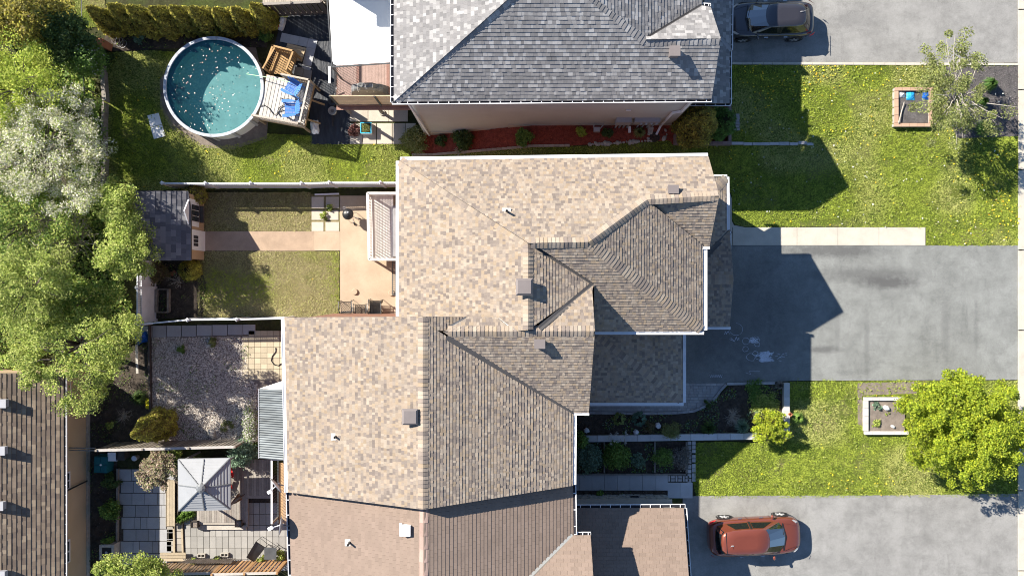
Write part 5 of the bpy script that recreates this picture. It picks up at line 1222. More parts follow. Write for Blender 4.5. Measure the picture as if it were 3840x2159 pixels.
ch0 = lattice_chair(); chairs = [(1299, 1150, LOW + .045, 0.06, 'leftmost black lattice patio chair on the edge of tan patio and lawn'), (1353, 1162, LOW - .09, .02, 'middle black lattice patio chair against the wall, lower than its neighbours'),
    (1408, 1146, LOW + .045, -.04, 'lowest chair in the stack of four black lattice chairs'), (1408, 1150, LOW + .17, -.02, 'second chair up in the stack of four black lattice chairs'), (1408, 1154, LOW + .30, 0, 'third chair up in the stack of four black lattice chairs'), (1408, 1158, LOW + .43, .02, 'topmost chair in the stack of four black lattice chairs')]
for i, (X, Y, z_, rz, lb) in enumerate(chairs):
    c = ch0 if i == 0 else copy_tree(ch0); p = P(X, Y, z_ + .3); place(c, (p.x, p.y, z_), rz, .93); c['label'] = lb; c['group'] = 'black lattice patio chairs'; c['category'] = 'chair'
mtb = thing('mesh_table', 'dark grey metal mesh table beside the house wall, half under the eave', 'table', G(1485, 1045)); a, b = P(1471, 1106, LOW + .7), P(1516, 980, LOW + .7)
mb = MB(); nx, ny = 7, 16
for i in range(nx + 1): x = a.x + (b.x - a.x) * i / nx; mb.beam((x, a.y, LOW + .7), (x, b.y, LOW + .7), .05 if i in (0, nx) else .028, .015)
for j in range(ny + 1): y_ = a.y + (b.y - a.y) * j / ny; mb.beam((a.x, y_, LOW + .7), (b.x, y_, LOW + .7), .05 if j in (0, ny) else .03, .013)
mb.build('table_top', mt['dkgrey'], mtb)
for x in (a.x + .05, b.x - .05):
    for y_ in (a.y + .06, b.y - .06): mb = MB(); mb.tube([(x, y_, LOW), (x, y_, LOW + .69)], .02, 6); mb.build('leg', mt['dkgrey'], mtb)
for X, Y, lb in ((1331, 1094, 'round tan stone disc on the patio above the black chairs'), (1468, 1099, 'round tan stone disc under the corner of the mesh table')):
    g = G(X, Y, .045); mb = MB(); mb.lathe(g, [(.15, 0), (.16, .06), (.14, .1), (.001, .1)], 16); mb.build('stone_disc', mt['tan_patio'], None, lb, 'stone')

# ================================================================== GRAVEL YARD
pw = thing('paver_path', 'row of large grey slabs below the white fence beside the gravel garden', 'paving', G(700, 1245))
for i, (a, b) in enumerate(zip((514, 572, 626, 682, 738, 797, 854, 912), (570, 624.5, 680, 736, 795, 852, 911, 958))): paver(pw, a, 1222 - i * .8, b, 1267 - i * 1.8, .03, col=(.40, .40, .41), name='slab')
tp = thing('tile_patio', 'small patio of square cream tiles beside the lower house wall with a black hose', 'paving', G(990, 1330))
for r_ in range(9):
    for c_ in range(7):
        x0 = 909 + c_ * 23.3; y0 = 1240 + r_ * 20.6
        if r_ == 0 and c_ < 1: continue
        paver(tp, x0, y0, x0 + 23, y0 + 20.3, .03, col=(.50, .43, .31), name='tile', g=1.0)
ed = thing('timber_edging', 'dark timber kerb on the left side of the gravel garden', 'edging', G(566, 1400))
for p, q in (((565, 1222), (566, 1390)), ((566, 1391), (570, 1545))): a, b = G(*p), G(*q); mb = MB(); mb.beam(a + Vector((0, 0, .12)), b + Vector((0, 0, .12)), .09, .24); mb.build('timber', mt['wood_dark'], ed)
a, b = G(522, 1290), G(525, 1398); mb = MB(); mb.beam(a + Vector((0, 0, .3)), b + Vector((0, 0, .3)), .13, .04); mb.build('white_board', mt['stone'], None, 'pale narrow board lying left of the gravel garden under the tree', 'board')
def crumple(name, label, cat, X, Y, w, d, h, mat, rz=0, base=0):
    g = G(X, Y); mb = MB(); N = 7; rr = random.Random(int(X)); m3 = Matrix.Rotation(rz, 3, 'Z'); vs = []
    for j in range(N + 1):
        for i in range(N + 1):
            u, v = i / N * 2 - 1, j / N * 2 - 1; q = max(0, 1 - max(abs(u), abs(v)) ** 3); vs.append(g + m3 @ Vector((u * w / 2 * rr.uniform(.88, 1.05), v * d / 2 * rr.uniform(.88, 1.05), base + q * h * rr.uniform(.5, 1.1) + .01)))
    mb.add(vs, [(j * (N + 1) + i, j * (N + 1) + i + 1, (j + 1) * (N + 1) + i + 1, (j + 1) * (N + 1) + i) for j in range(N) for i in range(N)]); return mb.build(name, mt[mat], None, label, cat)
crumple('blue_tarp', 'crumpled blue tarp at the left end of the grey slab path', 'tarp', 532, 1266, .8, .6, .3, 'tarp', .4)
crumple('yellow_sack', 'bright yellow sack lying against the timber kerb of the gravel garden', 'sack', 557, 1512, .32, .6, .22, 'yellow')
mb = MB(); mb.tube([G(1034, 1304, .06), G(1033, 1320, .05), G(1021, 1335, .05), G(1017, 1352, .05), G(1028, 1367, .05), G(1044, 1371, .05), G(1056, 1363, .05)], .028, 6); mb.build('garden_hose', mt['black'], None, 'short curved black hose on the cream tile patio', 'hose', smooth=True)
g = G(797, 1624); mb = MB(); mb.blob(g + Vector((0, 0, .1)), (.2, .3, .16), 7, 5, .14, rz=.5); mb.build('boulder', mt['stone'], None, 'tan boulder at the tip of the cone shaped bush shadow', 'rock')
rocks([(935 + R.uniform(-8, 8), 1560 + i * 14, R.choice((.8, 1.1))) for i in range(6)], 'round pale stone from the top beside the white flowering shrub', 'stones beside the white flowering shrub', name='border_stone')
aw = thing('metal_awning', 'corrugated grey metal awning roof on the lower house wall', 'awning', G(1020, 1600)); AZ = -.1
a, b = P(972, 1718, AZ), P(1066, 1458, AZ); n = 60; mb = MB(); vs = []
for i in range(n + 1):
    y_ = a.y + (b.y - a.y) * i / n; zz = AZ + (.035 if i % 2 else 0) + (0.0); vs += [(a.x, y_, zz), (b.x + .1, y_, zz + .5)]
mb.add(vs, [(2 * i, 2 * i + 1, 2 * i + 3, 2 * i + 2) for i in range(n)]); mt['awning'] = M('galvanised_sheet', (.11, .125, .135), .4, var=.45, scale=1.4, fine=.1, metal=.3, stretch=(.3, 3, 1)); mb.build('corrugated_sheet', mt['awning'], aw)
mb = MB(); mb.beam((a.x - .02, a.y, AZ), (a.x - .02, b.y, AZ), .05, .08); mb.build('edge_trim', mt['alu'], aw)
mb = MB(); mb.slab([(a.x + .02, b.y + .02, AZ), (b.x, b.y + .02, AZ + .45), (b.x, b.y + .42, AZ - .3)], .03); mb.build('end_panel', mt['fabric'], aw)
for y_ in (a.y + .1, (a.y + b.y) / 2, b.y - .1): mb = MB(); mb.box((a.x + .08, y_, (AZ + LOW) / 2), (.08, .08, AZ - LOW)); mb.build('post', mt['wood_grey'], aw)
for i in range(5):
    for j in range(3): pass

# ================================================================== GAZEBO YARD
gz_ = thing('gazebo', 'square grey steel gazebo roof with eight ribs on the wooden deck', 'gazebo', G(770, 1815)); z0, z1 = -.05, .62
c = [P(669, 1722, z0), P(862, 1718, z0), P(863, 1909, z0), P(671, 1914, z0)]; pk = P(754, 1829, z1)
for i in range(4):
    p, q = c[i], c[(i + 1) % 4]; m_ = (p + q) / 2
    for (a, b, nm) in ((p, m_, 0), (m_, q, 1)):
        n = 9; mb = MB(); out = (p + q) / 2 - pk; out.z = 0; out.normalize()
        for k in range(n):          # lapped strips, each lower edge a little proud
            f0, f1 = k / n, (k + 1) / n
            A0, B0, A1, B1 = pk.lerp(a, f0), pk.lerp(b, f0), pk.lerp(a, f1), pk.lerp(b, f1); up = Vector((0, 0, .03))
            mb.add([A0, B0, B1 + up, A1 + up, A1, B1], [(0, 3, 2, 1), (3, 4, 5, 2)])
        pn = mb.build('roof_panel', mt['gazebo'], gz_)
for p in c + [(c[i] + c[(i + 1) % 4]) / 2 for i in range(4)]: mb = MB(); mb.beam(pk + Vector((0, 0, .04)), p + Vector((0, 0, .05)), .045, .03); mb.build('rib', mt['gazebo_rib'], gz_)
mb = MB(); mb.lathe(pk + Vector((0, 0, .02)), [(.24, 0), (.24, .05), (.12, .12), (.001, .13)], 8); mb.build('peak_cap', mt['gazebo_rib'], gz_)
for i in range(4):
    p, q = c[i], c[(i + 1) % 4]; mb = MB(); mb.beam(p - Vector((0, 0, .03)), q - Vector((0, 0, .03)), .05, .1); mb.build('eave_trim', mt['gazebo'], gz_)
    ctr = (c[0] + c[2]) / 2; f = p.lerp(ctr, .10); mb = MB(); mb.box((f.x, f.y, (z0 + LOW) / 2), (.09, .09, z0 - LOW)); mb.build('post', mt['gazebo_rib'], gz_)
wd = thing('deck', 'weathered grey wooden deck under and beside the gazebo', 'deck', G(850, 1800)); DW = [(.31, .28, .25), (.25, .225, .20), (.36, .33, .29), (.28, .24, .21)]
x = 738
while x < 1016:
    y1 = 1958 if x < 922 else 1862; a, b = P(x, y1, LOW + .3), P(x + 9.2, 1722, LOW + .3); mb = MB(); mb.box(((a.x + b.x) / 2, (a.y + b.y) / 2, LOW + .28), (b.x - a.x - .008, b.y - a.y, .04), col=sc(R.choice(DW), R.uniform(.85, 1.15))); mb.build('board', mt['wood_attr'], wd); x += 9.3
for (x0, y0, x1, y1, z_, c_) in ((736, 1955, 905, 1966, .27, (.40, .36, .31)), (741, 1968, 924, 1985, .14, (.50, .46, .40)), (924, 1858, 1018, 1868, .29, (.33, .30, .27)), (922, 1866, 930, 1975, .29, (.34, .31, .28))):
    a, b = P(x0, y1, LOW + z_), P(x1, y0, LOW + z_); mb = MB(); mb.prism(rect(a.x, a.y, b.x, b.y), LOW + z_ - .1, LOW + z_ + .012, col=c_); mb.build('edge_board', mt['wood_attr'], wd)
for X, Y, lb in ((741, 1957, 'black square planter at the left end of the deck step'), (904, 1954, 'black square planter at the right end of the deck step')):
    g = G(X, Y); t = thing('planter_box', lb, 'planter', g, 'black planters on the deck step'); zt = .48
    for dx, dy, sx, sy in ((-.16, 0, .03, .35), (.16, 0, .03, .35), (0, -.16, .35, .03), (0, .16, .35, .03)): mb = MB(); mb.box(g + Vector((dx, dy, zt / 2)), (sx, sy, zt)); mb.build('side', mt['wood_dark'], t)
    mb = MB(); mb.box(g + Vector((0, 0, zt - .08)), (.30, .30, .04)); mb.build('soil', mt['dry_soil'], t)
pp = thing('paved_patio', 'shaded patio of dark square slabs left of the gazebo', 'paving', G(540, 1900)); y0 = 1758; rr = random.Random(3); r_ = 0
while y0 < 2098:
    x = 446 + rr.choice((0, 6, 12)) + r_ * 1.0
    while x < (618 if y0 < 1960 else 640):
        w = rr.choice((24, 48, 48)); paver(pp, x, y0, x + w, y0 + 44, .03, col=(.37, .37, .38), name='slab', g=1.6); x += w
    y0 += 45; r_ += 1
pp = thing('paved_patio', 'sunny patio of pale oblong slabs with weeds in the joints below the deck', 'paving', G(900, 2030)); y0 = 1926 - 42; r_ = 0
while y0 < 2100:
    for i in range(17):
        x = 691 + i * 23.6 + r_ * .6
        if y0 < 1925 and x < 925: continue
        if x > 1078: continue
        paver(pp, x, y0, x + 23.2, y0 + 42, .03, col=(.34, .33, .31), name='slab', g=1.3)
    y0 += 42.4; r_ += 1
for (x0, y0, x1, y1) in ((659, 1966, 684, 1990), (659, 1991, 684, 2016), (659, 2017, 684, 2040), (659, 2041, 684, 2066), (626, 1974, 658, 1995), (626, 1996, 658, 2020), (626, 2021, 658, 2044), (626, 2045, 658, 2066)): paver(pp, x0, y0, x1, y1, .03, col=(.36, .33, .29), name='slab')
tb_ = thing('timber_bench', 'long bench of three pale planks beside the dark slab patio', 'bench', G(637, 1890)); BW = (.46, .38, .27)
for i in range(3): a, b = P(626 + i * 10, 1972, LOW + .42), P(635.3 + i * 10, 1800, LOW + .42); mb = MB(); mb.prism(rect(a.x, a.y, b.x, b.y), LOW + .37, LOW + .42, col=sc(BW, R.uniform(.85, 1.1))); mb.build('plank', mt['wood_attr'], tb_)
a, b = P(617, 1972, LOW + .3), P(625, 1800, LOW + .3); mb = MB(); mb.prism(rect(b.x - .02, a.y, b.x + .02, b.y), LOW, LOW + .37, col=sc(BW, .7)); mb.build('side_board', mt['wood_attr'], tb_)
fr = thing('timber_step', 'pale timber framing and plank step at the corner of the gazebo patio', 'step', G(660, 2080))
for p, q, w in (((654, 1960), (656, 2068), .09), ((684, 1960), (688, 2068), .09), ((652, 1964), (690, 1960), .07)): a, b = G(*p), G(*q); mb = MB(); mb.beam(a + Vector((0, 0, .06)), b + Vector((0, 0, .06)), w, .1, col=BW); mb.build('timber', mt['wood_attr'], fr)
for i in range(3): a, b = P(600, 2082 + i * 11, LOW + .3), P(696, 2072 + i * 11, LOW + .3); mb = MB(); mb.prism(rect(a.x, a.y + .01, b.x, b.y), LOW + .24, LOW + .3, col=sc(BW, R.uniform(.85, 1.1))); mb.build('plank', mt['wood_attr'], fr)
a, b = G(446, 1755), G(444, 2025); mb = MB(); mb.beam(a + Vector((0, 0, .1)), b + Vector((0, 0, .1)), .09, .2); mb.build('timber_edging', mt['wood_grey'], None, 'grey timber kerb between shaded shrubs and the dark slab patio', 'edging')
tbx = thing('storage_box', 'dark teal plastic storage box in shade beside the bungalow', 'box', G(403, 1730)); g = G(403, 1731)
mb = MB(); mb.box(g + Vector((0, 0, .35)), (.68, .85, .7), rz=-.05); mb.build('body', mt['teal'], tbx)
for i in (-1, 1):
    for j in (-1, 1): mb = MB(); mb.box(g + Vector((i * .17, j * .21, .72)), (.3, .38, .04), rz=-.05); mb.build('lid_panel', mt['teal'], tbx)
mb = MB(); mb.tube([g + Vector((.02, 0, .75)), g + Vector((.04, 0, .78))], .05, 8); mb.build('lid_knob', mt['white'], tbx)
for X, Y, w, mat, lb, cat in ((444, 1703, .45, 'white', 'white lidded bin beside the teal storage box', 'bin'), (473, 1700, .4, 'wood_dark', 'dark square bin under the weathered fence', 'bin')):
    g = G(X, Y); mb = MB(); mb.box(g + Vector((0, 0, .3)), (w, .4, .6)); mb.box(g + Vector((0, 0, .62)), (w + .05, .45, .04)); mb.build('bin', mt[mat], None, lb, cat)
g = G(516, 1712); mb = MB(); mb.lathe(g, [(.12, 0), (.15, .4), (.13, .42), (.001, .42)], 12); mb.build('bucket', mt['alu'], None, 'pale round bucket between the fence and the pinkish shrub', 'bucket')
ac = thing('air_conditioner', 'square grey stone topped box with dark fan grille above the small bottom tree', 'air conditioner', G(422, 2056)); g = G(424, 2054)
mb = MB(); mb.box(g + Vector((0, 0, .32)), (.72, .74, .64)); mb.build('housing', mt['stone'], ac)
for dx, dy, sx, sy in ((-.32, 0, .13, .77), (.32, 0, .13, .77), (0, -.32, .51, .13), (0, .32, .51, .13)): mb = MB(); mb.box(g + Vector((dx, dy, .66)), (sx, sy, .05)); mb.build('rim', mt['stone'], ac)
mb = MB(); mb.box(g + Vector((0, 0, .648)), (.5, .5, .02)); mb.build('grille', mt['black'], ac); mb = MB(); mb.lathe(g + Vector((-.02, -.02, .66)), [(.07, 0), (.07, .03), (.001, .03)], 10); mb.build('fan_hub', mt['alu'], ac)
# pots on blocks, folding chair, small table
for X, Y, lb in ((735, 2095, 'left of two black pots with a yellow green plant beside cinder blocks'), (822, 2092, 'right of two black pots with a yellow green plant beside cinder blocks')):
    g = G(X, Y); t = thing('flower_pot', lb, 'pot', g, 'pots beside cinder blocks'); mb = MB(); mb.lathe(g, [(.16, 0), (.21, .3), (.23, .3), (.23, .33), (.19, .33), (.18, .26), (.001, .26)], 16); mb.build('pot', mt['black'], t)
    rng = np.random.RandomState(int(X)); n = 240; pos = np.array(g) + rng.normal(size=(n, 3)) * (.07, .07, .05) + (0, 0, .36); np_mesh('plant', leaf_quads(pos, .035, rng), n, 4, pal(rng, n, GREENS['fresh'], .2), mt['leaf'], t)
    b_ = G(X + 24, Y - 16); t = thing('cinder_block', ('grey cinder block behind the left black pot', 'grey cinder block behind the right black pot')[X > 800], 'block', b_)
    for k in (-1, 1): mb = MB(); mb.box(b_ + Vector((0, k * .085, .1)), (.4, .025, .2)); mb.build('face', mt['stone'], t)
    for k in (-1, 0, 1): mb = MB(); mb.box(b_ + Vector((k * .185, 0, .1)), (.03, .145, .2)); mb.build('web', mt['stone'], t)
lc = thing('lounge_chair', 'folding lounge chair with dark mesh sling beside the small grey table', 'chair', G(960, 2060)); z_ = LOW + .45
q = [P(960, 2030, z_ + .45), P(994, 2052, z_ + .1), P(952, 2105, z_), P(925, 2088, z_ + .3)]; mb = MB(); mb.slab([q[0], q[1], q[2], q[3]], .02); mb.build('sling', mt['dkgrey'], lc)
for a, b in ((q[0], q[3]), (q[1], q[2]), (q[0], q[1]), (q[2], q[3])): mb = MB(); mb.tube([a, b], .018, 6); mb.build('frame_tube', mt['black'], lc)
for p in q: mb = MB(); mb.tube([p, (p.x + .05, p.y, LOW + .04)], .014, 5); mb.build('leg', mt['black'], lc)
mb = MB(); mb.tube([P(978, 2018, LOW + .6), P(1003, 2038, LOW + .6), P(1035, 2050, LOW + .5)], .012, 5); mb.build('frame_arm', mt['black'], lc)
tt = thing('side_table', 'small square dark grey table beside the orange fence boards', 'table', G(1012, 2072)); a, b = P(991, 2097, LOW + .6), P(1036, 2052, LOW + .6); mb = MB(); mb.prism(rect(a.x, a.y, b.x, b.y), LOW + .57, LOW + .6); mb.build('table_top', mt['dkgrey'], tt)
for x in (a.x + .04, b.x - .04):
    for y_ in (a.y + .04, b.y - .04): mb = MB(); mb.tube([(x, y_, LOW + .03), (x, y_, LOW + .57)], .015, 5); mb.build('leg', mt['black'], tt)
# red chair and folded recliner under the gazebo edge
rc_ = thing('red_chair', 'red plastic chair half under the right edge of the gazebo', 'chair', G(858, 1765)); g = G(862, 1762, .3)
mb = MB(); mb.box(g + Vector((0, 0, .4)), (.5, .5, .04), rz=.2); mb.build('seat', mt['redp'], rc_); mb = MB(); mb.box(g + Vector((-.05, .36, .65)), (.5, .06, .5), rz=.2); mb.build('back', mt['redp'], rc_)
for s in (-1, 1): mb = MB(); mb.box(g + Vector((s * .3, .02, .58)), (.1, .55, .03), rz=.2); mb.build('arm', mt['redp'], rc_)
for s in (-1, 1):
    for k in (-1, 1): mb = MB(); mb.box(g + Vector((s * .2, k * .2, .2)), (.04, .04, .4)); mb.build('leg', mt['redp'], rc_)
g = G(860, 1808, .3); mb = MB(); mb.slab([g + Vector((-.2, .3, .4)), g + Vector((.12, .22, .35)), g + Vector((.22, -.28, .15)), g + Vector((-.1, -.35, .15))], .04); mb.build('red_cushion', mt['redp'], None, 'red cushion on the deck below the red chair at the gazebo edge', 'cushion')
fc = thing('deck_chair', 'folded brown slatted wooden deck chair leaning at the gazebo corner', 'chair', G(885, 1868)); 
for i in range(7): a, b = P(862 + i * 3.4, 1893 - i * 1.2, LOW + .9 + i * .01), P(898 + i * 1.6, 1846 + i * 4.0, LOW + .6); mb = MB(); mb.beam(a, b, .045, .02, col=(.22, .11, .06)); mb.build('slat', mt['wood_attr'], fc)
mb = MB(); mb.beam(P(862, 1890, LOW + .85), P(918, 1852, LOW + .62), .05, .05, col=(.12, .08, .06)); mb.build('frame', mt['wood_attr'], fc)
# stair with railing against the brown house
sr_ = thing('stair', 'narrow wooden stair with white handrail against the brown house wall', 'stairs', G(1045, 1850)); RT = LOW + 2.4
for (x0, x1, z_, c_) in ((1046, 1062, 1.35, (.50, .33, .18)), (1062, 1078, 1.4, (.42, .30, .20))):
    a, b = P(x0, 1962, LOW + z_), P(x1, 1735, LOW + z_); mb = MB(); mb.prism(rect(a.x, a.y, b.x, b.y), LOW + z_ - .05, LOW + z_, col=c_); mb.build('tread', mt['wood_attr'], sr_)
a, b = P(1019, 1722, RT), P(1019, 1962, RT); mb = MB(); mb.beam(a, b, .09, .04); mb.build('handrail', mt['vinyl'], sr_)
a2, b2 = P(1043, 1727, LOW + 1.4), P(1043, 1960, LOW + 1.4); mb = MB(); mb.beam(a2, b2, .05, .06); mb.build('bottom_rail', mt['dkgrey'], sr_)
for i in range(22): f = (i + .5) / 22; mb = MB(); mb.tube([a.lerp(b, f), (a.x + .02, a.lerp(b, f).y, LOW + 1.42)], .012, 4); mb.build('baluster', mt['black'], sr_)
for f in (0, 1): p = a.lerp(b, f); mb = MB(); mb.box((p.x, p.y, (p.z + LOW) / 2), (.09, .09, p.z - LOW)); mb.build('post', mt['wood_grey'], sr_)
mb = MB(); mb.beam(a, (P(1085, 1722, RT).x, a.y, RT), .09, .04); mb.build('top_rail', mt['vinyl'], sr_)
# satellite dishes on the eave
def dish(label, X, Y, z_, nrm, lnb):
    c = P(X, Y, z_); nrm = Vector(nrm).normalized(); t = thing('satellite_dish', label, 'satellite dish', c, 'satellite dishes on the eave of the brown house'); q = nrm.to_track_quat('Z', 'Y').to_matrix()
    mb = MB(); mb.lathe((0, 0, 0), [(.001, -.07), (.2, -.05), (.33, -.01), (.40, .03), (.40, .045), (.33, .01), (.2, -.03), (.001, -.05)], 24); mb.v = [tuple(c + q @ Vector(v)) for v in mb.v]; mb.build('reflector', mt['alu'], t, smooth=True)
    e = P(*lnb, z_ - .05); mb = MB(); mb.tube([c - nrm * .05 - Vector((0, 0, .3)), e], .02, 6); mb.build('arm', mt['white'], t); mb = MB(); mb.box(e, (.2, .14, .12), rz=.5); mb.build('receiver', mt['white'], t)
    w = P(1086, Y + 2, z_ - .3); mb = MB(); mb.tube([c - nrm * .07, (c + w) / 2 + Vector((0, 0, .05)), w + Vector((0, 0, -.1)), w + Vector((.12, 0, -.15))], .022, 6); mb.build('mast', mt['grey'], t)
dish('upper satellite dish, turned diagonally, at the corner of brown and tan roofs', 1037, 1818, 5.5, (-.75, -.6, .3), (1012, 1843)); dish('lower satellite dish, seen edge on, its oval shadow on the brown roof', 1054, 1970, 5.7, (-.97, .12, .22), (1014, 1980))

# ================================================================== POOL YARD
PZ = LOW + 1.3; pc = P(800, 326, PZ); PR = 2.46
pool = thing('swimming_pool', 'round above ground swimming pool with teal water and petals floating on it', 'swimming pool', (pc.x, pc.y, LOW))
mt['poolwall'] = M('pool_wall_sheet', (.62, .60, .58), .5, var=.05, fine=.05); mt['liner'] = M('blue_liner', (.02, .10, .17), .5, var=.2, scale=4); mt['liner_floor'] = M('teal_liner_floor', (.16, .29, .29), .6, var=.12, scale=2)
mt['pool_rim'] = M('pool_rim', (.42, .45, .50), .45, var=.08)
NS = 14
for i in range(NS):
    a0, a1 = 2 * math.pi * (i + .35) / NS, 2 * math.pi * (i + 1.35) / NS; mb = MB(); k = 5; g_ = .004
    angs = [a0 + g_ + (a1 - a0 - 2 * g_) * j / k for j in range(k + 1)]; ri, ro = PR - .03, PR + .13; vs = []
    for a in angs:
        for (r_, z_) in ((ri, PZ - .03), (ri + .02, PZ), (ro, PZ), (ro, PZ - .05)): vs.append((pc.x + r_ * math.cos(a), pc.y + r_ * math.sin(a), z_))
    mb.add(vs, [(4 * j + m_, 4 * j + m_ + 1, 4 * j + 5 + m_, 4 * j + 4 + m_) for j in range(k) for m_ in range(3)] + [(4 * j + 3, 4 * j, 4 * j + 4, 4 * j + 7) for j in range(k)]); mb.build('rim', mt['pool_rim'], pool)
    mb = MB(); vs = []
    for a in angs:
        for z_ in (LOW, PZ - .04): vs.append((pc.x + (PR + .02) * math.cos(a), pc.y + (PR + .02) * math.sin(a), z_))
    mb.add(vs, [(2 * j, 2 * j + 2, 2 * j + 3, 2 * j + 1) for j in range(k)]); mb.build('wall_panel', mt['poolwall'], pool)
    mb = MB(); mb.box((pc.x + (PR + .07) * math.cos(a0), pc.y + (PR + .07) * math.sin(a0), (PZ + LOW) / 2 - .01), (.08, .14, PZ - LOW + .03), rz=a0); mb.build('upright', mt['meter'], pool)
mb = MB(); mb.lathe((pc.x, pc.y, 0), [(PR, LOW + .08), (PR, PZ - .03)], 64, cap=False); o = mb.build('liner', mt['liner'], pool)
for i in range(len(o.data.polygons)): pass
mb = MB(); mb.lathe((pc.x, pc.y, LOW), [(.001, .09), (PR, .09)], 64, cap=False); mb.build('liner_floor', mt['liner_floor'], pool)
m_, nt_, b_, out_ = _nt('pool_water'); tr_ = nt_.nodes.new('ShaderNodeBsdfTransparent'); tr_.inputs[0].default_value = (.80, .93, .94, 1); gl_ = nt_.nodes.new('ShaderNodeBsdfGlossy'); gl_.inputs['Roughness'].default_value = .04
df_ = nt_.nodes.new('ShaderNodeBsdfDiffuse'); df_.inputs[0].default_value = (.04, .22, .24, 1); nw = _noise(nt_, 5, 3); bw = nt_.nodes.new('ShaderNodeBump'); bw.inputs['Distance'].default_value = .01; nt_.links.new(nw.outputs[0], bw.inputs['Height']); nt_.links.new(bw.outputs[0], gl_.inputs['Normal'])
m1 = nt_.nodes.new('ShaderNodeMixShader'); m1.inputs[0].default_value = .10; m2_ = nt_.nodes.new('ShaderNodeMixShader'); fr_ = nt_.nodes.new('ShaderNodeFresnel'); fr_.inputs[0].default_value = 1.33
nt_.links.new(tr_.outputs[0], m1.inputs[1]); nt_.links.new(df_.outputs[0], m1.inputs[2]); nt_.links.new(fr_.outputs[0], m2_.inputs[0]); nt_.links.new(m1.outputs[0], m2_.inputs[1]); nt_.links.new(gl_.outputs[0], m2_.inputs[2]); nt_.links.new(m2_.outputs[0], out_.inputs[0])
mb = MB(); mb.lathe((pc.x, pc.y, PZ - .17), [(.001, 0), (PR - .004, 0)], 64, cap=False); mb.build('water', m_, pool)
rng = np.random.RandomState(8); n = 300; th = rng.uniform(0, 6.283, n); q = np.sqrt(rng.uniform(0, 1, n)) * (PR - .08); pp_ = np.column_stack([pc.x + q * np.cos(th), pc.y + q * np.sin(th)]); pp_ = pp_[vnoise(pp_, 1.6, 4) > rng.uniform(.15, .7, n)]; n = len(pp_)
p3 = np.column_stack([pp_, np.full(n, PZ - .162)]); np_mesh('floating_petals', leaf_quads(p3, .029 * rng.uniform(.2, 1.5, n), rng, .95, .8, np.tile([0, 0, 6.0], (n, 1))), n, 4, pal(rng, n, [(.75, .70, .62), (.68, .66, .6), (.6, .42, .35)], .1), mt['petal'], kind='stuff')
mt['greenpole'] = M('pale_green_pole', (.35, .62, .35), .5, fine=0); mb = MB(); mb.tube([P(925, 279, PZ + .05), P(1010, 292, PZ + .35), P(1088, 309, PZ + .5)], .02, 6); mb.build('skimmer_pole', mt['greenpole'], None, 'thin pale green skimmer pole lying from pool rim to the white deck', 'pole')

# pool deck
PD = LOW + 1.25; pdk = thing('pool_deck', 'bleached wooden pool deck with railing carrying two blue armchairs', 'deck', G(1060, 400))
f0, f1, f2, f3 = P(1001, 282, PD), P(1177, 318, PD), P(1140, 478, PD), P(968, 447, PD)
n = 13; BL = (.60, .57, .53)
for i in range(n):
    a, b = i / n, (i + 1) / n - .004 / 1; q = [f0.lerp(f1, a), f0.lerp(f1, b - .006), f3.lerp(f2, b - .006), f3.lerp(f2, a)]; mb = MB(); mb.slab(q, .035, col=sc(BL, R.uniform(.88, 1.08))); mb.build('board', mt['wood_attr'], pdk)
up = Vector((0, 0, 1)); CW = (.50, .42, .33)
def railing(parent, p, q, h, step, col, top=True, w=.09):
    L = (q - p).length
    if top: mb = MB(); mb.beam(p + up * h, q + up * h, w, .04, col=col); mb.build('top_rail', mt['wood_attr'], parent)
    mb = MB(); mb.beam(p + up * .1, q + up * .1, .05, .07, col=sc(col, .8)); mb.build('bottom_rail', mt['wood_attr'], parent)
    m_ = int(L / step)
    for i in range(m_): c = p.lerp(q, (i + .5) / m_); mb = MB(); mb.box(c + up * (h * .5), (.035, .035, h - .08), rz=math.atan2((q - p).y, (q - p).x), col=sc(col, .9)); mb.build('baluster', mt['wood_attr'], parent)
    for c in (p, q): mb = MB(); mb.box(c + up * (h * .5 - .1), (.085, .085, h + .25), rz=math.atan2((q - p).y, (q - p).x), col=sc(col, .95)); mb.build('post', mt['wood_attr'], parent)
mid = f0.lerp(f1, .42); railing(pdk, mid, f1, .95, .13, (.55, .47, .38)); railing(pdk, f1, f2, .95, .13, (.58, .53, .48)); railing(pdk, f2, f3, .95, .13, (.52, .45, .38))
for a, b in ((f0, f1), (f1, f2), (f2, f3), (f3, f0)): mb = MB(); mb.beam(a - up * .12, b - up * .12, .05, .2, col=(.42, .30, .18)); mb.build('fascia', mt['wood_attr'], pdk)
for p in (f0, f1, f2, f3): mb = MB(); mb.box((p.x, p.y, (PD + LOW) / 2 - .03), (.1, .1, PD - LOW - .06), col=(.34, .26, .17)); mb.build('post', mt['wood_attr'], pdk)
for s in (.35, .8): c = f1.lerp(f2, s); mb = MB(); mb.beam(c - up * .1, c + Vector((.55, -.1, -.75)), .08, .08, col=(.45, .32, .18)); mb.build('brace', mt['wood_attr'], pdk)
for i_, pts_ in enumerate((((975, 398), (990, 395), (1008, 405), (1022, 425), (1030, 432), (1045, 418), (1062, 412)), ((1052, 368), (1066, 374), (1082, 372), (1100, 380), (1124, 374)), ((1060, 378), (1070, 392), (1048, 404), (1040, 420), (1050, 436)))):
    mb = MB(); mb.tube([P(x_, y_, PD + .05) for x_, y_ in pts_], .022, 5); mb.build('black_cable', mt['black'], None, ('loose black cable curling over the lower left of the white pool deck', 'loose black cable between the two blue armchairs', 'loose black cable left of the lower blue armchair')[i_], 'cable')
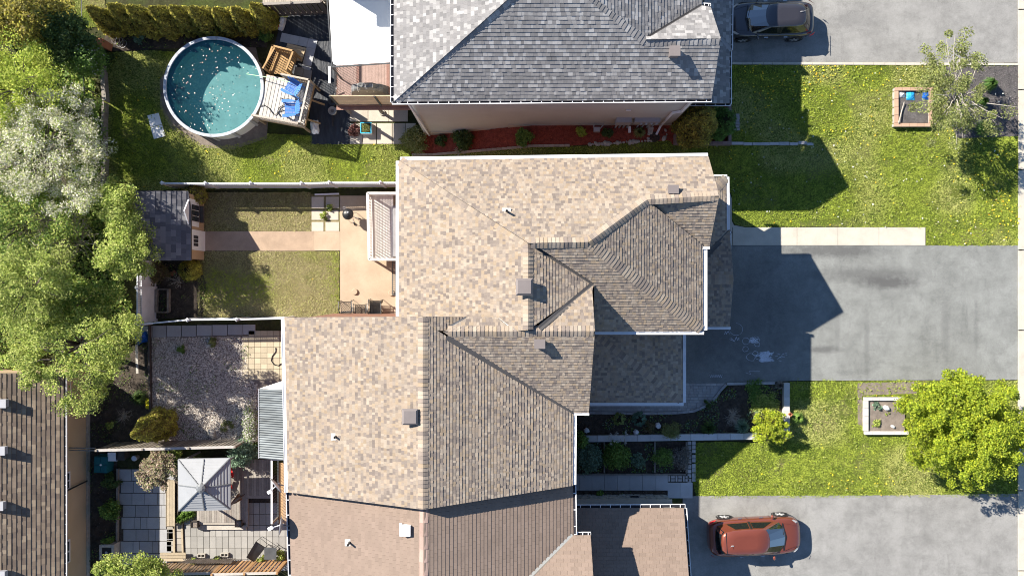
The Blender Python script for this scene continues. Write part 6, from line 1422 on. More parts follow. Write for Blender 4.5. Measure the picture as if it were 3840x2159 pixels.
# landing with cedar railings and steps
ld = thing('deck_landing', 'tan cedar landing with railings between the pool deck and the grey slabs', 'deck', G(1050, 230)); LZ = LOW + .75; TW = (.50, .32, .15)
g0, g1, g2, g3 = P(1043, 193, LZ), P(1118, 212, LZ), P(1090, 285, LZ), P(1012, 275, LZ); n = 8
for i in range(n): a, b = i / n, (i + 1) / n; q = [g0.lerp(g1, a), g0.lerp(g1, b - .012), g3.lerp(g2, b - .012), g3.lerp(g2, a)]; mb = MB(); mb.slab(q, .035, col=sc(TW, R.uniform(.85, 1.1))); mb.build('board', mt['wood_attr'], ld)
railing(ld, g0, g1, .95, .12, TW); railing(ld, g0, g3, .95, .12, TW); railing(ld, g1, g1.lerp(g2, .9), .95, .12, TW)
h0 = P(985, 258, LZ + 1.0); mb = MB(); mb.beam(h0, P(1030, 180, LZ + 1.0), .08, .04, col=TW); mb.build('handrail', mt['wood_attr'], ld)
for p in (g0, g1, g2, g3): mb = MB(); mb.box((p.x, p.y, (LZ + LOW) / 2), (.09, .09, LZ - LOW - .08), col=TW); mb.build('post', mt['wood_attr'], ld)
cs_ = thing('wooden_platform', 'low tan plank platform on the grey slabs above the cedar landing', 'platform', G(1110, 200)); q0, q1, q2, q3 = P(1078, 163, LOW + .25), P(1147, 181, LOW + .25), P(1130, 232, LOW + .25), P(1062, 214, LOW + .25)
for i in range(6): a, b = i / 6, (i + 1) / 6; q = [q0.lerp(q3, a), q1.lerp(q2, a), q1.lerp(q2, b - .02), q0.lerp(q3, b - .02)]; mb = MB(); mb.slab(q, .1, col=sc((.58, .46, .30), R.uniform(.88, 1.1))); mb.build('plank', mt['wood_attr'], cs_)
sl_ = thing('slab_paving', 'grey square slabs laid at an angle on black fabric around the tan platform', 'paving', G(1130, 160)); s0, ux, uy = G(1058, 125), G(1192, 153) - G(1058, 125), G(1050, 158) - G(1058, 125)
for i in range(4): a = s0 + ux * (i / 4) + Vector((0, 0, .04)); mb = MB(); mb.slab([a, a + ux * .245, a + ux * .245 + uy * .98, a + uy * .98], .04, col=sc((.50, .51, .53), R.uniform(.95, 1.06))); mb.build('slab', mt['concrete_attr'], sl_)
for i in range(1, 4): a = s0 + ux * .75 + uy * i * (1.0 if i < 3 else 1.03) + Vector((0, 0, .04)); mb = MB(); mb.slab([a, a + ux * .245, a + ux * .245 + uy * .98, a + uy * .98], .04, col=sc((.50, .51, .53), R.uniform(.95, 1.06))); mb.build('slab', mt['concrete_attr'], sl_)
for X, Y, z_ in ((1122, 265, .22), (1154, 275, .12)): g = G(X, Y, z_); mb = MB(); mb.slab([g + Vector((-.22, .2, 0)), g + Vector((.22, .13, 0)), g + Vector((.16, -.3, 0)), g + Vector((-.28, -.22, 0))], .08, col=(.30, .29, .28)); mb.build('slab', mt['concrete_attr'], sl_)

def adirondack():
    r = thing('armchair', 'x', 'chair')
    for i in range(8): mb = MB(); mb.box((-.24 + i * .069, .06, .34 - 0), (.055, .52, .022), rot=Euler((.12, 0, 0)).to_matrix()); mb.build('seat_slat', mt['bluep'], r)
    for i in range(7):
        a = (i - 3) * .11; L = .62 - abs(i - 3) * .045; mb = MB(); mb.beam((a * .62, -.20, .33), (a * 1.0, -.20 - .42 * L / .62, .33 + L), .07, .02, up=(0, 1, .5)); mb.build('back_slat', mt['bluep'], r)
    for s in (-1, 1):
        mb = MB(); pts = [(s * .30, .42), (s * .44, .42), (s * .45, .1), (s * .38, -.28), (s * .31, -.28), (s * .30, .1)]; mb.prism(pts, .52, .55); mb.build('arm', mt['bluep'], r)
        mb = MB(); mb.box((s * .33, .32, .27), (.05, .1, .54)); mb.build('leg', mt['bluep'], r); mb = MB(); mb.beam((s * .31, .38, .33), (s * .31, -.48, .05), .035, .1); mb.build('leg', mt['bluep'], r)
    mb = MB(); mb.beam((-.34, -.34, .56), (.34, -.34, .56), .06, .03); mb.build('back_brace', mt['bluep'], r)
    return r
mt['bluep2'] = M('light_blue_plastic', (0.10, 0.26, 0.68), 0.45, var=0.1, fine=0.05)
a1 = adirondack(); a2 = copy_tree(a1)
for o, X, Y, rz, lb in ((a1, 1095, 327, rad(62), 'upper blue slatted armchair, angled, on the bleached pool deck'), (a2, 1090, 407, rad(93), 'lower blue slatted armchair on the bleached pool deck')):
    p = P(X, Y, PD + .45); place(o, (p.x, p.y, PD), rz, 1.0); o['label'] = lb; o['group'] = 'blue slatted armchairs on the pool deck'; o['category'] = 'chair'
# board on the grass, sacks, rings
wb = thing('white_board', 'white folded board lying on the grass left of the pool', 'board', G(585, 472)); cs4 = [G(552, 434, .05), G(594, 424, .05), G(620, 511, .05), G(577, 522, .05)]
mb = MB(); mb.slab([cs4[0], cs4[1], cs4[1].lerp(cs4[2], .49), cs4[0].lerp(cs4[3], .49)], .04); mb.build('panel', mt['fabric'], wb); mb = MB(); mb.slab([cs4[0].lerp(cs4[3], .51), cs4[1].lerp(cs4[2], .51), cs4[2], cs4[3]], .04); mb.build('panel', mt['fabric'], wb)
crumple('white_sack', 'white and blue plastic sack lying at the lower corner of the pool deck', 'sack', 1181, 478, .45, .75, .28, 'fabric', .1)
crumple('white_sack', 'white sack beside a red bucket under the cedar next to the fence', 'sack', 1058, 92, .35, .75, .3, 'fabric', -.3)
g = G(1042, 100); mb = MB(); mb.lathe(g, [(.12, 0), (.15, .3), (.13, .3), (.001, .1)], 12); mb.build('bucket', mt['redp'], None, 'dark red bucket under the gold tipped cedar beside the white sack', 'bucket')
for i, (X, Y, r_) in enumerate(((432, 148, 16), (447, 158, 17), (462, 166, 15))):
    g = G(X, Y, .1); mb = MB(); mb.tube([g + Vector((math.cos(a) * r_ / 70, math.sin(a) * r_ / 70, .1 * math.sin(a + i))) for a in np.linspace(0, 6.283, 25)], .012, 5, caps=False); mb.build('hoop', mt['alu'], None, ('pale blue hoop leftmost of three on the dark soil', 'middle of three pale hoops on the dark soil', 'pale blue hoop nearest the hedge, rightmost of three')[i], 'hoop', 'hoops on the soil')
# brown composite deck, canopy, privacy screen, covered grill
bd = thing('deck', 'brown composite deck beside the top house, partly under the white canopy', 'deck', (-6.6, 11, 0)); BX0, BX1, BY0, BY1 = -8.72, -4.65, 9.15, 15.0; n = 26
for i in range(n): x = BX0 + (BX1 - BX0) * (i + .5) / n; mb = MB(); mb.box((x, (BY0 + BY1) / 2, .0), ((BX1 - BX0) / n - .007, BY1 - BY0, .03), col=sc((.40, .285, .25), R.uniform(.95, 1.05))); mb.build('board', mt['wood_attr'], bd)
mb = MB(); mb.box(((BX0 + BX1) / 2, BY0 - .03, -.15), (BX1 - BX0 + .1, .05, .3), col=(.30, .17, .13)); mb.box(((BX0 + BX1) / 2 - .05, BY0 - .14, -.2), (BX1 - BX0 + .1, .16, .05), col=(.36, .21, .17)); mb.build('fascia', mt['wood_attr'], bd)
mb = MB(); mb.box((BX0 - .03, (BY0 + BY1) / 2, -.15), (.05, BY1 - BY0, .3), col=(.30, .17, .13)); mb.build('fascia', mt['wood_attr'], bd)
for x in (BX0 + .1, -6.9): mb = MB(); mb.tube([(x, BY0 + .15, LOW), (x, BY0 + .15, -.05)], .09, 8); mb.build('post', mt['wood_grey'], bd)
mb = MB(); mb.lathe((-6.9, BY0 + .15, LOW), [(.16, 0), (.16, .12), (.001, .12)], 12); mb.build('footing', mt['stone'], bd)
mb = MB(); mb.beam((BX0 + .08, BY0, .95), (BX0 + .08, BY1, .95), .06, .05); mb.build('top_rail', mt['black'], bd)
for i in range(46): y_ = BY0 + (BY1 - BY0) * (i + .5) / 46; mb = MB(); mb.box((BX0 + .08, y_, .47), (.02, .02, .92)); mb.build('baluster', mt['black'], bd)
for x in (-7.7, -6.2): mb = MB(); mb.beam((x, BY0, .017), (x, BY1, .017), .14, .012, col=(.30, .17, .14)); mb.build('border_board', mt['wood_attr'], bd)
ps = thing('privacy_screen', 'tan horizontal slat privacy screen on the edge of the brown deck', 'screen', (-6.6, BY0, 0)); xa, xb = BX0, BX1 + .05
for i in range(11): z_ = .12 + i * .165; mb = MB(); mb.box(((xa + xb) / 2, BY0 + .02, z_), (xb - xa, .03, .135), col=sc((.84, .66, .45), R.uniform(.9, 1.1))); mb.build('slat', mt['wood_attr'], ps)
for x in (xa + .04, -6.55, xb - .05): mb = MB(); mb.box((x, BY0 - .03, .95), (.09, .05, 1.95)); mb.build('post', mt['dkgrey'], ps)
cg = thing('covered_grill', 'long grill under a grey cover on the brown deck behind the slat screen', 'grill', (-7, 9.9, 0)); a, b = P(1307, 352, .7), P(1447, 308, .9); N, Mx = 12, 6; vs = []
rr = random.Random(5)
for j in range(Mx + 1):
    for i in range(N + 1):
        u, v = i / N, j / Mx; e = min(1, min(u, 1 - u) * 7) * min(1, min(v, 1 - v) * 5); zz = .02 + (1.05 + (.12 if .25 < u < .7 else -.1)) * e ** .5 + rr.uniform(-.03, .03) * e; vs.append((a.x + (b.x - a.x) * u, a.y + (b.y - a.y) * v, zz))
mb = MB(); mb.add(vs, [(j * (N + 1) + i, j * (N + 1) + i + 1, (j + 1) * (N + 1) + i + 1, (j + 1) * (N + 1) + i) for j in range(Mx) for i in range(N)]); mb.build('cover', mt['cover'], cg)
for u in (.28, .5, .68): x = a.x + (b.x - a.x) * u; mb = MB(); mb.tube([(x, a.y + .05, .8), (x, a.y + .2, 1.2), (x, b.y - .2, 1.2), (x, b.y - .05, .8)], .012, 5); mb.build('strap', mt['white'], cg)
cn = thing('canopy', 'large bright white fabric canopy over the brown deck, beside the top house', 'canopy', (-6.6, 12, 0)); CZ = 2.35
q = [P(1246, 228, CZ), P(1250, 240, CZ), P(1262, 247, CZ), P(1472, 234, CZ), P(1472, -60, CZ), P(1230, -60, CZ)]; mb = MB(); mb.slab(q, .03); mb.build('fabric', mt['fabric'], cn)
for p, r_ in ((P(1245, 250, CZ - .05), P(1222, -60, CZ - .05)), (P(1245, 253, CZ - .05), P(1472, 238, CZ - .05))): mb = MB(); mb.beam(p, r_, .05, .05); mb.build('frame_bar', mt['dkgrey'], cn)
p = P(1245, 252, CZ - .05); mb = MB(); mb.beam(p, (p.x, p.y, 0), .06, .06, up=(1, 0, 0)); mb.build('post', mt['dkgrey'], cn)
mb = MB(); mb.box(P(1236, 282, .2), (.1, .85, .06)); mb.build('white_post', mt['white'], None, 'short white board beside the deck railing below the canopy corner', 'board')
# patio beside the deck, pots, planters
pb = thing('slab_patio', 'sunlit cream slab patio below the brown deck', 'paving', G(1420, 480)); 
for (x0, y0, x1, y1) in ((1312, 400, 1380, 457), (1381, 400, 1458, 457), (1459, 400, 1530, 457), (1312, 463, 1360, 541), (1361, 463, 1411, 541), (1413, 463, 1470, 541), (1472, 463, 1520, 541), (1521, 463, 1560, 541)): paver(pb, x0, y0, x1, y1, .03, col=(.56, .50, .42), name='slab')
for X, Y, lb in ((1253, 384, 'upper of two round pots on black fabric beside the privacy screen'), (1253, 419, 'lower of two round pots, filled with dry soil, on black fabric')):
    g = G(X - 2, Y + 2); t = thing('round_pot', lb, 'pot', g, 'round pots on the black fabric'); mb = MB(); mb.lathe(g, [(.17, 0), (.21, .32), (.225, .32), (.225, .35), (.19, .35), (.18, .28)], 18); mb.build('pot', mt['stone'] if Y > 400 else mt['dkgrey'], t); mb = MB(); mb.lathe(g, [(.185, .27), (.001, .29)], 14); mb.build('soil', mt['dry_soil'] if Y > 400 else mt['soil'], t)
a, b = G(1247, 434), G(1248, 475); mb = MB(); mb.beam(a + up * .04, b + up * .04, .08, .04); mb.build('wood_scrap', mt['wood_dark'], None, 'short dark timber lying on black fabric below the round pots', 'board')
g = G(1377, 486); t = thing('blue_planter', 'white planter box with bright blue rim and a grassy plant on the cream slabs', 'planter', g); zt = .38
for dx, dy, sx, sy in ((-.27, 0, .03, .56), (.27, 0, .03, .56), (0, -.27, .51, .03), (0, .27, .51, .03)):
    mb = MB(); mb.box(g + Vector((dx, dy, zt / 2)), (sx, sy, zt)); mb.build('side', mt['white'], t)
    mb = MB(); mb.box(g + Vector((dx, dy, zt + .015)), (sx + .02, sy + .02, .03)); mt.setdefault('skyblue', M('sky_blue_plastic', (.05, .42, .62), .5, fine=0)); mb.build('rim', mt['skyblue'], t)
mb = MB(); mb.box(g + Vector((0, 0, zt - .08)), (.5, .5, .02)); mb.build('soil', mt['soil'], t)
rng = np.random.RandomState(3); n = 420; pos = np.array(g) + np.column_stack([rng.uniform(-.2, .2, n), rng.uniform(-.2, .2, n), rng.uniform(.32, .5, n)]); np_mesh('plant', leaf_quads(pos, .05, rng, .3, .25), n, 4, pal(rng, n, GREENS['olive'], .3), mt['leaf'], t)
mb = MB(); mb.tube([(-8.7, BY0 + .8, .3), (-8.85, BY0 + .5, .1), (-8.7, BY0 + .2, .2), (-8.8, BY0 + .05, .4)], .03, 6); mb.build('cable_coil', mt['white'], None, 'white looped cable hanging on the corner of the brown deck', 'cable')

# chalk drawings, loose strokes on the shaded asphalt
ck = thing('chalk_drawing', 'white chalk scribbles and faces on the shaded driveway', 'drawing', G(2860, 1310))
rr = random.Random(21)
ckz = [.013]
def stroke(pts, w=.022):
    ckz[0] += .00008; mb = MB(); P_ = [Vector((*G(x, y)[:2], ckz[0] + i * .00001)) for i, (x, y) in enumerate(pts)]
    for a, b in zip(P_, P_[1:]):
        d = (b - a); L = d.length
        if L < 1e-4: continue
        s = Vector((-d.y, d.x, 0)) / L * w * rr.uniform(.6, 1.2) / 2; mb.add([a - s, b - s, b + s, a + s], [(0, 1, 2, 3)])
    mb.build('stroke', mt['chalk'], ck)
def tile(x, y): return (1920 + x / 2.0115, 720 + y / 2.0115)
stroke([tile(*p) for p in ((1600, 1075), (1612, 1050), (1615, 1072), (1630, 1048), (1640, 1070))]); stroke([tile(*p) for p in ((1640, 1110), (1680, 1128), (1650, 1100))]); stroke([tile(*p) for p in ((1680, 1120), (1692, 1092), (1700, 1118), (1712, 1098), (1712, 1120))])
stroke([tile(1690 + 50 * math.cos(a), 1035 + 46 * math.sin(a)) for a in np.linspace(-1.6, 3.6, 16)], .014)
for cx, cy, r_ in ((1765, 1125, 30), (1760, 1185, 22), (1840, 1115, 28), (1850, 1150, 20), (1800, 1245, 34), (1862, 1240, 26), (1835, 1215, 20)): stroke([tile(cx + r_ * math.cos(a) * rr.uniform(.85, 1.1), cy + r_ * math.sin(a) * rr.uniform(.7, 1)) for a in np.linspace(0, 6.4, 14)], .018)
for _ in range(26): x = 1800 + rr.uniform(0, 45); y = 1100 + rr.uniform(0, 35); stroke([tile(x, y), tile(x + rr.uniform(-18, 18), y + rr.uniform(-14, 14)), tile(x + rr.uniform(-18, 18), y + rr.uniform(-10, 10))], .035)
for _ in range(90): x = 1885 + rr.uniform(-20, 75) * rr.uniform(.5, 1); y = 1245 + rr.uniform(-34, 34); stroke([tile(x, y), tile(x + rr.uniform(-30, 30), y + rr.uniform(-12, 12)), tile(x + rr.uniform(-25, 35), y + rr.uniform(-12, 12))], .06)
for _ in range(14): x = 2000 + rr.uniform(0, 60); y = 1215 + rr.uniform(0, 60); stroke([tile(x, y), tile(x + rr.uniform(-25, 25), y + rr.uniform(-14, 14))], .02)
stroke([tile(1490 + i * 8, 1385 + (14 if i % 2 else -10)) for i in range(13)], .016); stroke([tile(1760, 1360), tile(1800, 1375), tile(1790, 1350), tile(1868, 1352)], .014)

# neighbour's deck beyond the weathered fence
nd = thing('deck', 'strip of pale plank deck beyond the weathered fence at the top edge', 'deck', (-12.5, 15.2, LOW)); x = 985
while x < 1215: a, b = P(x, 14, LOW + .6), P(x + 8.6, -90, LOW + .6); mb = MB(); mb.prism(rect(a.x, a.y, b.x - .008, b.y), LOW + .55, LOW + .6, col=sc((.42, .37, .31), R.uniform(.85, 1.15))); mb.build('board', mt['wood_attr'], nd); x += 8.7
# ================================================================== CARS
def car(name, label, paint, X, Y, rz, L=4.5, sx=1.0, zr=1.0, roofx=0.0, hubs='alu'):
    s = L / 4.52; body_m = mt[paint]
    p = P(X, Y, .9); root = thing(name, label, 'car', (0, 0, 0)); y_ = 1.0 * sx
    st = [(-2.27, .42, .74), (-2.22, .66, .88), (-2.06, .82, .99), (-1.6, .915, 1.02), (-.8, .92, 1.0), (.2, .92, .99), (.95, .92, 1.0), (1.45, .905, .965), (1.85, .86, .90), (2.1, .76, .82), (2.22, .60, .73), (2.27, .38, .66)]
    prof = [(0, .035), (.42, .03), (.74, .012), (.90, -.03), (.985, -.13), (1.0, -.30)]
    mb = MB(); rings = []
    for (x, hw, zt) in st:
        r = [(f * hw, zt + dz) for f, dz in prof] + [(.985 * hw, .46), (.95 * hw, .27), (.6 * hw, .22)]
        ring = [(x * s, -a * sx, z) for a, z in r[::-1]] + [(x * s, a * sx, z) for a, z in r[1:]]; rings.append(ring)
    n = len(rings[0]); vs = [v for r in rings for v in r]; fs = [(i * n + j, (i + 1) * n + j, (i + 1) * n + j + 1, i * n + j + 1) for i in range(len(rings) - 1) for j in range(n - 1)]
    fs += [(i * n + n - 1, (i + 1) * n + n - 1, (i + 1) * n, i * n) for i in range(len(rings) - 1)]; fs += [tuple(range(n)), tuple(range(len(vs) - 1, len(vs) - n - 1, -1))]
    mb.add(vs, fs); b = mb.build('body', body_m, root, smooth=True); md = b.modifiers.new('smooth', 'SUBSURF'); md.levels = 1; md.render_levels = 2
    r0 = [(-2.06, 0), (-2.03, .48), (-1.92, .70), (-1.55, .79), (-.42, .82), (-.30, .82), (.95, .79), (1.20, .73), (1.48, .42), (1.56, 0)]
    r1 = [(-1.84, 0), (-1.80, .34), (-1.64, .51), (-1.25, .585), (-.42, .61), (-.30, .61), (.16, .59), (.30, .53), (.42, .30), (.46, 0)]
    zs = (.93, 1.53 * zr, 1.60 * zr, 1.635 * zr)
    full = lambda r, k=1.0, dx=0: [((x * k + dx) * s, -y * k * sx) for x, y in r] + [((x * k + dx) * s, y * k * sx) for x, y in r[-2:0:-1]]
    R0, R1, R2, R3 = full(r0), full([(x + roofx * (x < 0), y) for x, y in r1]), full([(x + roofx * (x < 0), y) for x, y in r1], .9, -.07), full([(x + roofx * (x < 0), y) for x, y in r1], .5, -.35)
    m = len(R0); vs = [(x, y, z) for Rg, z in zip((R0, R1, R2, R3), zs) for x, y in Rg]; mb = MB()
    mb.add(vs, [(k * m + i, k * m + (i + 1) % m, (k + 1) * m + (i + 1) % m, (k + 1) * m + i) for k in range(3) for i in range(m)] + [tuple(3 * m + i for i in range(m))])
    cb = mb.build('roof', body_m, root); cb.data.polygons.foreach_set('use_smooth', [len(q.vertices) == 4 and q.vertices[0] >= m for q in cb.data.polygons]); 
    def win(name, idx, lo=.14, hi=.95, sh0=.0, sh1=.0):
        gm = 'windscreen' if name == 'windshield' else 'carglass'
        for sg in ((-1, 1) if name not in ('windshield', 'rear_window') else (0,)):
            w = MB(); pts = []
            seq = idx if sg == 0 else idx
            loop0 = [Vector((R0[i][0], R0[i][1], zs[0])) for i in seq]; loop1 = [Vector((R1[i][0], R1[i][1], zs[1])) for i in seq]
            if sg == 1: loop0 = [Vector((v.x, -v.y, v.z)) for v in loop0]; loop1 = [Vector((v.x, -v.y, v.z)) for v in loop1]
            A = [a.lerp(c, lo) for a, c in zip(loop0, loop1)]; B = [a.lerp(c, hi) for a, c in zip(loop0, loop1)]
            if sg != 0: d = (A[-1] - A[0]).normalized() * .03; A[0] += d; B[0] += d + (A[-1] - A[0]).normalized() * sh0; A[-1] -= d; B[-1] -= d
            off = [Vector((v.x if sg == 0 else 0, v.y * (0 if sg == 0 else 1), .35)) for v in A]; off = [o.normalized() * .012 for o in off]
            A = [a + o for a, o in zip(A, off)]; B = [a + o for a, o in zip(B, off)]; k = len(A)
            w.add(A + B, [(i, i + 1, k + i + 1, k + i) for i in range(k - 1)]); w.build(name, mt[gm], root)
    q = len(r0); mir = lambda i: (2 * (q - 1) - i) % m
    win('windshield', [7, 8, 9, mir(8), mir(7)], .08, .97); win('rear_window', [2, 1, 0, mir(1), mir(2)], .2, .93)
    win('side_window', [3, 4], .2, .9, .12); win('side_window', [5, 6], .2, .9)
    for sg in (-1, 1):
        w = MB(); w.beam((-.36 * s, sg * .825 * sx, .99), (-.36 * s, sg * .62 * sx, zs[1]), .10, .012, up=(0, sg, .3)); w.build('pillar', mt['black'], root)
        w = MB(); w.blob((.82 * s, sg * 1.0 * sx, 1.03), (.07, .12, .06), 8, 5, .02); mo = w.build('wing_mirror', body_m, root, smooth=True)
        for x in (-1.22, -.36, .78): w = MB(); w.beam((x * s, sg * .928 * sx, .42), (x * s, sg * .928 * sx, .86), .012, .008, up=(1, 0, 0)); w.build('door_seam', mt['black'], root)
        for x in (-.72, .32): w = MB(); w.beam((x * s - .09, sg * .935 * sx, .84), (x * s + .09, sg * .935 * sx, .84), .035, .03); w.build('door_handle', mt['chrome'], root)
        w = MB(); w.add([(2.05 * s, sg * .66 * sx, .80), (1.86 * s, sg * .78 * sx, .89), (1.76 * s, sg * .76 * sx, .93), (1.98 * s, sg * .58 * sx, .86), (2.10 * s, sg * .58 * sx, .76)], [(0, 1, 2, 3), (0, 3, 4)]); 
        w.v = [tuple(Vector(v) + Vector((.02, sg * .02, .03))) for v in w.v]; w.build('headlight', mt['headlight'], root)
        w = MB(); w.add([(-2.23 * s, sg * .70 * sx, .95), (-1.92 * s, sg * .895 * sx, 1.01), (-1.92 * s, sg * .925 * sx, .86), (-2.2 * s, sg * .80 * sx, .78)], [(0, 1, 2, 3)]); w.v = [tuple(Vector(v) + Vector((-.02, sg * .015, .012))) for v in w.v]; w.build('taillight', mt['redlens'], root)
        for x in (-1.36, 1.40):
            c = Vector((x * s, sg * .80 * sx, .35)); t = MB(); t.lathe((0, 0, 0), [(.20, -.10), (.33, -.11), (.355, -.07), (.355, .07), (.33, .115), (.235, .12)], 28, cap=False); t.v = [tuple(c + Vector((a, -sg * -z_, b))) for a, b, z_ in t.v]; wl = t.build('wheel', mt['tyre'], root, smooth=True)
            t = MB(); t.lathe((0, 0, 0), [(.001, .10), (.06, .11), (.07, .085), (.20, .07), (.235, .12), (.24, .09)], 28, cap=False); t.v = [tuple(c + Vector((a, sg * z_, b))) for a, b, z_ in t.v]; rm = t.build('rim', mt['dkgrey'], wl, smooth=True)
            for k in range(5):
                a_ = 6.283 * k / 5; t = MB(); t.beam(c + Vector((math.cos(a_) * .04, sg * .115, math.sin(a_) * .04)), c + Vector((math.cos(a_) * .22, sg * .115, math.sin(a_) * .22)), .075, .02, up=(0, 1, 0)); t.build('spoke', mt[hubs], wl)
            t = MB(); t.lathe((0, 0, 0), [(.40, 0), (.42, .03), (.37, .04)], 24, cap=False); t.v = [tuple((c.x + a, sg * (.885 * sx + z_), c.z + b)) for a, b, z_ in t.v if True]; t.build('wheel_arch', mt['black'], root)
    w = MB(); w.tube([(1.38 * s, .1, 1.035), (1.20 * s, -.52 * sx, 1.06)], .012, 4); w.tube([(1.28 * s, .62 * sx, 1.02), (1.32 * s, .12, 1.07)], .012, 4); w.build('wiper', mt['black'], root)
    w = MB(); w.beam((1.30 * s, -.66 * sx, 1.0), (1.44 * s, 0, 1.02), .05, .02); w.beam((1.44 * s, 0, 1.02), (1.30 * s, .66 * sx, 1.0), .05, .02); w.build('cowl', mt['black'], root)
    w = MB(); w.blob((-1.35 * s, -.12, zs[3] + .0), (.09, .035, .035), 8, 4, .02); w.tube([(-1.33 * s, -.12, zs[3]), (-1.55 * s, -.12, zs[3] + .22)], .006, 4); w.build('antenna', mt['grey'], root)
    w = MB(); w.beam((-1.62 * s, -.52 * sx, zs[2] + .012), (-1.62 * s, .52 * sx, zs[2] + .012), .03, .01); w.build('roof_seam', mt['black'], root)
    for sg in (-1, 1): w = MB(); w.beam((1.35 * s, sg * .66 * sx, 1.012), (2.0 * s, sg * .50 * sx, .895), .012, .012); w.build('hood_crease', body_m, root)
    place(root, (p.x, p.y, .012), rz); return root
mt['redpaint'] = M('copper_red_paint', (.21, .055, .033), .32, var=.03, fine=.02, metal=.35, coat=1.0, spec=.5); mt['blackpaint'] = M('black_brown_paint', (.055, .052, .062), .35, var=.03, fine=.02, metal=.5, coat=1.0, spec=.5)
mt['carglass'] = M('car_glass', (.012, .014, .018), .03, var=.05, fine=0, spec=1.0, coat=1.0); mt['windscreen'] = mt['carglass']; mt['carglass'] = M('tinted_side_glass', (.010, .012, .015), .08, var=.05, fine=0, spec=.5); [n.inputs['Coat IOR'].__setattr__('default_value', 2.4) for n in mt['windscreen'].node_tree.nodes if n.type == 'BSDF_PRINCIPLED']; mt['chrome'] = M('chrome', (.7, .7, .7), .15, metal=1, fine=0); mt['headlight'] = M('headlight_lens', (.55, .5, .47), .1, fine=0, coat=1.0); mt['redlens'] = M('tail_lens', (.55, .02, .02), .15, fine=0, coat=1.0); mt['tyre'] = M('tyre_rubber', (.025, .025, .027), .8)
mt['rimsilver'] = M('silver_rim', (.70, .70, .70), .35, metal=.4, fine=.02)
car('parked_car', 'copper red hatchback parked on the lower driveway, nose towards the street', 'redpaint', 2834, 2014, rad(2.8), 4.5, hubs='rimsilver')
car('parked_car', 'black hatchback with red tail lamps at the top, nose under the grey roof', 'blackpaint', 2895, 72, rad(180.8), 4.15, sx=.95, zr=.93, roofx=.2)

# ================================================================== PLANTS
GN = GREENS
# left boundary trees
tree('conifer', 'dark olive evergreen at the very top left corner', 'tree', G(130, 90), P(85, 50, 1.6), (1.7, 1.3, 1.6), 60, 9000, .075, GN['cedar'], 101, .14)
tree('evergreen_tree', 'dark green evergreen between the top left corner and the cedar hedge', 'tree', G(265, 180), P(245, 140, .6), (1.15, 1.15, 1.2), 50, 7000, .075, GN['dark'], 102, .12)
tree('tree', 'light yellow green tree at the upper left edge', 'tree', G(130, 370), P(85, 325, 1.7), (2.1, 2.2, 1.7), 110, 19000, .05, GN['yellowgreen'], 103, .15, extra_twigs=26, clump_r=.5)
tree('tree', 'small dark green tree with white buds left of the old plank fence', 'tree', G(345, 240), P(320, 215, -.2), (.85, 1.0, .9), 36, 5200, .06, GN['mid'] + [(.5, .52, .42)], 104, .08, w=[.32, .32, .3, .06])
tree('blossom_tree', 'white blossoming tree at the left edge level with the shed', 'tree', G(190, 600), P(165, 575, 1.5), (3.4, 3.0, 1.6), 240, 42000, .045, GN['blossom'], 105, .16, extra_twigs=34, w=[.34, .24, .20, .22], clump_r=.46)
tree('shrub', 'bright green tall shrub along the old plank fence beside the blossom tree', 'shrub', G(345, 520), P(328, 500, -.3), (.62, 2.3, .9), 60, 9000, .055, GN['mid'] + [(.22, .33, .06)], 106, .07)
tree('tree', 'dull green tree behind the white blossom, upper left below yellow tree', 'tree', G(240, 400), P(225, 400, 1.0), (1.0, 1.2, .9), 40, 5200, .06, GN['fresh'] + GN['dark'], 107, .1, extra_twigs=14)
bare_shrub('bare_tree', 'tangle of bare pinkish grey branches left of the shed', 'tree', G(300, 905), 2.3, 3.9, 108, 85, thick=.03, leaves=1700, colors=GN['fresh'])
tree('tree', 'mid green tree under the bare branches at the left edge', 'tree', G(140, 830), P(90, 820, .4), (2.4, 2.3, 1.2), 110, 16000, .055, GN['mid'] + GN['fresh'], 109, .12, extra_twigs=24)
tree('tree', 'fresh green tree overhanging the slate shed roof', 'tree', G(495, 930), P(470, 900, 1.2), (1.15, 2.35, 1.3), 95, 18000, .05, GN['fresh'], 110, .12, shell=.3, extra_twigs=10, clump_r=.42)
tree('tree', 'green tree above the shed roof with dappled leaves', 'tree', G(455, 790), P(425, 760, .9), (1.0, 1.1, .9), 42, 6200, .06, GN['fresh'], 111, .09, clump_r=.4)
tree('tree', 'pale yellow green tree in the middle of the left edge', 'tree', G(150, 1080), P(95, 1085, 2.6), (2.3, 2.1, 1.3), 115, 21000, .05, GN['fresh'] + [(.42, .48, .12)], 112, .15, extra_twigs=14)
tree('tree', 'big yellow green tree left of the gravel garden, over the bungalow roof', 'tree', G(320, 1305), P(262, 1325, 2.0), (3.1, 2.35, 1.3), 125, 24000, .05, GN['fresh'] + [(.44, .50, .12), (.38, .44, .09)], 113, .18, extra_twigs=14, clump_r=.46)
tree('tree', 'darker green tree between the bare branches and the big yellow green tree', 'tree', G(330, 1140), P(300, 1130, .6), (1.9, 1.2, 1.0), 60, 8500, .06, GN['mid'] + GN['fresh'], 114, .12)
tree('tree', 'light green tree cut by the bottom edge beside the lattice screen', 'tree', G(560, 2170), P(512, 2175, .9), (2.05, 1.35, 1.3), 90, 19000, .05, GN['fresh'] + [(.36, .42, .08)], 115, .12, clump_r=.42)
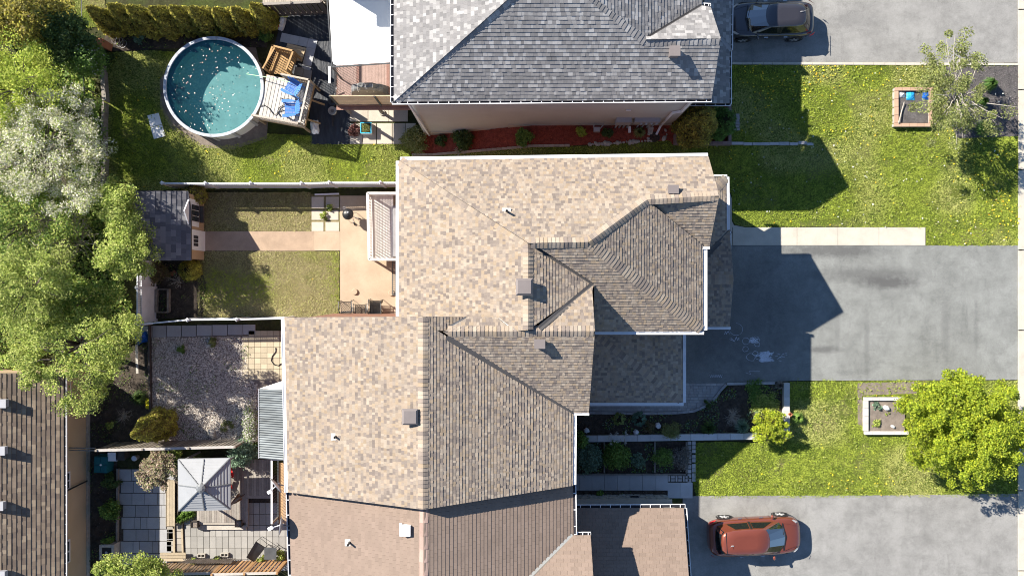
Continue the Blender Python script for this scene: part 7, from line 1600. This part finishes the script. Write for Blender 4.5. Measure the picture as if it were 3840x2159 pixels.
# big undergrowth below the left trees (one tangled mass)
rng = np.random.RandomState(140); q = scatter(gpoly([(-40, -30), (380, 150), (372, 700), (500, 720), (500, 1240), (340, 1390), (-40, 1390)]), 220, rng); q = q[vnoise(q, .8, 31) > .22]; n = len(q); p3 = np.column_stack([q, gzv(q[:, 0]) + rng.uniform(.05, 1.5, n) * vnoise(q, 1.5, 33)])
np_mesh('undergrowth', leaf_quads(p3, .09 * rng.uniform(.5, 1.3, n), rng), n, 4, pal(rng, n, GN['mid'] + GN['fresh'] + [(.16, .2, .06)], .3), mt['leaf'], kind='stuff')
# hedge of cedars at the top
pos_l = ['first cedar from the left in the hedge above the pool', 'second cedar from the left in the hedge above the pool', 'third cedar from the left in the hedge above the pool', 'fourth cedar from the left in the hedge above the pool', 'fourth cedar from the right in the hedge above the pool', 'third cedar from the right in the hedge above the pool', 'second cedar from the right in the hedge above the pool', 'last cedar of the hedge, nearest the weathered fence']
for i in range(8):
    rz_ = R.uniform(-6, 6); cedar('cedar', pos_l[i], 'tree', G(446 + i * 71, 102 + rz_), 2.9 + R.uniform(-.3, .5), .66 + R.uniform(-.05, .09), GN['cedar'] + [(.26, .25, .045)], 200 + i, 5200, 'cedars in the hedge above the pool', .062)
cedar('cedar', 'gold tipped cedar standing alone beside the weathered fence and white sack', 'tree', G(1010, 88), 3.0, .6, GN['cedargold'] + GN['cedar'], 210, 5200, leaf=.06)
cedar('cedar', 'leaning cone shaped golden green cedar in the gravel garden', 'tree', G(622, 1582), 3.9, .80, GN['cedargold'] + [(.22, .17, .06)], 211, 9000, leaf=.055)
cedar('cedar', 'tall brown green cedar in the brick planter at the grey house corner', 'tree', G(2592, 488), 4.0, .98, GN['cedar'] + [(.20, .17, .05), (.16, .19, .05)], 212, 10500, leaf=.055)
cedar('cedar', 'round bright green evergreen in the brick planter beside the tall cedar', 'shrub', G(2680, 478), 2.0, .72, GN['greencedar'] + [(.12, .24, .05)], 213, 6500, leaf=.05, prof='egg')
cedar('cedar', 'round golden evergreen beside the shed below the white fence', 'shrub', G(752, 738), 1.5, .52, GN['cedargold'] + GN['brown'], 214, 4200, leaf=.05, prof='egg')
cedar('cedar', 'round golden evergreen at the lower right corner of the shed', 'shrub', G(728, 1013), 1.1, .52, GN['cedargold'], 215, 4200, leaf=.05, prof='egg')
bush('shrub', 'rusty brown shrub between the shed and the white lattice fence', 'shrub', G(605, 1025), .62, .9, GN['brown'], 216, 1500, .05)
bare_shrub('bare_shrub', 'bare twiggy shrub on the dark soil below the shed', 'shrub', G(668, 1050), .55, .5, 217, 26, thick=.012)
# street side
tree('maple_tree', 'dense round bright green tree at the right edge over the lower lawn', 'tree', G(3610, 1590), P(3622, 1606, 2.5), (3.05, 2.75, 1.55), 420, 76000, .052, GN['maple'] + [(.26, .34, .03)], 120, .2, clump_r=.38, shell=.2, up=.55, jitcol=.25, lobe=.35)
tree('shrub', 'bright yellow green ball shaped shrub beside the pale slab wall', 'shrub', G(2885, 1597), P(2890, 1603, .95), (.90, .90, .55), 80, 9500, .045, GN['maple'] + [(.42, .44, .06)], 121, .06, clump_r=.2, shell=.2, up=.55, lobe=.3)
tree('thin_tree', 'thin leaning tree with pale bare branches over the orange planter', 'tree', G(3560, 440), P(3590, 350, 3.2), (2.1, 2.7, 1.2), 84, 11000, .045, GN['olive'] + [(.34, .40, .12)], 122, .10, bark='bark_pale', extra_twigs=46, clump_r=.34, shell=.3)
for X, Y, r_, lb, sd in ((3702, 322, .42, 'small dark dwarf pine on grey mulch right of the thin tree', 1), (3672, 388, .32, 'smallest dwarf pine on grey mulch below the thin tree', 2), (3678, 486, .5, 'bright green dwarf pine at the lower edge of the grey mulch', 3)):
    t = blades('dwarf_pine', lb, 'shrub', G(X, Y), r_, .55, GN['greencedar'] + [(.18, .28, .07)], 130 + sd, 420, 'dwarf pines on the grey mulch', .012)
# plants: (name, label, X, Y, r, h, palette, leaf, count)
B_ = [('shrub', 'yellow green feathery shrub at the left end of the red mulch bed', 1562, 530, .66, 1.0, 'olive', .05, 2600), ('juniper', 'dark spiky juniper against the taupe wall in red mulch', 1738, 528, .5, .9, 'dark', .06, 1500),
      ('shrub', 'low dark plant left of the juniper in red mulch', 1655, 532, .34, .4, 'dark', .05, 600), ('shrub', 'mid green shrub on the stone edging of the red mulch bed', 1964, 522, .40, .8, 'mid', .05, 1500),
      ('shrub', 'small round yellow green shrub in the middle of the red mulch bed', 2177, 500, .26, .4, 'yellowgreen', .04, 700), ('shrub', 'small round dark leaved shrub beside the gas meter', 2274, 500, .28, .4, 'dark', .045, 700),
      ('shrub', 'sprawling shrub with pinkish flowers above the pool', 840, 108, .5, 1.1, 'fresh', .05, 500), ('shrub', 'low leafy shrub on dark soil below the weathered fence', 1000, 140, .36, .4, 'mid', .05, 700), ('shrub', 'leafy plant on dark soil under the hedge, left of the pool', 526, 145, .32, .4, 'bluegreen', .07, 350), ('shrub', 'green shrub at the right edge of the old plank fence', 405, 225, .45, .7, 'dark', .06, 900),
      ('shrub', 'dark red leaved low shrub on the cream slab patio', 1333, 492, .32, .35, 'redleaf', .05, 1300), ('weeds', 'leafy green weed at the top corner of the grass slabs', 1240, 778, .22, .2, 'fresh', .05, 350), ('weeds', 'leafy green weed between the grass slabs, left of the grill', 1215, 812, .20, .25, 'fresh', .05, 350),
      ('shrub', 'dark green tuft in the upper left of the gravel garden', 687, 1308, .24, .35, 'mid', .04, 500), ('shrub', 'yellowish green tuft beside the grey slab path in gravel', 800, 1282, .26, .35, 'olive', .04, 550), ('shrub', 'low weedy patch beside the tan boulder in the gravel', 850, 1595, .36, .2, 'olive', .04, 350),
      ('shrub', 'leafy blue green shrub between the fence and the metal awning', 925, 1688, .68, 1.5, 'bluegreen', .06, 3200), ('shrub', 'dark shrub in shade at the top of the grey timber kerb', 428, 1798, .42, .8, 'dark', .05, 900), ('shrub', 'green leafy shrub in shade in the middle of the timber kerb', 428, 1905, .5, .9, 'mid', .06, 1600), ('shrub', 'small green shrub in shade just above the air conditioner', 416, 2022, .3, .6, 'mid', .05, 700),
      ('shrub', 'yellow green leaves between the pinkish tree and the weathered fence', 660, 1705, .36, .6, 'fresh', .06, 550), ('shrub', 'small leafy plant on dark soil beside the bungalow wall', 415, 1590, .25, .4, 'fresh', .06, 250), ('shrub', 'leafy yellow green plant behind the small grey table', 1052, 2082, .3, .5, 'fresh', .05, 600), ('shrub', 'leafy plant by the left side of the small grey table', 982, 2088, .2, .4, 'fresh', .05, 300),
      ('shrub', 'tall narrow green shrub at the left end of the grey slab wall', 2172, 1640, .34, 1.1, 'mid', .05, 1100), ('shrub', 'feathery round green shrub hanging over the grey slab wall', 2511, 1608, .40, .6, 'olive', .035, 1600), ('ground_cover', 'light green ground cover patch in sun above the round shrub', 2867, 1513, .62, .16, 'fresh', .045, 1800),
      ('ground_cover', 'dark green ground cover in shade below the driveway edge', 2834, 1462, .5, .16, 'mid', .045, 900), ('shrub', 'large dark leafy shrub at the left of the lower shaded bed', 2208, 1710, .60, .8, 'bluegreen', .06, 2200), ('shrub', 'green leafy shrub left of the middle frame in the lower bed', 2308, 1705, .58, .9, 'mid', .055, 2300), ('shrub', 'pale grey green shrub in the middle of the lower bed', 2388, 1722, .30, .5, 'bluegreen', .05, 800),
      ('shrub', 'dark green fine leaved shrub in the right frame of the lower bed', 2484, 1708, .44, .6, 'mid', .035, 1700), ('shrub', 'grey brown dry shrub at the right end of the lower bed', 2548, 1712, .5, .5, 'grey', .03, 1900), ('shrub', 'small green plant in the narrow soil strip beside the garage wall', 2248, 1848, .2, .25, 'mid', .05, 250), ('shrub', 'low brown dry plant in the upper shaded bed', 2430, 1600, .3, .3, 'brown', .04, 500),
      ('shrub', 'small dark plant leaning on the curved kerb', 2655, 1508, .2, .3, 'dark', .04, 300), ('shrub', 'grey green plant in the top left of the whitewashed planter', 3284, 1520, .2, .25, 'bluegreen', .05, 250), ('shrub', 'green plant in the lower left of the whitewashed planter', 3284, 1588, .2, .25, 'fresh', .05, 280), ('shrub', 'tiny yellow green plant below the pale boulder', 3326, 1552, .14, .15, 'fresh', .04, 120)]
for i, (nm, lb, X, Y, r_, h_, pl, lf, cnt) in enumerate(B_): k_ = 1.15 if X > 2150 and Y > 1430 else 1.0; cnt = int(cnt * 1.25); bush(nm, lb, 'shrub' if nm != 'weeds' else 'weed', G(X, Y), r_ * k_, h_, GN[pl], 300 + i, cnt, lf)
bush('white_flowering_shrub', 'shrub covered in white flowers left of the metal awning', 'shrub', G(952, 1588), .42, 1.1, [(.62, .60, .54), (.22, .32, .08), (.70, .68, .62)], 360, 3200, .045, ry=1.05, w=[.4, .35, .25])
tree('pinkish_tree', 'small tree with pinkish cream leaves left of the gazebo', 'tree', G(605, 1755), P(592, 1762, -.5), (1.05, 1.0, .7), 70, 7500, .05, GN['pink'], 361, .08, clump_r=.26, shell=.3)
hosta('hosta', 'blue green broad leaved hosta in the upper shaded bed', 'plant', G(2396, 1570), .40, [(.10, .19, .13), (.14, .24, .17)], 362)
hosta('hosta', 'yellow green hosta in the upper shaded bed left of the blue one', 'plant', G(2320, 1570), .36, [(.28, .32, .10), (.20, .26, .07)], 363, 22)
for X, Y, r_, lb, sd, k in ((2655, 1602, .5, 'dark strappy plant drooping over the grey slab wall', 1, 'dark'), (2780, 1598, .48, 'strappy plant at the right end of the slab wall beside the round shrub', 2, 'bluegreen'), (2990, 1565, .38, 'arching strappy plant right of the clay pot', 3, 'mid'), (2396, 498, .34, 'variegated spiky plant below the meter cabinet', 4, 'olive'),
                        (700, 1930, .40, 'strappy green plant at the lower left gazebo corner', 5, 'mid'), (722, 1922, .38, 'strappy green plant under the lower gazebo edge', 6, 'mid'), (682, 1940, .34, 'strappy plant beside the timber bench end', 7, 'mid'), (528, 1490, .5, 'dark grassy clump beside the yellow sack', 8, 'dark'), (2920, 1442, .25, 'thin dark plant at the end of the driveway edging', 9, 'grey')):
    blades('strappy_plant', lb, 'plant', G(X, Y), r_, .35, GN[k], 380 + sd, 170)
bare_shrub('dry_shrub', 'dry grey twiggy shrub in the right part of the upper shaded bed', 'shrub', G(2745, 1560), .58, .6, 371, 60, thick=.009)
bare_shrub('dry_shrub', 'pale dead branching shrub on the edge of the red mulch bed', 'shrub', G(1722, 572), .38, .35, 372, 22, thick=.016)
bare_shrub('dry_shrub', 'dry twigs on dark soil between the bungalow and gravel garden', 'shrub', G(470, 1560), .6, .4, 373, 30, thick=.009)
bare_shrub('dry_shrub', 'dry twiggy clump on dark soil in the left yard beside the yellow sack', 'shrub', G(560, 1420), .3, .3, 374, 14, thick=.008)
# white flower heads standing over the slab wall
rng = np.random.RandomState(9); fl = np.array([tuple(G(2305 + rng.uniform(-25, 45), 1625 + rng.uniform(-8, 45), .7)) for _ in range(14)]); n = 14 * 14; pz = np.repeat(fl, 14, 0) + rng.normal(size=(n, 3)) * .035
np_mesh('white_flowers', leaf_quads(pz, .03, rng), n, 4, pal(rng, n, [(.5, .5, .46)], .2), mt['petal'], None, label='loose white flower heads over the left part of the grey slab wall', cat='flowers')

# low leafy growth creeping between the bed plants
rng = np.random.RandomState(77); lv, lc_ = [], []
for px, dn, cl, th_ in (([(2155, 1556), (2600, 1552), (2740, 1450), (2930, 1440), (2930, 1628), (2155, 1628)], 240, GN['mid'] + GN['brown'] + GN['bluegreen'], .5), ([(2155, 1660), (2570, 1660), (2570, 1770), (2155, 1770)], 300, GN['mid'] + GN['bluegreen'], .42), ([(2155, 1842), (2500, 1842), (2500, 1862), (2155, 1862)], 120, GN['mid'] + GN['brown'], .55),
                      ([(590, 985), (745, 985), (775, 1085), (755, 1188), (590, 1190)], 160, GN['mid'] + GN['brown'], .55), ([(335, 1450), (562, 1265), (562, 1650), (440, 1700), (440, 2200), (335, 2200)], 130, GN['mid'] + GN['dark'] + GN['brown'], .5), ([(420, 98), (1000, 112), (960, 176), (560, 184), (400, 188)], 120, GN['mid'] + GN['brown'], .6), ([(575, 1270), (930, 1265), (965, 1640), (575, 1645)], 60, GN['mid'], .66)):
    q = scatter(gpoly(px), dn, rng); q = q[vnoise(q, 1.9, 41) > th_]; n = len(q); lv.append(leaf_quads(np.column_stack([q, gzv(q[:, 0]) + rng.uniform(.04, .16, n)]), .04 * rng.uniform(.5, 1.4, n), rng)); lc_.append(pal(rng, n, cl, .3))
V = np.concatenate(lv); C_ = np.concatenate(lc_); np_mesh('ground_cover', V, len(C_), 4, C_, mt['leaf'], kind='stuff')
